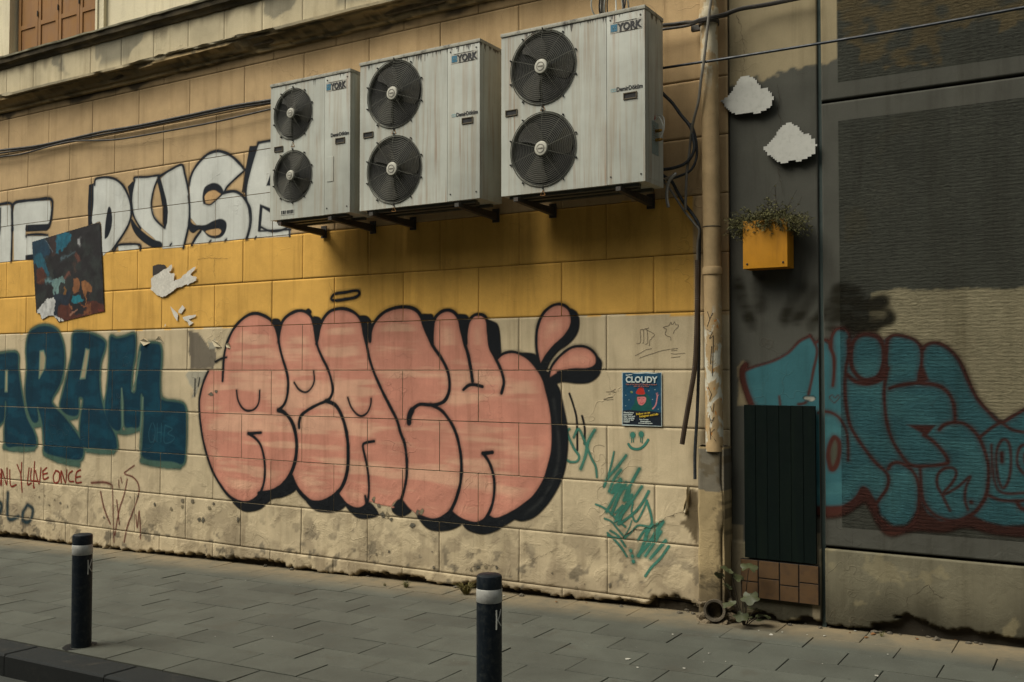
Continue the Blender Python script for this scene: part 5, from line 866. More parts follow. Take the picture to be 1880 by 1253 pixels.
link('ledge', me_from('ledge', np.stack([X, Yc, Zc], -1).reshape(-1, 3), grid_faces(len(prof), len(xs), 0)[:, ::-1], np.concatenate([cc, np.ones(X.shape+(1,))], -1).reshape(-1, 4), False), wall, M_render)
# upper storey wall with the shuttered window opening
wx0, wx1 = -10.66, -9.13
mb = MB(); mb.box(WX0, wx0, .10, .5, 5.1, 8); mb.box(wx1, XR, .10, .5, 5.1, 8); mb.box(wx0, wx1, .10, .5, 7.3, 8); mb.box(wx0, wx1, .10, .5, 5.1, 5.16)
M_upper = simple('cream_upper_render', (206, 196, 166), .9, var=.08, sc=3, bmp=.004, bsc=40, dirt=(160, 146, 112), streak=True, dirt_amt=.4)
mb.build('upper_storey', M_upper, wall)
mb = MB()
for a, b in ((wx0-.14, wx0), (wx1, wx1+.14)): mb.box(a, b, .06, .0995, 5.12, 7.45)
mb.box(wx1+.03, wx1+.055, .045, .0595, 5.12, 7.45)
mb.build('window_surround', M_upper, wall)
mb = MB(); mb.box(wx0, wx1, .34, .38, 5.16, 7.3); sh = mb.build('window', M_frame, wall); sh['label'] = 'tall window closed by brown folding shutters'
lw = (wx1-wx0-.05)/4
for i in range(4):
    a = wx0+.045+i*lw; mb = MB(); mb.bbox(a+.004, a+lw-.004, .15, .185, 5.17, 7.28, .004)
    mb.bbox(a+.004, a+.05, .138, .1495, 5.17, 7.28, .003); mb.bbox(a+lw-.05, a+lw-.004, .138, .1495, 5.17, 7.28, .003)
    for zz in (5.17, 5.50, 6.2, 6.9): mb.box(a+.0505, a+lw-.0505, .139, .1495, zz, zz+.05)
    mb.build('shutter', M_shutter, sh)
for i in (1, 2, 3):
    for zz in (5.6, 6.4): mb = MB(); mb.tube([(wx0+.045+i*lw, .13, zz), (wx0+.045+i*lw, .13, zz+.06)], .008, 6, smooth=0); mb.build('hinge', M_rust, sh)

# ------------------------------------------------------------------ tan return strip, pier and downpipe between the two buildings
mb = MB()
bm_pts = []
pier = empty('plaster_pier', (-2.34, -.1, 0), 'chipped plaster pier with a grey patch, boxing in the foot of the downpipe', 'pier')
nx, nz = 30, 150
def pier_col(x, z):
    c = np.empty(x.shape+(3,)); c[:] = s2l((158, 140, 104)); c *= (.9+.2*fbm(x*6, z*3, 101, 4))[..., None]
    m = (z > .855+.03*(fbm(x*12, z*3, 102, 3)-.5)) & (z < 1.135); c[m] = s2l((108, 102, 88))
    d = sm(.60, .64, fbm(x*14, z*14, 103, 4)); c += (s2l((92, 82, 62))-c)*(d*.7)[..., None]
    g = sm(.5, .1, z)*sm(.35, .6, fbm(x*5, z*5, 104, 4)); c += (s2l((70, 62, 48))-c)*(g*.8)[..., None]
    return c
PA = [(-.0, -2.438), (-.11, -2.434), (-.125, -2.42), (-.125, -2.265), (-.11, -2.252), (.03, -2.249)]
t = np.linspace(0, len(PA)-1.001, 60); ti = t.astype(int); fr = t-ti; PAa = np.array(PA)
py = PAa[ti, 0]*(1-fr)+PAa[ti+1, 0]*fr; pxx = PAa[ti, 1]*(1-fr)+PAa[ti+1, 1]*fr
zs = np.linspace(-.06, 1.15, 130); T, Zz = np.meshgrid(np.arange(60), zs); X = pxx[T]; Y = py[T]
n1 = (fbm(X*9+Y*9, Zz*7, 105, 4)-.5); Xo = X+n1*.012*np.sign(X+2.34); Yo = Y-n1*.014*(Y < -.05)
edge = sm(.42, .6, fbm(Zz*6, T*.05, 106, 3))*np.exp(-((T-38)/3.)**2); Yo = Yo+edge*.022; Xo = Xo-edge*.02
cc = pier_col(X, Zz); cc += (s2l((98, 88, 68))-cc)*(edge*.6)[..., None]
o = link('pier_body', me_from('pier_body', np.stack([Xo, Yo, Zz], -1).reshape(-1, 3), grid_faces(60, 130, 0)[:, ::-1], np.concatenate([cc, np.ones(X.shape+(1,))], -1).reshape(-1, 4), True), pier, M_render); o.location = (2.34, .1, 0)
mb = MB(); bm = bmesh.new()
vs = [(-2.432, .0, 1.14), (-2.432, -.118, 1.148), (-2.40, -.122, 1.165), (-2.34, -.12, 1.155), (-2.28, -.122, 1.168), (-2.256, -.118, 1.15), (-2.256, .02, 1.15)]
mb.add([(x+2.34, y+.1, z) for x, y, z in vs]+[(.0, .0, 1.175)], [(i, (i+1) % 7, 7) for i in range(7)]); mb.build('pier_top', M_mortar, pier)
bm.free()
dp = empty('downpipe', (-2.344, -.09, 1.15), 'cream rainwater downpipe with collar joints and scribbled lower half, beside the grey building', 'downpipe')
mb = MB()
def pr(z): return .0595 if z > 2.2 else .0605
def pcx(z): return 0+(-.004 if z > 2 else .0)*(z-1.15)+.019
prof_pts = [(.019-.008*(z-1.15), 0, z-1.15) for z in np.linspace(1.12, 6.2, 18)]
mb.tube([(p[0], p[1], p[2]) for p in prof_pts], .0585, 28, True, 0); mb.build('pipe', M_pipe, dp, True)
def pxat(z): return .019-.008*(z-1.15)
for zc, hh, r in ((2.30, .05, .066), (4.03, .07, .066)):
    mb = MB(); mb.lathe([(.058, -.002), (r, 0), (r+.002, .008), (r, hh-.01), (r-.003, hh), (.058, hh+.002)], (pxat(zc), 0, zc-1.15), 28); mb.build('collar', M_pipe, dp, True)
mb = MB(); mb.lathe([(.058, -.003), (.0612, -.002), (.0612, .003), (.058, .004)], (pxat(2.62), 0, 2.62-1.15), 28); mb.build('collar_ring', M_rust, dp, True)
mb = MB(); mb.lathe([(.068, 0), (.070, .004), (.070, .026), (.068, .03)], (pxat(3.99), 0, 3.99-1.15), 28); mb.box(-.14, -.05, .02, .05, 3.97-1.15+.01, 4.0-1.15+.02); mb.build('wall_clamp', M_rust, dp, True)
# scribbled letters down the pipe (curved strokes wrapped on its front)
mb = MB()
def pipe_stroke(pts, r=.0022):
    P = []
    for u, z in pts:
        a = -PI/2+u/.06; P.append((pxat(z)+.0592*math.cos(a), .0592*math.sin(a), z-1.15))
    mb.tube(P, r, 5, True, 0)
for s in ([(-.018, 2.05), (.0, 2.00), (-.02, 1.95)], [(.0, 2.0), (.02, 2.04)], [(-.02, 1.93), (.015, 1.91), (-.005, 1.87)], [(.0, 1.87), (.022, 1.89), (.012, 1.62)], [(-.03, 1.83), (.03, 1.82)], [(.01, 1.82), (.0, 1.7)], [(-.02, 1.55), (.005, 1.50), (-.01, 1.46)], [(-.005, 1.42), (.012, 1.38), (.02, 1.44)], [(-.015, 1.36), (0, 1.31), (.02, 1.35)], [(-.01, 1.33), (.015, 1.33)], [(-.01, 1.28), (-.005, 1.2)], [(.02, 1.27), (-.008, 1.24), (.03, 1.19)]): pipe_stroke(s)
mb.build('marker_scrawl', M_black, dp)
# cracked outlet socket at the foot of the pier
ou = empty('drain_outlet', (-2.295, -.19, .09), 'round open rusty drain mouth set in crumbled mortar at the foot of the pier', 'drain')
mb = MB(); mb.lathe([(.052, .16), (.052, .0), (.056, -.012), (.070, -.015), (.073, -.005), (.070, .03), (.066, .16)], (0, 0, 0), 28, 'y'); mb.lathe([(.0, .10), (.053, .10)], (0, 0, 0), 28, 'y'); mb.build('pipe_mouth', simple('old_iron', (84, 76, 62), .8, .2, dirt=(44, 38, 30), bmp=.004, sc=24), ou, True)
ou.rotation_euler = (math.radians(-8), 0, math.radians(14))
mb = MB(); mb.lathe([(0., .0985), (.0515, .0985)], (0, 0, 0), 24, 'y'); mb.build('bore', M_cavity, ou)
def rock(mbx, c, s, seed, sub=2, sq=(1, 1, .7)):
    bm = bmesh.new(); bmesh.ops.create_icosphere(bm, subdivisions=sub, radius=1); r_ = random.Random(seed); o3 = Vector((r_.uniform(0, 50), r_.uniform(0, 50), r_.uniform(0, 50)))
    from mathutils import noise as mn
    for v in bm.verts:
        k = 1+.55*mn.noise(v.co*1.1+o3)+.25*mn.noise(v.co*2.9+o3); v.co = Vector((v.co.x*sq[0], v.co.y*sq[1], v.co.z*sq[2]))*k*s+Vector(c)
    bm.verts.index_update(); mbx.add([v.co[:] for v in bm.verts], [[v.index for v in f.verts] for f in bm.faces]); bm.free()
mb = MB()
for i, (x, y, z, s) in enumerate([(-.075, .08, -.06, .05), (.08, .08, -.05, .055), (.0, .10, -.095, .07), (-.08, .12, .03, .045), (.085, .12, .03, .05), (.0, .13, .075, .05), (.12, .1, -.07, .05), (-.05, .02, -.09, .04), (.06, .02, -.085, .04)]): rock(mb, (x, y, z), s, i+40, 3)
mb.build('mortar_bed', M_mortar, ou)

# ------------------------------------------------------------------ grey neighbouring building
gb = empty('grey_building', (0, 0, 0), 'dark grey painted building on the right with combed render panels above a bare concrete plinth', 'building')
def grey_col(x, z):
    C = np.empty(x.shape+(3,)); C[:] = s2l((75, 75, 68)); C *= (.9+.2*fbm(x*1.3, z*1.3, 110, 4))[..., None]
    j = lambda s, a=.02: a*(fbm(x*22, z*22, s, 3)-.5)
    comb = (x > -1.527) & (((z > .665) & (z < 3.255)) | (z > 3.505)); C[comb] *= np.array([.88, .92, .88])
    cov, _ = cover_fill(x+j(111, .05), z+j(112, .03), Z['beige_panel'], .006, 0); C += (s2l((148, 140, 112))-C)*cov[..., None]
    cov, _ = cover_fill(x+j(113), z+j(114), Z['beige_left'], .006, 0); C += (s2l((140, 128, 100))-C)*cov[..., None]
    top = np.where(x < -1.526, cover_fill(x+j(115, .04), z+j(116, .05), Z['colA_top'], .01, 0)[0], 0); C += (s2l((142, 130, 102))-C)*top[..., None]
    cov = cover_fill(x+j(117, .08), z+j(118, .08), Z['top_tan'], .01, 0)[0]*(z > 3.505)*(x > -1.527)*sm(.30, .55, fbm(x*9, z*13, 119, 4)); C += (s2l((96, 86, 62))-C)*cov[..., None]
    ol = (z > 2.1)*(x > -1.5)*(z < 3.26)*sm(.62, .75, fbm(x*4, z*5, 120, 4))*sm(-.9, -1.4, x)*.3; C += (s2l((80, 74, 52))-C)*ol[..., None]
    for q in Z['chips_white']:
        cov, _ = cover_fill(x+j(121), z+j(122), q, .004); C += (s2l((150, 150, 138))-C)*cov[..., None]
    # bare concrete plinth
    pl = z < .525+.002*0; nb = s2l((112, 107, 88))*(1.); cp = np.empty(C.shape); cp[:] = nb
    cp *= (.6+.75*fbm(x*2.6, z*1.7, 123, 6))[..., None]; g = z-gz(x)
    dm = sm(.42, .02, g+.2*(fbm(x*4, z*2, 124, 4)-.5)); cp += (s2l((48, 46, 36))-cp)*(dm*.85)[..., None]
    sp = sm(.62, .66, fbm(x*7, z*7, 125, 4)); cp += (s2l((140, 130, 100))-cp)*(sp*.4)[..., None]
    C = np.where(pl[..., None], cp, C)
    m = (x < -1.66) & (z < .62+.02*(fbm(x*9, z*9, 126, 2)-.5)) & ((x < -2.17) | (x > -1.71)); C[m] = s2l((128, 118, 96))*.9
    e = sm(.005, -.005, g-(-.012+.06*sm(.4, .7, fbm(x*3, x*0+.6, 127, 3))+.05*np.exp(-((x+1.13)/.15)**4)+.12*(fbm(x*15, z*13, 129, 4)-.5)*np.exp(-((x+1.1)/.4)**2)+.06*(fbm(x*16, z*16, 128, 4)-.2))); C += (s2l((46, 42, 35))-C)*e[..., None]
    return C
def grey_y(x, z):
    g = z-gz(x); e = sm(.005, -.005, g-(-.012+.06*sm(.4, .7, fbm(x*3, x*0+.6, 127, 3))+.05*np.exp(-((x+1.13)/.15)**4)+.12*(fbm(x*15, z*13, 129, 4)-.5)*np.exp(-((x+1.1)/.4)**2)+.06*(fbm(x*16, z*16, 128, 4)-.2)))
    return .022-(fbm(x*1.2, z*1.2, 130, 2)-.5)*.008+e*.05-((z < .525)*.012)
def grey_panel(x0, x1, z0, z1, name='painted_panel', res=.012):
    xs = np.linspace(x0, x1, max(2, int((x1-x0)/res)+1)); zs = np.linspace(z0, z1, int((z1-z0)/res)+1); xs = np.concatenate([[x0], xs, [x1]]); zs = np.concatenate([[z0], zs, [z1]])
    X, Zz = np.meshgrid(xs, zs); Y = grey_y(X, Zz); Y[0] = Y[-1] = .075; Y[:, 0] = Y[:, -1] = .075
    C = grey_col(X, Zz)
    return link(name, me_from(name, np.stack([X, Y, Zz], -1).reshape(-1, 3), grid_faces(len(xs), len(zs), 0), np.concatenate([C, np.ones(X.shape+(1,))], -1).reshape(-1, 4), True), gb, M_grey)
grey_panel(-2.249, -1.660, -.1, 5.6)
grey_panel(-1.632, 1.8, .541, 3.378); grey_panel(-1.632, 1.8, 3.398, 5.6); grey_panel(-1.632, 1.8, -.1, .523, 'concrete_plinth')
mb = MB(); mb.box(-2.248, 1.8, .076, .5, -.4, 8); mb.box(-2.248, 1.8, .0, .0755, 5.6, 8); mb.build('building_core', M_edge, gb)
mb = MB(); mb.box(-1.6585, -1.6335, .035, .06, -.1, 5.6); mb.build('joint_strip', simple('joint_strip_paint', (50, 62, 58), .8, dirt=(30, 40, 38), sc=8), gb)
def graffiti2(key, label, y, res=.008, lim=None):
    ops = G[key]; x0, x1, z0, z1 = ops_bounds(ops); x0 = max(x0, -2.245); x1 = min(x1, .1); V = []; Fs = []; Cs = []; n = 0
    for a, b in ((x0, -1.664), (-1.628, x1)):
        for za, zb in ((max(z0, .0), .520), (.545, min(z1, 3.37))):
            if zb-za < .02: continue
            xs = np.linspace(a, b, int((b-a)/res)+1); zs = np.linspace(za, zb, int((zb-za)/res)+1); X, Zz = np.meshgrid(xs, zs)
            Cc_, A = paint(ops, X, Zz)
            for q in Z['chips_white']: A = A*(1-cover_fill(X, Zz, q, .004)[0])
            if A.max() < .03: continue
            Y = grey_y(X, Zz)+y; Fa = grid_faces(len(xs), len(zs), 0); Fa = Fa[A.ravel()[Fa].max(1) > .03]; used = np.unique(Fa); rm = -np.ones(X.size, int); rm[used] = np.arange(len(used))
            V.append(np.stack([X, Y, Zz], -1).reshape(-1, 3)[used]); Cs.append(np.concatenate([Cc_, A[..., None]], -1).reshape(-1, 4)[used]); Fs.append(rm[Fa]+n); n += len(used)
    o = link('graffiti', me_from('graffiti', np.concatenate(V), np.concatenate(Fs), np.concatenate(Cs), True), gb, M_paint2); o['label'] = label
graffiti2('smears', 'dark olive hand-like smears', -.0025, .012)
graffiti2('blue', 'blue bubble graffiti with brown-red outlines', -.0038)

for i, q in enumerate(Z['cracks']):
    if q[0][0] > XR: crack(q, .0018, gb, .0095 if q[0][1] < .6 else .012, 20+i)
# ------------------------------------------------------------------ unseen facade behind the viewer, added to block low sky light
ob = empty('sky_block_facade', (-4, -10.2, 0), 'unseen plain rendered building added across the street to block low sky light', 'building')
M_opp = simple('opposite_render', (100, 98, 90), .9, var=.1, sc=1.5, bmp=.004)
mb = MB(); ow = [(x, z) for x in np.arange(-26, 26, 2.6) for z in (.2, 3.6)]
mb.box(-30, 30, -.6, -.4, -1, 7.6); mb.box(-30, 30, -.39, 0, -1, .19); mb.box(-30, 30, -.39, 0, 2.5, 3.59); mb.box(-30, 30, -.39, 0, 5.6, 7.6); mb.box(-30.2, 30.2, -.39, .2, 7.6, 7.8)
for x in np.arange(-28, 28, 2.6): mb.box(x-.9, x+.9, -.39, -.001, .191, 2.499); mb.box(x-.9, x+.9, -.39, -.001, 3.591, 5.599)
mb.build('wall', M_opp, ob)
mb = MB(); mb.box(-28, 28, -.36, -.34, .2, 2.49); mb.box(-28, 28, -.36, -.34, 3.6, 5.59); mb.build('window_glass', M_dark, ob)

# ------------------------------------------------------------------ air conditioning units
M_tri = M_lorange
def ac_unit(x0, z0, w, h, fx, fz, fr, seam, label, lab_dx, big, extra=False):
    D = .30; Y0 = -.52
    u = empty('air_conditioner', (x0, Y0, z0), label, 'air conditioner', 'air conditioning units bracketed to the wall')
    # casing: shell (sides, top, bottom, back)
    mb = MB(); mb.bbox(0, w, .02, D, 0, h-.022, .006); mb.build('casing', M_case, u, True)
    # front panel with two real round openings
    bm = bmesh.new()
    def loop(pts):
        vs = [bm.verts.new(p) for p in pts]
        for a, b in zip(vs, vs[1:]+vs[:1]): bm.edges.new((a, b))
        return vs
    loop([(.0, 0, .0), (seam-.002, 0, .0), (seam-.002, 0, h-.03), (.0, 0, h-.03)])
    holes = []
    for zc in fz: holes.append(loop([(fx+fr*math.cos(2*PI*k/64), 0, zc+fr*math.sin(2*PI*k/64)) for k in range(64)]))
    bmesh.ops.triangle_fill(bm, use_beauty=True, use_dissolve=False, edges=bm.edges[:])
    for f in list(bm.faces):
        c = f.calc_center_median()
        if any((c.x-fx)**2+(c.z-zc)**2 < (fr*.98)**2 for zc in fz): bm.faces.remove(f)
    ret = bmesh.ops.extrude_face_region(bm, geom=bm.faces[:]); 
    for v in [g for g in ret['geom'] if isinstance(g, bmesh.types.BMVert)]: v.co.y += .0195
    bmesh.ops.recalc_face_normals(bm, faces=bm.faces[:]); me = bpy.data.meshes.new('front_panel'); bm.to_mesh(me); bm.free(); link('front_panel', me, u, M_case)
    mb = MB(); mb.bbox(seam+.002, w, -.003, .0195, 0, h-.03, .005); mb.build('service_panel', M_case, u, True)
    mb = MB(); mb.bbox(-.004, w+.004, -.008, D+.004, h-.026, h, .006); mb.build('lid', M_lid, u, True)
    # fans
    for zc in fz:
        cav = MB(); cav.lathe([(fr, .0196), (fr*.985, .0198), (fr*.98, .0199), (0, .0199)], (fx, 0, zc), 48, 'y'); co_ = cav.build('fan_opening', M_cavity, u)
        bl = MB()
        for k in range(3):
            a0 = 2*PI*k/3+.5+(zc*3 % 1)
            vs = []; fs = []; nr, na = 7, 10
            for i in range(nr):
                r = fr*(.24+.68*i/(nr-1))
                for j in range(na):
                    t = j/(na-1); a = a0+(.25+.9*t)+(.25*(i/(nr-1)))+(.12*math.sin(t*PI)); rr_ = r*(1-.10*abs(2*t-1)**3*(i/(nr-1)))
                    vs.append((fx+rr_*math.cos(a), .016-.010*t, zc+rr_*math.sin(a)))
            for i in range(nr-1):
                for j in range(na-1): fs.append((i*na+j, i*na+j+1, (i+1)*na+j+1, (i+1)*na+j))
            bl.add(vs, fs)
        bl.lathe([(0, .004), (fr*.2, .004), (fr*.24, .016)], (fx, 0, zc), 24, 'y'); bl.build('fan_blades', M_blade, u, True)
        gr = MB(); nr = int(fr/.0125)
        def gy(r): return -.012-.020*math.sqrt(max(0, 1-(r/fr)**4))+.006
        for i in range(3, nr+1):
            r = fr*1.03*i/nr; segs = 56; ang = [2*PI*k/segs for k in range(segs+1)]; rw = .0020 if i < nr else .0035
            gr.tube([(fx+r*math.cos(a), gy(min(r, fr)), zc+r*math.sin(a)) for a in ang], rw, 4, False, 0)
        for k in range(10):
            a = 2*PI*k/10+PI/2; ir = fr*.15; pts = [(fx+r*math.cos(a), gy(min(r, fr))+.002, zc+r*math.sin(a)) for r in np.linspace(ir, fr*1.04, 6)]; gr.tube(pts, .0019, 5, True, 0)
        g = gr.build('fan_grille', M_wire, u, True, sharp=80)
        hb = MB(); hb.lathe([(0, -.038), (fr*.10, -.0375), (fr*.185, -.034), (fr*.21, -.026), (fr*.21, -.018)], (fx, 0, zc), 28, 'y'); hub = hb.build('hub_cap', M_hub, g, True)
        hb = MB(); hb.lathe([(fr*.10, -.0385), (fr*.115, -.0395), (fr*.125, -.0375)], (fx, 0, zc), 24, 'y'); hb.bbox(fx-fr*.075, fx+fr*.075, -.0400, -.038, zc-fr*.018, zc+fr*.018, .0006, 1); hb.build('hub_badge', M_conduit, g)
        for k in range(10):
            bt = MB(); a = 2*PI*k/10+PI/2; bt.lathe([(0, -.013), (.005, -.0125), (.006, -.009), (.006, .0)], (fx+fr*1.085*math.cos(a), 0, zc+fr*1.085*math.sin(a)), 8, 'y')
            bt.tube([(fx+fr*1.03*math.cos(a), -.008, zc+fr*1.03*math.sin(a)), (fx+fr*1.085*math.cos(a), -.008, zc+fr*1.085*math.sin(a))], .0024, 4, True, 0)
            bt.build('grille_bolt', M_black, u)
    # handles
    for hx, hz, yy in ((.085 if big else .095, .585, -.0), (w-.105 if big else w-.10, .575, -.003)):
        mb = MB(); W_, H_ = .098, .046; t = .007
        mb.bbox(hx-W_/2, hx+W_/2, yy-.007, yy, hz+H_/2-t, hz+H_/2, .001, 1); mb.bbox(hx-W_/2, hx+W_/2, yy-.007, yy, hz-H_/2, hz-H_/2+t, .001, 1)
        mb.bbox(hx-W_/2, hx-W_/2+t, yy-.007, yy, hz-H_/2+t+.0002, hz+H_/2-t-.0002, .001, 1); mb.bbox(hx+W_/2-t, hx+W_/2, yy-.007, yy, hz-H_/2+t+.0002, hz+H_/2-t-.0002, .001, 1)
        hd = mb.build('handle', simple('handle_rim', (78, 68, 46), .6, dirt=(40, 34, 24)), u)
        mb = MB(); mb.box(hx-W_/2+t+.0003, hx+W_/2-t-.0003, yy-.0025, yy-.0004, hz-H_/2+t+.0003, hz+H_/2-t-.0003); mb.build('handle_recess', M_cavity, hd)
    # maker's lettering
    lw_ = .205 if big else .225; lx = w-.245 if big else w-.245; lz = h-.145; k = .9 if not big else 1
    mb = MB(); mb.box(lx-.004, lx+.226*k, -.0045, -.0032, lz-.006, lz+.066); lb = mb.build('brand_label', M_lplate, u)
    mb = MB(); mb.box(lx, lx+.048*k, -.0062, -.0047, lz+.004, lz+.052); mb.build('brand_square', M_lblue, lb)
    mb = MB()
    for a in range(3): mb.tube([(lx+.024*k-.014*math.cos(PI*a/3), -.0066, lz+.028-.014*math.sin(PI*a/3)), (lx+.024*k+.014*math.cos(PI*a/3), -.0066, lz+.028+.014*math.sin(PI*a/3))], .0012, 4, True, 0)
    mb.build('brand_star', M_lpale, lb)
    text_mesh('brand_text', 'YORK', .068, M_ltext, lb, (lx+.054*k, -.0062, lz+.004), bold=.0032, sx=.88*k, space=1.04)
    mb = MB(); mb.box(lx+.02, lx+.19*k, -.0060, -.0047, lz+.0615, lz+.0645); mb.box(lx+.06, lx+.20*k, -.0060, -.0047, lz-.0045, lz-.002); mb.build('label_line', M_rust, lb)
    # distributor lettering
    dz = .615
    if big:
        mb = MB(); mb.lathe([(.007, -.0045), (.012, -.0045)], (w-.235, 0, dz+.012), 16, 'y'); mb.lathe([(.007, -.0044), (.012, -.0044)], (w-.218, 0, dz+.012), 16, 'y'); mb.build('distributor_mark', M_lpale, u)
    text_mesh('distributor_text', 'DemirDöküm', .040, M_ltext, u, (w-.205 if big else w-.200, -.0045, dz), bold=.0011, sx=.84, space=1.0)
    # warning triangles
    for zc in [(fz[0]+fz[1])/2]+([fz[1]-fr-.055] if big else []):
        mb = MB(); P = [(fx, -.003, zc+.022), (fx-.020, -.003, zc-.014), (fx+.020, -.003, zc-.014)]
        for a, b in zip(P, P[1:]+P[:1]): mb.tube([a, b], .0018, 4, True, 0)
        mb.build('warning_mark', M_lorange, u)
    if not big:
        mb = MB(); mb.box(.12, .27, -.0022, -.0006, .035, .078); pb = mb.build('model_plate', M_white, u)
        mb = MB()
        for a, b in ((.13, .142), (.148, .165), (.17, .18), (.19, .202), (.206, .216), (.221, .233), (.238, .25), (.254, .264)): mb.box(a, b, -.0034, -.0024, .042, .071)
        mb.build('plate_digits', M_ltext, pb)
        mb = MB(); mb.bbox(seam+.03, seam+.10, -.007, -.0028, .26, .46, .002, 1); mb.build('cover_plate', M_case, u)
    # side screws and rear coil
    for zz in (.05, h-.06):
        for xx in (w-.03, seam+.03): mb = MB(); mb.lathe([(0, -.007), (.006, -.0065), (.006, -.003)], (xx, 0, zz), 8, 'y'); mb.build('panel_screw', M_rust, u)
    mb = MB(); mb.box(w+.0002, w+.002, .05, D-.02, .03, h-.06); sp_ = mb.build('side_panel', M_case, u)
    mb = MB()
    if extra:
        mb.box(w+.0022, w+.0035, .10, .21, .20, .42); st_ = mb.build('side_sticker', simple('faded_sticker', (122, 136, 132), .6, dirt=(96, 100, 92), sc=70), u)
        mb = MB()
        for q in range(7): mb.box(w+.0036, w+.0046, .115, .115+.03+.05*((q*37) % 5)/5, .385-q*.016, .391-q*.016)
        mb.build('sticker_print', M_conduit, st_)
        mb = MB(); mb.add([(w+.0036, .15, .47), (w+.0036, .135, .43), (w+.0036, .165, .43)], [(0, 1, 2)]); mb.build('sticker_triangle', simple('sticker_red', (150, 70, 60), .6), st_)
    # brackets and rails
    for bx in (.12, w-.20):
        mb = MB(); bz = -.022; L = .50
        mb.add([(bx, -.03, bz), (bx+.035, -.03, bz), (bx+.035, L+.01, bz), (bx, L+.01, bz), (bx, -.03, bz-.028), (bx+.035, -.03, bz-.028), (bx+.035, L+.01, bz-.058), (bx, L+.01, bz-.058)], [(0, 1, 2, 3), (7, 6, 5, 4), (0, 4, 5, 1), (1, 5, 6, 2), (2, 6, 7, 3), (3, 7, 4, 0)])
        mb.box(bx-.012, bx+.047, L-.004, L+.0075, bz-.075, bz+.03)
        br = mb.build('mounting_bracket', M_rust, u)
        for q in (-.02, .02): mb = MB(); mb.lathe([(0, -.022), (.011, -.022), (.011, .012), (0, .012)], (bx+.017, .05+q, -.012), 6, 'z'); mb.build('bracket_bolt', M_rail, br)
    for q in ((.05, w-.06, .03, .065, -.0215, -.0005), (.05, w-.06, .24, .275, -.0215, -.0005), (.1, w-.1, .10, .15, -.026, -.0005)): mb = MB(); mb.box(*q); mb.build('support_rail', M_rail, u)
    return u
ac_unit(-5.995, 2.895, .862, 1.135, .252, (.858, .348), .203, .595, 'smallest air conditioner, left end of the row, with a number plate low on its front', .0, False)
ac_unit(-5.035, 2.895, 1.118, 1.16, .337, (.868, .290), .252, .832, 'middle air conditioner of the three, its right side shaded', .0, True)
u3 = ac_unit(-3.735, 2.89, 1.108, 1.16, .340, (.869, .298), .252, .830, 'nearest air conditioner, right end of the row, with wires heaped on its lid', .0, True, True)
for zz in (.30, .36): mb = MB(); mb.tube([(1.108, .16, zz), (1.15, .16, zz)], .011, 8, True, 0); mb.lathe([(.011, -.006), (.018, -.005), (.018, .005), (.011, .006)], (1.145, .16, zz), 8, 'z'); mb.build('valve', M_brass, u3)
mb = MB(); mb.tube([(1.108, .2, .48), (1.16, .18, .45), (1.17, .16, .36), (1.145, .15, .30)], .004, 6); mb.build('valve_wire', M_white, u3); mb = MB(); mb.tube([(1.108, .14, .42), (1.15, .13, .44), (1.175, .14, .38), (1.15, .16, .33)], .004, 6); mb.build('valve_wire', M_white, u3)

# ------------------------------------------------------------------ cables
names = {'wall_cable': ('cable', M_cable), 'span_cable': ('cable', M_bluecable), 'grey_conduit': ('conduit', M_conduit), 'refrigerant_line': ('hose', M_insul), 'foil_line': ('hose', M_foil), 'thin_pipe': ('pipe', M_conduit), 'corrugated_hose': ('hose', M_hose)}
labs = {'wall_cable': ['thick dark cable on top of the bundle sagging under the cornice', 'second dark cable just under the top one of the left wall bundle', 'thin cable that drops lowest below the left wall bundle', 'upper of two dark cables crossing in front of the top of the downpipe', 'lower of two dark cables crossing in front of the top of the downpipe'],
        'span_cable': ['blue-black cable stretched across the downpipe and grey building'], 'grey_conduit': ['pale grey cable hanging down across the front of the downpipe'],
        'refrigerant_line': ['thick black insulated line looping beside the right air conditioner', 'thin black line curling below the thick loop beside the right air conditioner', 'black line running down the wall along the left side of the downpipe'],
        'foil_line': ['frayed silver foil wrapped line end hanging under the right air conditioner'], 'thin_pipe': ['thin grey pipe slanting down to the downpipe below the air conditioner'], 'corrugated_hose': ['brown corrugated hose hanging open-ended beside the downpipe']}
for n_, lst in K.items():
    for i, (pts, r, c_) in enumerate(lst):
        mb = MB(); mb.tube(pts, r, 8, True, 5, rib=.012 if n_ == 'corrugated_hose' else 0)
        tag(mb.build(n_, names[n_][1], None, True), labs[n_][i], names[n_][0], 'dark cables on the wall' if n_ == 'wall_cable' else None)
# tangle of wires on the lid of the right unit
rg = random.Random(8)
tg = empty('wire_tangle', (-2.95, -.38, 4.05), 'loops of loose black and white wire heaped on top of the right air conditioner', 'wires')
for q in range(9):
    mb = MB(); cx, cy = rg.uniform(-.03, .05), rg.uniform(-.06, .06); pts = []
    for t in np.linspace(0, PI, 8): pts.append((cx+math.cos(t)*(.06+.03*rg.random()), cy+rg.uniform(-.01, .01)+.05*math.sin(t*2), .004+math.sin(t)*(.18+.12*rg.random())))
    mb.tube(pts, .0055, 6); mb.build('wire', M_white if q % 3 == 0 else M_conduit if q % 3 == 1 else M_dark, tg, True)
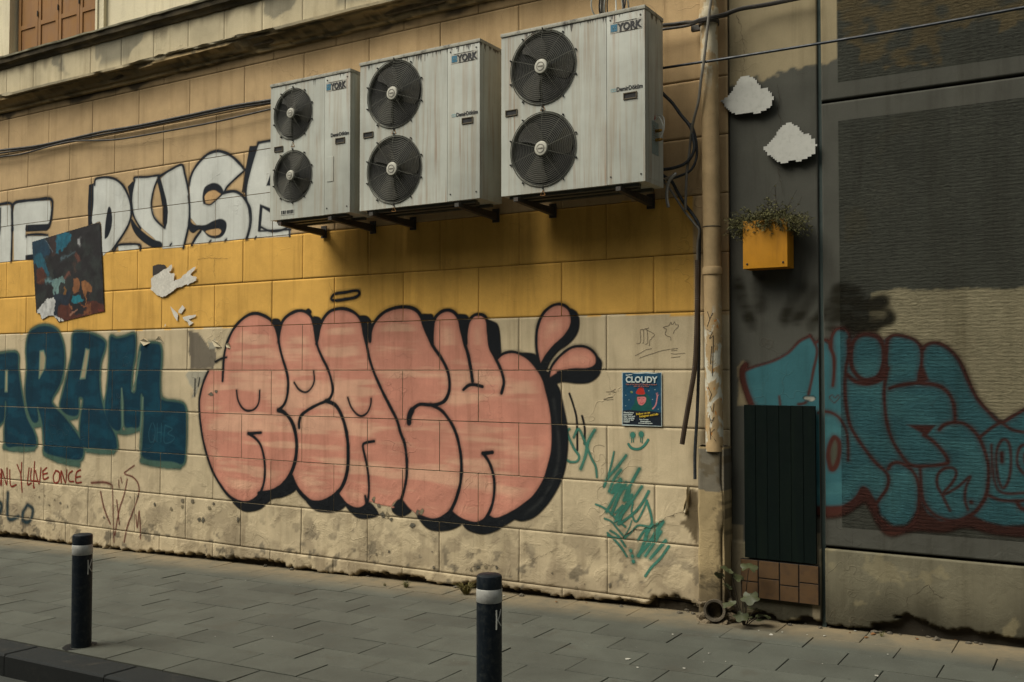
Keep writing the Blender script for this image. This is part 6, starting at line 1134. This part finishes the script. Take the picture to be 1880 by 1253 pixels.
# clips on the left cable bundle
# ------------------------------------------------------------------ papers
def clip_sheet(poly, ops, res, y, name, parent, mat, wob=.002, seed=0, warp=0.):
    P = np.array(poly); x0, z0 = P.min(0)-.01; x1, z1 = P.max(0)+.01
    xs = np.arange(x0, x1, res); zs = np.arange(z0, z1, res); X, Zz = np.meshgrid(xs, zs); Cc_, A = paint(ops, X+warp*(fbm(X*26, Zz*26, 150, 4)-.5), Zz+warp*(fbm(X*26, Zz*26, 151, 4)-.5))
    if warp > .03: Cc_ = Cc_*(.55+.9*fbm(X*30, Zz*16, 152, 4))[..., None]; A = paint(ops[:1]+ops[-1:], X, Zz)[1]
    Fa = grid_faces(len(xs), len(zs), 0); Fa = Fa[A.ravel()[Fa].min(1) > .5]; used = np.unique(Fa); rm = -np.ones(X.size, int); rm[used] = np.arange(len(used))
    Y = y-(fbm(X*5, Zz*5, 140+seed, 3))*wob*2
    return link(name, me_from(name, np.stack([X, Y, Zz], -1).reshape(-1, 3)[used], rm[Fa], np.concatenate([Cc_, np.ones(X.shape+(1,))], -1).reshape(-1, 4)[used], True), parent, mat)
def paper_mat():
    m, nt, b, out = new_mat('printed_paper'); at = N(nt, 'ShaderNodeAttribute', attribute_name='col'); p = pos(nt)
    cx = N(nt, 'ShaderNodeCombineColor'); v = mapr(nt, noise(nt, p, 40, 5, .7), .3, .7, .8, 1.15)
    for i in range(3): nt.links.new(v, cx.inputs[i])
    nt.links.new(mixcol(nt, 1., at.outputs['Color'], cx.outputs[0], 'MULTIPLY'), b.inputs['Base Color']); b.inputs['Roughness'].default_value = .6; b.inputs['Specular IOR Level'].default_value = .3
    bump(nt, noise(nt, p, 9, 4), b, .004, .6); return m
M_print = paper_mat()
o = clip_sheet(Z['poster2'], G['poster2'], .005, -.007, 'torn_poster', None, M_print, .003, 0, .07)
tag(o, 'torn dark painted poster of small figures pasted over the white letters at left', 'poster')
sd = [['F', (200, 196, 184), Z['scrap1'], .003, 0, None, 1]]
o = clip_sheet(Z['scrap1'], sd, .004, -.008, 'torn_paper', None, M_print, .008, 1, .028); tag(o, 'larger pale torn paper remnant on the yellow band', 'paper scrap')
o2 = clip_sheet(Z['scrap1d'], [['F', (52, 46, 42), Z['scrap1d'], .003, 0, None, 1]], .005, -.0045, 'dark_remnant', o, M_print, .001, 2)
sc_all = Z['scrap2']; root = empty('torn_paper', (sc_all[0][0][0], -.006, sc_all[0][0][1]), 'small shredded white paper bits below the larger torn remnant', 'paper scrap')
for i, q in enumerate(sc_all):
    oo = clip_sheet(q, [['F', (200, 196, 184), q, .002, 0, None, 1]], .004, -.007, 'paper_shred', root, M_print, .005, 3+i); oo.location = (-sc_all[0][0][0], .006, -sc_all[0][0][1])
# blue event poster
PX0, PX1, PZ0, PZ1 = -3.041, -2.734, 1.267, 1.645; pw, ph = PX1-PX0, PZ1-PZ0
def PP(pts): return [(PX0+(x-85)/478.*pw, PZ1-(y-88)/655.*ph) for x, y in pts]
po = [['F', (184, 196, 192), [(PX0, PZ0), (PX1, PZ0), (PX1, PZ1), (PX0+.25, PZ1-.002), (PX0+.2, PZ1+.003), (PX0+.12, PZ1-.001), (PX0, PZ1)], .001, 0, None, 1],
      ['F', (12, 66, 92), PP([(94, 96), (200, 92), (230, 103), (300, 106), (370, 100), (470, 106), (520, 96), (555, 97), (553, 735), (94, 728)]), .0015, 0, None, 1]]
def pf(col, p, soft=.0015, smo=1, a=1): po.append(['F', col, PP(p), soft, smo, None, a])
def ps(col, p, w, soft=.001): po.append(['S', col, PP(p), w*pw/478., soft, 1, 0, 1, 0])
pf((8, 78, 72), [(235, 470), (250, 400), (300, 350), (370, 345), (415, 390), (440, 470), (440, 560), (200, 565)], .006)
pf((12, 24, 36), [(94, 560), (180, 548), (300, 560), (420, 556), (553, 575), (553, 735), (94, 728)], .004, 0)
pf((196, 112, 110), [(268, 400), (290, 375), (350, 372), (375, 400), (370, 445), (345, 480), (315, 490), (285, 470)])
pf((14, 60, 58), [(262, 385), (300, 362), (360, 362), (382, 395), (350, 385), (290, 388)])
pf((178, 44, 30), [(255, 345), (275, 300), (300, 275), (340, 278), (355, 320), (360, 352), (310, 360)])
ps((40, 28, 30), [(288, 408), (305, 405)], 5); ps((40, 28, 30), [(335, 410), (355, 408)], 5); ps((150, 74, 76), [(322, 405), (328, 435), (318, 440)], 4); ps((140, 30, 36), [(305, 462), (325, 468), (345, 460)], 6)
ps((190, 120, 120), [(455, 530), (490, 480), (508, 380)], 15); ps((190, 120, 120), [(508, 385), (495, 340)], 7); ps((190, 120, 120), [(508, 385), (512, 335)], 7); ps((190, 120, 120), [(508, 380), (525, 360)], 6)
ps((120, 128, 84), [(200, 332), (204, 334)], 26); ps((40, 80, 50), [(190, 340), (215, 345)], 8)
for x, y in ((132, 370), (170, 427), (130, 500), (408, 312), (450, 417), (480, 298), (518, 534)): ps((170, 190, 180), [(x, y), (x+1, y)], 8)
poster = clip_sheet([(PX0, PZ0), (PX1, PZ1)], po, .0026, -.009, 'event_poster', None, M_print, .0015, 9)
tag(poster, 'small blue poster reading CLOUDY with a red hatted figure', 'poster')
M_pt = simple('poster_print_white', (190, 200, 194), .6, var=.05); M_py = simple('poster_print_yellow', (190, 160, 40), .6); M_pr = simple('poster_print_red', (150, 90, 70), .6)
def pt(body, x, y, size, mat, bold=0, sx=1, rot=0, al='LEFT', sp=1):
    q = PP([(x, y)])[0]; return text_mesh('poster_lettering', body, size*pw/478., mat, poster, (q[0], -.0165, q[1]), bold*pw/478., (PI/2, -rot, 0), al, .0002, sx, 0, sp)
pt('CLOUDY', 322, 212, 92, M_pt, 3.4, .98, al='CENTER', sp=1.02)
pt('Summer', 138, 132, 24, M_pt, .6, rot=.12)
pt('One of the Best ART Displays in Istanbul', 322, 243, 22, M_pr, .6, al='CENTER'); pt('with 100 of us Here', 322, 266, 22, M_pr, .6, al='CENTER')
for i, t_ in enumerate(['Wanna know', 'more about', 'New York and', 'other exciting', 'events in the', 'theater?']): pt(t_, 108, 590+i*22.5, 23, M_pt, .9)
pt('Follow us on', 262, 612, 32, M_py, 1.3, rot=.14); pt('Instagram and info', 300, 638, 32, M_py, 1.3, .95, rot=.14)
pt('Every Thursday', 300, 668, 17, M_pt, .6); pt('/thecloudyshow', 310, 692, 19, M_pt, .8); pt('www.see-cloudy.com', 288, 713, 19, M_pt, .8)

# ------------------------------------------------------------------ boards on the grey building
def pixel_board(key, label, cell=.0125):
    P = [np.array(q) for q in Z[key]]; A = np.array(P); x0, z0 = A.min(0); x1, z1 = A.max(0); nx = int((x1-x0)/cell)+1; nz = int((z1-z0)/cell)+1
    cx = x0+(np.arange(nx)+.5)*cell; cz = z0+(np.arange(nz)+.5)*cell; X, Zz = np.meshgrid(cx, cz); occ = inside(X, Zz, P)
    mb = MB(); mb2 = MB(); y0, y1 = -.026, -.010
    for j in range(nz):
        i = 0
        while i < nx:
            if occ[j, i]:
                k = i
                while k+1 < nx and occ[j, k+1]: k += 1
                xa, xb, za, zb = x0+i*cell, x0+(k+1)*cell, z0+j*cell, z0+(j+1)*cell
                mb.add([(xa, y0, za), (xb, y0, za), (xb, y0, zb), (xa, y0, zb)], [(0, 1, 2, 3)]); mb2.add([(xa, y1, za), (xb, y1, za), (xb, y1, zb), (xa, y1, zb)], [(3, 2, 1, 0)])
                for q, (a, b) in enumerate((((xa, za), (xa, zb)), ((xb, zb), (xb, za)))): mb2.add([(a[0], y0, a[1]), (b[0], y0, b[1]), (b[0], y1, b[1]), (a[0], y1, a[1])], [(0, 1, 2, 3)])
                for i2 in range(i, k+1):
                    for dj, zz in ((-1, za), (1, zb)):
                        jj = j+dj
                        if jj < 0 or jj >= nz or not occ[jj, i2]: mb2.add([(x0+i2*cell, y0, zz), (x0+(i2+1)*cell, y0, zz), (x0+(i2+1)*cell, y1, zz), (x0+i2*cell, y1, zz)], [(0, 1, 2, 3)])
                i = k+1
            else: i += 1
    r = empty('cloud_board', (x0, -.018, z0), label, 'cloud sign', 'white cloud cut-outs on the grey building')
    for mbx, nm, mt in ((mb, 'board_face', M_cloudw), (mb2, 'board_edge', M_edge)):
        o = mbx.build(nm, mt, r); o.location = (-x0, .018, -z0)
    xm, zm = (x0+x1)/2, (z0+z1)/2
    for dx in (-.08, .09): mb = MB(); mb.lathe([(.006, -.0095), (.006, .012)], (xm+dx-x0, .018, zm-z0), 8, 'y'); mb.build('fixing_peg', M_black, r)
pixel_board('cloud1', 'upper white cloud cut-out with stepped edges beside the downpipe')
pixel_board('cloud2', 'lower white cloud cut-out with stepped edges above the yellow planter')
# yellow planter box
pl = empty('planter_box', (-2.108, -.135, 2.322), 'yellow wooden box planter fixed to the grey building below the clouds', 'planter')
bw, bd, bh = .292, .145, .312; mb = MB(); t = .014
mb.bbox(0, bw, 0, t, 0, bh, .003); mb.bbox(0, bw, bd-t, bd, 0, bh, .003); mb.bbox(0, t, t+.0003, bd-t-.0003, 0, bh-.001, .003); mb.bbox(bw-t, bw, t+.0003, bd-t-.0003, 0, bh-.001, .003); mb.box(t+.001, bw-t-.001, t+.001, bd-t-.001, .01, .03)
mb.build('box', M_yellow, pl, True)
mb = MB(); mb.box(t+.001, bw-t-.001, t+.001, bd-t-.001, .2, bh-.02); mb.build('soil', M_soil, pl)
for sx, sz in ((.028, .03), (bw-.028, .03)): mb = MB(); mb.lathe([(0, -.004), (.006, -.0035), (.0075, .0)], (sx, 0, sz), 10, 'y'); mb.build('screw', M_black, pl)
plant = empty('dry_plant', (-1.962, -.065, 2.61), 'straggly dry green-brown plant spilling over the yellow planter box', 'plant')
rp = random.Random(12); st = MB(); lf = MB()
def leafq(mbx, p, d, L, w, rnd):
    d = Vector(d).normalized(); s = d.cross(Vector((rnd.uniform(-1, 1), rnd.uniform(-1, 1), rnd.uniform(-.2, 1)))).normalized()*w; p = Vector(p)
    mbx.add([p, p+d*L*.5+s, p+d*L, p+d*L*.5-s], [(0, 1, 2, 3)])
for i in range(430):
    a = rp.uniform(0, 2*PI); bx = rp.uniform(-.135, .135); by = rp.uniform(-.05, .05); side = rp.random()
    dx = rp.uniform(-.6, .6)+bx*4.5; dy = rp.uniform(-.55, .3); L = rp.uniform(.04, .13); p = Vector((bx, by, -.015)); v = Vector((dx, dy, rp.uniform(.3, 1.0))).normalized(); pts = [p.copy()]; droop = rp.uniform(.15, .75)
    for k in range(5):
        p = p+v*L/3.2; v = (v+Vector((rp.uniform(-.3, .3), rp.uniform(-.2, .1), -droop))).normalized(); pts.append(p.copy())
    st.tube([q[:] for q in pts], .0011, 3, False, 0)
    for q in pts[1:]:
        for e in range(6): leafq(lf, q+Vector((rp.uniform(-.006, .006), rp.uniform(-.006, .006), rp.uniform(-.006, .006))), (rp.uniform(-1, 1), rp.uniform(-1, .6), rp.uniform(-.9, .7)), rp.uniform(.010, .024), rp.uniform(.0016, .0038), rp)
for x, hgt, tilt in ((.055, .26, .0), (-.04, .15, .04), (.10, .17, .05), (.02, .14, -.04), (.085, .20, -.03), (.13, .13, .06)):
    pts = [(x+tilt*t_**1.5*1.2, rp.uniform(-.01, .01)-.01, -.01+hgt*t_) for t_ in np.linspace(0, 1, 6)]; st.tube(pts, .0016, 4, True, 0)
    for q in range(6): 
        b0 = pts[2+q % 4]; e = (b0[0]+rp.uniform(-.05, .05), b0[1]+rp.uniform(-.02, .02), b0[2]+rp.uniform(.01, .05)); st.tube([b0, e], .0008, 3, False, 0)
    for e in range(8): leafq(lf, (pts[-1][0], pts[-1][1], pts[-1][2]-.004), (rp.uniform(-1, 1), rp.uniform(-1, 1), rp.uniform(-.2, 1)), .010, .003, rp)
st.build('stem', M_twig, plant); lf.build('foliage', M_drygrass, plant)
# plain dark green board and tiled brown panel
bd_ = empty('green_board', (-2.145, -.028, .425), 'tall plain dark green board of vertical planks fixed to the grey building', 'board')
W_ = .468; n_ = 6
for i in range(n_): mb = MB(); mb.bbox(i*W_/n_+.0008, (i+1)*W_/n_-.0008, 0+.0015*(i % 2), .022, 0, 1.005, .0015, 1); mb.build('plank', M_green, bd_)
bt_ = empty('brown_tile_panel', (-2.175, -.028, .165), 'low brown panel of plain tiles under the dark green board', 'panel')
mb = MB(); mb.box(0, .512, .006, .024, 0, .25); mb.build('backing', M_black, bt_)
mb = MB(); xs_ = [0, .12, .26, .385, .512]
for i in range(4):
    for za, zb in ((.004, .13 if i % 2 else .10), (.138 if i % 2 else .108, .246)): mb = MB(); mb.bbox(xs_[i]+.004, xs_[i+1]-.004, 0, .0055, za, zb, .001, 1); mb.build('tile', M_brown, bt_)

# ------------------------------------------------------------------ ground
def pav_mat(name, base, sc=1.):
    m, nt, b, out = new_mat(name); p = pos(nt); at = N(nt, 'ShaderNodeAttribute', attribute_name='col')
    c = mixcol(nt, mapr(nt, noise(nt, p, 2.2, 5, .6), .3, .7), rgb(*[int(v*.9) for v in base]), rgb(*[min(255, int(v*1.08)) for v in base]))
    c = mixcol(nt, 1., c, at.outputs['Color'], 'MULTIPLY')
    c = mixcol(nt, mapr(nt, noise(nt, p, 300, 3, .7), .35, .7, 0, .55), c, mixcol(nt, 1., c, rgb(120, 118, 112), 'MULTIPLY'))
    c = mixcol(nt, mapr(nt, noise(nt, p, 5, 6, .7, .5), .56, .7, 0, .5), c, rgb(66, 62, 52))
    c = mixcol(nt, mapr(nt, noise(nt, p, 21, 3, .5), .73, .76, 0, .5), c, rgb(50, 48, 44))
    c = mixcol(nt, mapr(nt, noise(nt, p, 27, 2, .5), .755, .77, 0, .35), c, rgb(128, 128, 120))
    c = mixcol(nt, mapr(nt, noise(nt, p, 1.1, 6, .7, .8), .52, .7, 0, .45), c, rgb(58, 58, 52))
    sep = N(nt, 'ShaderNodeSeparateXYZ'); nt.links.new(p, sep.inputs[0])
    bounce_tint = math_(nt, 'MULTIPLY', mapr(nt, sep.outputs['Y'], -.45, -.05), mapr(nt, noise(nt, p, 6, 5, .7), .3, .6, .35, .9)); c = mixcol(nt, bounce_tint, c, rgb(128, 114, 88))  # warm bounce light near the wall, mixed into the paving colour in patches
    nt.links.new(c, b.inputs['Base Color']); b.inputs['Roughness'].default_value = .82; b.inputs['Specular IOR Level'].default_value = .3
    h = math_(nt, 'ADD', math_(nt, 'MULTIPLY', noise(nt, p, 180, 4, .7), .5), noise(nt, p, 24, 4)); bump(nt, h, b, .003, .7); return m
M_pav = pav_mat('concrete_paver', (87, 89, 81)); M_kerb = pav_mat('basalt_kerb', (28, 33, 33)); M_road = pav_mat('worn_asphalt', (64, 66, 62))
rk = random.Random(21); V = []; Fs = []; Cs = []; n = 0
def slab(x0, x1, y0, y1, dz, tx, ty, tone, top=None, dep=.05, ch=.0025):
    global n
    zf = top or gz
    P = [(x0, y0, -dep, 0), (x1, y0, -dep, 0), (x1, y1, -dep, 0), (x0, y1, -dep, 0), (x0, y0, -ch, 0), (x1, y0, -ch, 0), (x1, y1, -ch, 0), (x0, y1, -ch, 0), (x0+ch, y0+ch, 0, 0), (x1-ch, y0+ch, 0, 0), (x1-ch, y1-ch, 0, 0), (x0+ch, y1-ch, 0, 0)]
    xm, ym = (x0+x1)/2, (y0+y1)/2
    for x, y, z, _ in P: V.append((x, y, zf(x, y)+z+dz+(x-xm)*tx+(y-ym)*ty)); Cs.append((tone, tone, tone*.99, 1) if z == 0 else (tone*.55, tone*.55, tone*.5, 1))
    for a in (0, 4):
        for k in range(4): Fs.append((n+a+k, n+a+(k+1) % 4, n+a+4+(k+1) % 4, n+a+4+k))
    Fs.append((n+8, n+9, n+10, n+11)); n += 12
rows = [(-.249, .11)]+[(-.249-.2635*(k+1), -.249-.2635*k) for k in range(9)]
for ri, (ya, yb) in enumerate(rows):
    off = (-4.19 if ri % 2 else -3.92)-.51*22; x = off
    while x < 3.5:
        slab(x+.0025, x+.5075, ya+.0016, yb-.0016, rk.gauss(0, .0012), rk.gauss(0, .002), rk.gauss(0, .004), rk.uniform(.86, 1.06)); x += .51
o = link('pavement', me_from('pavement', V, Fs, Cs), None, M_pav); tag(o, kind='structure')
mb = MB(); mb.add([(-60, -2.64, gz(-60)-.012), (20, -2.64, gz(20)-.012), (20, .14, gz(20)-.012), (-60, .14, gz(-60)-.012)], [(0, 1, 2, 3)]); o = mb.build('pavement_bed', simple('joint_sand', (58, 54, 44), .95, bmp=.01), None); tag(o, kind='structure')
V = []; Fs = []; Cs = []; n = 0; x = -16.3
while x < 3.5: slab(x+.003, x+.947, -2.86+.0, -2.624, rk.gauss(0, .001), 0, -.02, rk.uniform(.85, 1.1), None, .3, .012); x += .95
o = link('kerb', me_from('kerb', V, Fs, Cs), None, M_kerb); tag(o, kind='structure')
xs = np.linspace(-60, 40, 200); ys = np.linspace(-60, -2.5, 90); X, Y = np.meshgrid(xs, ys); Zr = gz(X)-.13+(fbm(X*.6, Y*.6, 160, 3)-.5)*.02
o = link('road', me_from('road', np.stack([X, Y, Zr], -1).reshape(-1, 3), grid_faces(200, 90, 0), np.ones((X.size, 4)), True), None, M_road); tag(o, kind='structure')
mb = MB(); mb.add([(-200, -200, -2.2), (200, -200, -2.2), (200, 200, -2.2), (-200, 200, -2.2)], [(0, 1, 2, 3)]); o = mb.build('ground', M_soil, None); tag(o, kind='structure')

# ------------------------------------------------------------------ bollards
def bollard(x, y, zrot, label):
    b = empty('bollard', (x, y, gz(x)), label, 'bollard', 'black bollards along the kerb'); r = .060
    mb = MB(); mb.lathe([(r, -.05), (r, .575)], (0, 0, 0), 40); mb.lathe([(r, .638), (r, .690), (r-.002, .697), (r-.008, .701), (0, .703)], (0, 0, 0), 40); mb.build('post', M_bollard, b, True)
    mb = MB(); mb.lathe([(r, .5752), (r+.0015, .577), (r+.0015, .636), (r, .6378)], (0, 0, 0), 40); mb.build('reflective_band', M_band, b, True)
    mb = MB(); R_ = r+.0004
    def cs(u, z): a = zrot+u/R_; return (R_*math.sin(a), -R_*math.cos(a), z)
    for s_, w_ in (([(0, .545), (.001, .50), (0, .455)], .0042), ([(.030, .545), (.018, .515), (.006, .495)], .0034), ([(.008, .498), (.020, .48), (.032, .468)], .0034)): mb.tube([cs(*q) for q in s_], w_, 6)
    mb.build('letter_mark', M_white, b)
    mb = MB(); mb.lathe([(r+.002, .0), (r+.02, .002), (r+.05, .0005)], (0, 0, .0), 28); mb.build('base_mortar', M_pav, b)
    return b
bollard(-5.597, -2.51, math.radians(88), 'farther black bollard with a pale band at the left, standing by the kerb')
bollard(-2.552, -2.51, math.radians(66), 'nearer black bollard with a silver band, cut by the bottom edge')

# ------------------------------------------------------------------ weeds, leaves, rubble and litter
rw = random.Random(31)
def tuft(x, y, s, n_, label, mat=M_drygrass):
    t_ = MB()
    for i in range(n_):
        a = rw.uniform(0, 2*PI); L = s*rw.uniform(.5, 1.1); lean = rw.uniform(.2, 1.0); p0 = Vector((math.cos(a)*s*.12, math.sin(a)*s*.1, 0)); d = Vector((math.cos(a)*lean, math.sin(a)*lean*.7, 1)).normalized(); sd_ = Vector((-math.sin(a), math.cos(a), 0))*.0022*(s/.1)
        p1 = p0+d*L*.5; p2 = p1+Vector((d.x*1.4, d.y*1.4, d.z*.4))*L*.5; t_.add([p0-sd_, p0+sd_, p1+sd_*.8, p1-sd_*.8, p2], [(0, 1, 2, 3), (3, 2, 4)])
    o = t_.build('grass_tuft', mat, None, loc=(x, y, gz(x))); return tag(o, label, 'weed', 'weeds at the foot of the wall')
M_grassy = simple('weed_blade', (92, 84, 40), .8, var=.35, sc=30)
tuft(-4.27, -.17, .14, 110, 'biggest dry grass tuft at the wall foot, left of the nearer bollard', M_grassy)
tuft(-4.84, -.17, .085, 60, 'small grass tuft at the wall foot under the pink letters')
tuft(-5.03, -.2, .05, 26, 'tiny grass tuft left of the small one under the pink letters')
tuft(-1.28, -.05, .05, 26, 'small weed tuft under the plinth of the grey building')
# broad-leaved seedling at the pier
seed = empty('leafy_weed', (-2.13, -.12, gz(-2.1)), 'broad lobed leafy weed growing between the pier and the brown panel', 'plant'); stm = MB(); lfs = []
def lobed(c, size, yaw, pitch, roll, dark=False):
    mb = MB(); out = []; n_ = 30
    for k in range(n_):
        a = 2*PI*k/n_; lob = .62+.38*abs(math.cos(2.5*(a-PI/2)))**.7
        if abs(a-1.5*PI) < .35: lob *= .55
        out.append((size*lob*math.cos(a), size*lob*math.sin(a)+size*.5, size*.12*math.sin(3*a)-size*.15*abs(math.cos(a))))
    mt = Matrix.Translation(Vector(c)) @ Matrix.Rotation(yaw, 4, 'Z') @ Matrix.Rotation(pitch, 4, 'X') @ Matrix.Rotation(roll, 4, 'Y')
    vs = [mt @ Vector(p) for p in out]+[mt @ Vector((0, size*.35, .0))]
    mb.add(vs, [(k, (k+1) % n_, n_) for k in range(n_)]); mb.build('leaf', M_leaf, seed, True)
for c, s, yw, pt_, rl in [((.06, -.06, .37), .072, .2, .35, .1), ((-.045, -.09, .36), .06, 2.0, .3, -.2), ((-.10, -.10, .31), .055, 2.6, .7, .2), ((.09, -.12, .23), .078, 3.4, -.6, .1), ((.02, -.08, .30), .06, 1.0, .5, .2), ((-.03, -.13, .17), .06, 2.5, -.5, 0), ((.12, -.08, .13), .06, .8, -.2, .3), ((.04, -.12, .10), .065, 3.0, -.5, -.2), ((-.06, -.05, .24), .05, 1.7, .4, 0), ((.16, -.06, .08), .055, .3, .0, .2), ((.10, -.04, .06), .07, 5.6, .2, .0), ((.02, -.04, .05), .06, 4.2, .3, .1)]:
    lobed(c, s*.82, yw, pt_, rl); stm.tube([(.02, -.02, -.02), (c[0]*.5, c[1]*.5, c[2]*.5), c], .003, 5)
stm.build('stem', M_twig, seed)
def stone(x, y, s, label): 
    mb = MB(); rock(mb, (0, 0, s*.2), s*rw.uniform(.5, 1), rw.randint(0, 999), 1, (1, .8, .55)); tag(mb.build('rubble_stone', M_stone, None, loc=(x, y, gz(x))), label, 'stone', 'stones in the gap under the walls')
for i in range(34):
    x = rw.choice([rw.uniform(-2.95, -2.5), rw.uniform(-2.1, -1.6), rw.uniform(-1.45, -.7), rw.uniform(-1.35, -.95), rw.uniform(-8, -3)]); where = 'under the grey building' if x > -1.62 else 'between the pier and the joint strip' if x > -2.2 else 'at the foot of the ochre wall'
    stone(x, rw.uniform(-.03, .06), rw.uniform(.008, .032), 'small rough stone lying in the dark gap '+where)
def chip(x, y, s, mat, label, cat, group, nm):
    mb = MB(); k = rw.randint(4, 6); pts = [(s*rw.uniform(.5, 1)*math.cos(2*PI*i/k), s*rw.uniform(.4, .8)*math.sin(2*PI*i/k), .003+s*rw.uniform(0, .25)) for i in range(k)]
    mb.add(pts+[(p[0], p[1], p[2]-.0015) for p in pts], [tuple(range(k)), tuple(range(2*k-1, k-1, -1))]+[(i, (i+1) % k, k+(i+1) % k, k+i) for i in range(k)])
    o = mb.build(nm, mat, None, loc=(x, y, gz(x)+.001)); o.rotation_euler = (0, 0, rw.uniform(0, 6)); tag(o, label, cat, group)
for x, y, s in [(-4.953, 1.232, 0.012), (-3.831, 0.637, 0.008), (-3.615, 0.693, 0.008), (-3.98, -0.093, 0.012), (-2.44, -1.223, 0.022), (-2.324, -1.346, 0.012), (-2.073, -0.893, 0.014), (-2.037, -1.077, 0.006), (-1.933, -1.011, 0.006), (-1.882, -0.322, 0.02), (-1.842, -0.226, 0.012), (-1.687, -0.223, 0.008), (-1.586, -0.201, 0.014), (-1.168, -0.453, 0.009), (-1.136, -0.91, 0.018), (-1.45, 0.003, 0.01), (-1.983, -0.252, 0.009), (-1.446, -0.807, 0.004), (-5.008, -1.956, 0.006), (-2.087, -1.246, 0.016), (-2.427, -0.583, 0.01), (-4.029, -0.053, 0.008), (-7.959, -0.199, 0.006), (-6.224, -0.539, 0.006), (-5.668, -0.49, 0.006), (-4.673, -1.785, 0.008), (-3.546, 0.538, 0.006)]:
    chip(x, y, s, M_litter, 'small white scrap of litter on the grey pavers', 'litter', 'white litter scraps on the pavement', 'litter_scrap')
for x, y, s in [(-3.53, -0.097, 0.016), (-3.319, -0.032, 0.012), (-1.338, -0.031, 0.03), (-1.357, -0.128, 0.02), (-0.798, 0.03, 0.014), (-0.877, 0.06, 0.016), (-1.08, -0.03, 0.016), (-2.361, -0.137, 0.012), (-1.47, -0.053, 0.01)]:
    chip(x, y, s, M_dleaf, 'small dry orange leaf at the foot of the wall', 'leaf', 'dry leaves at the foot of the wall', 'fallen_leaf')
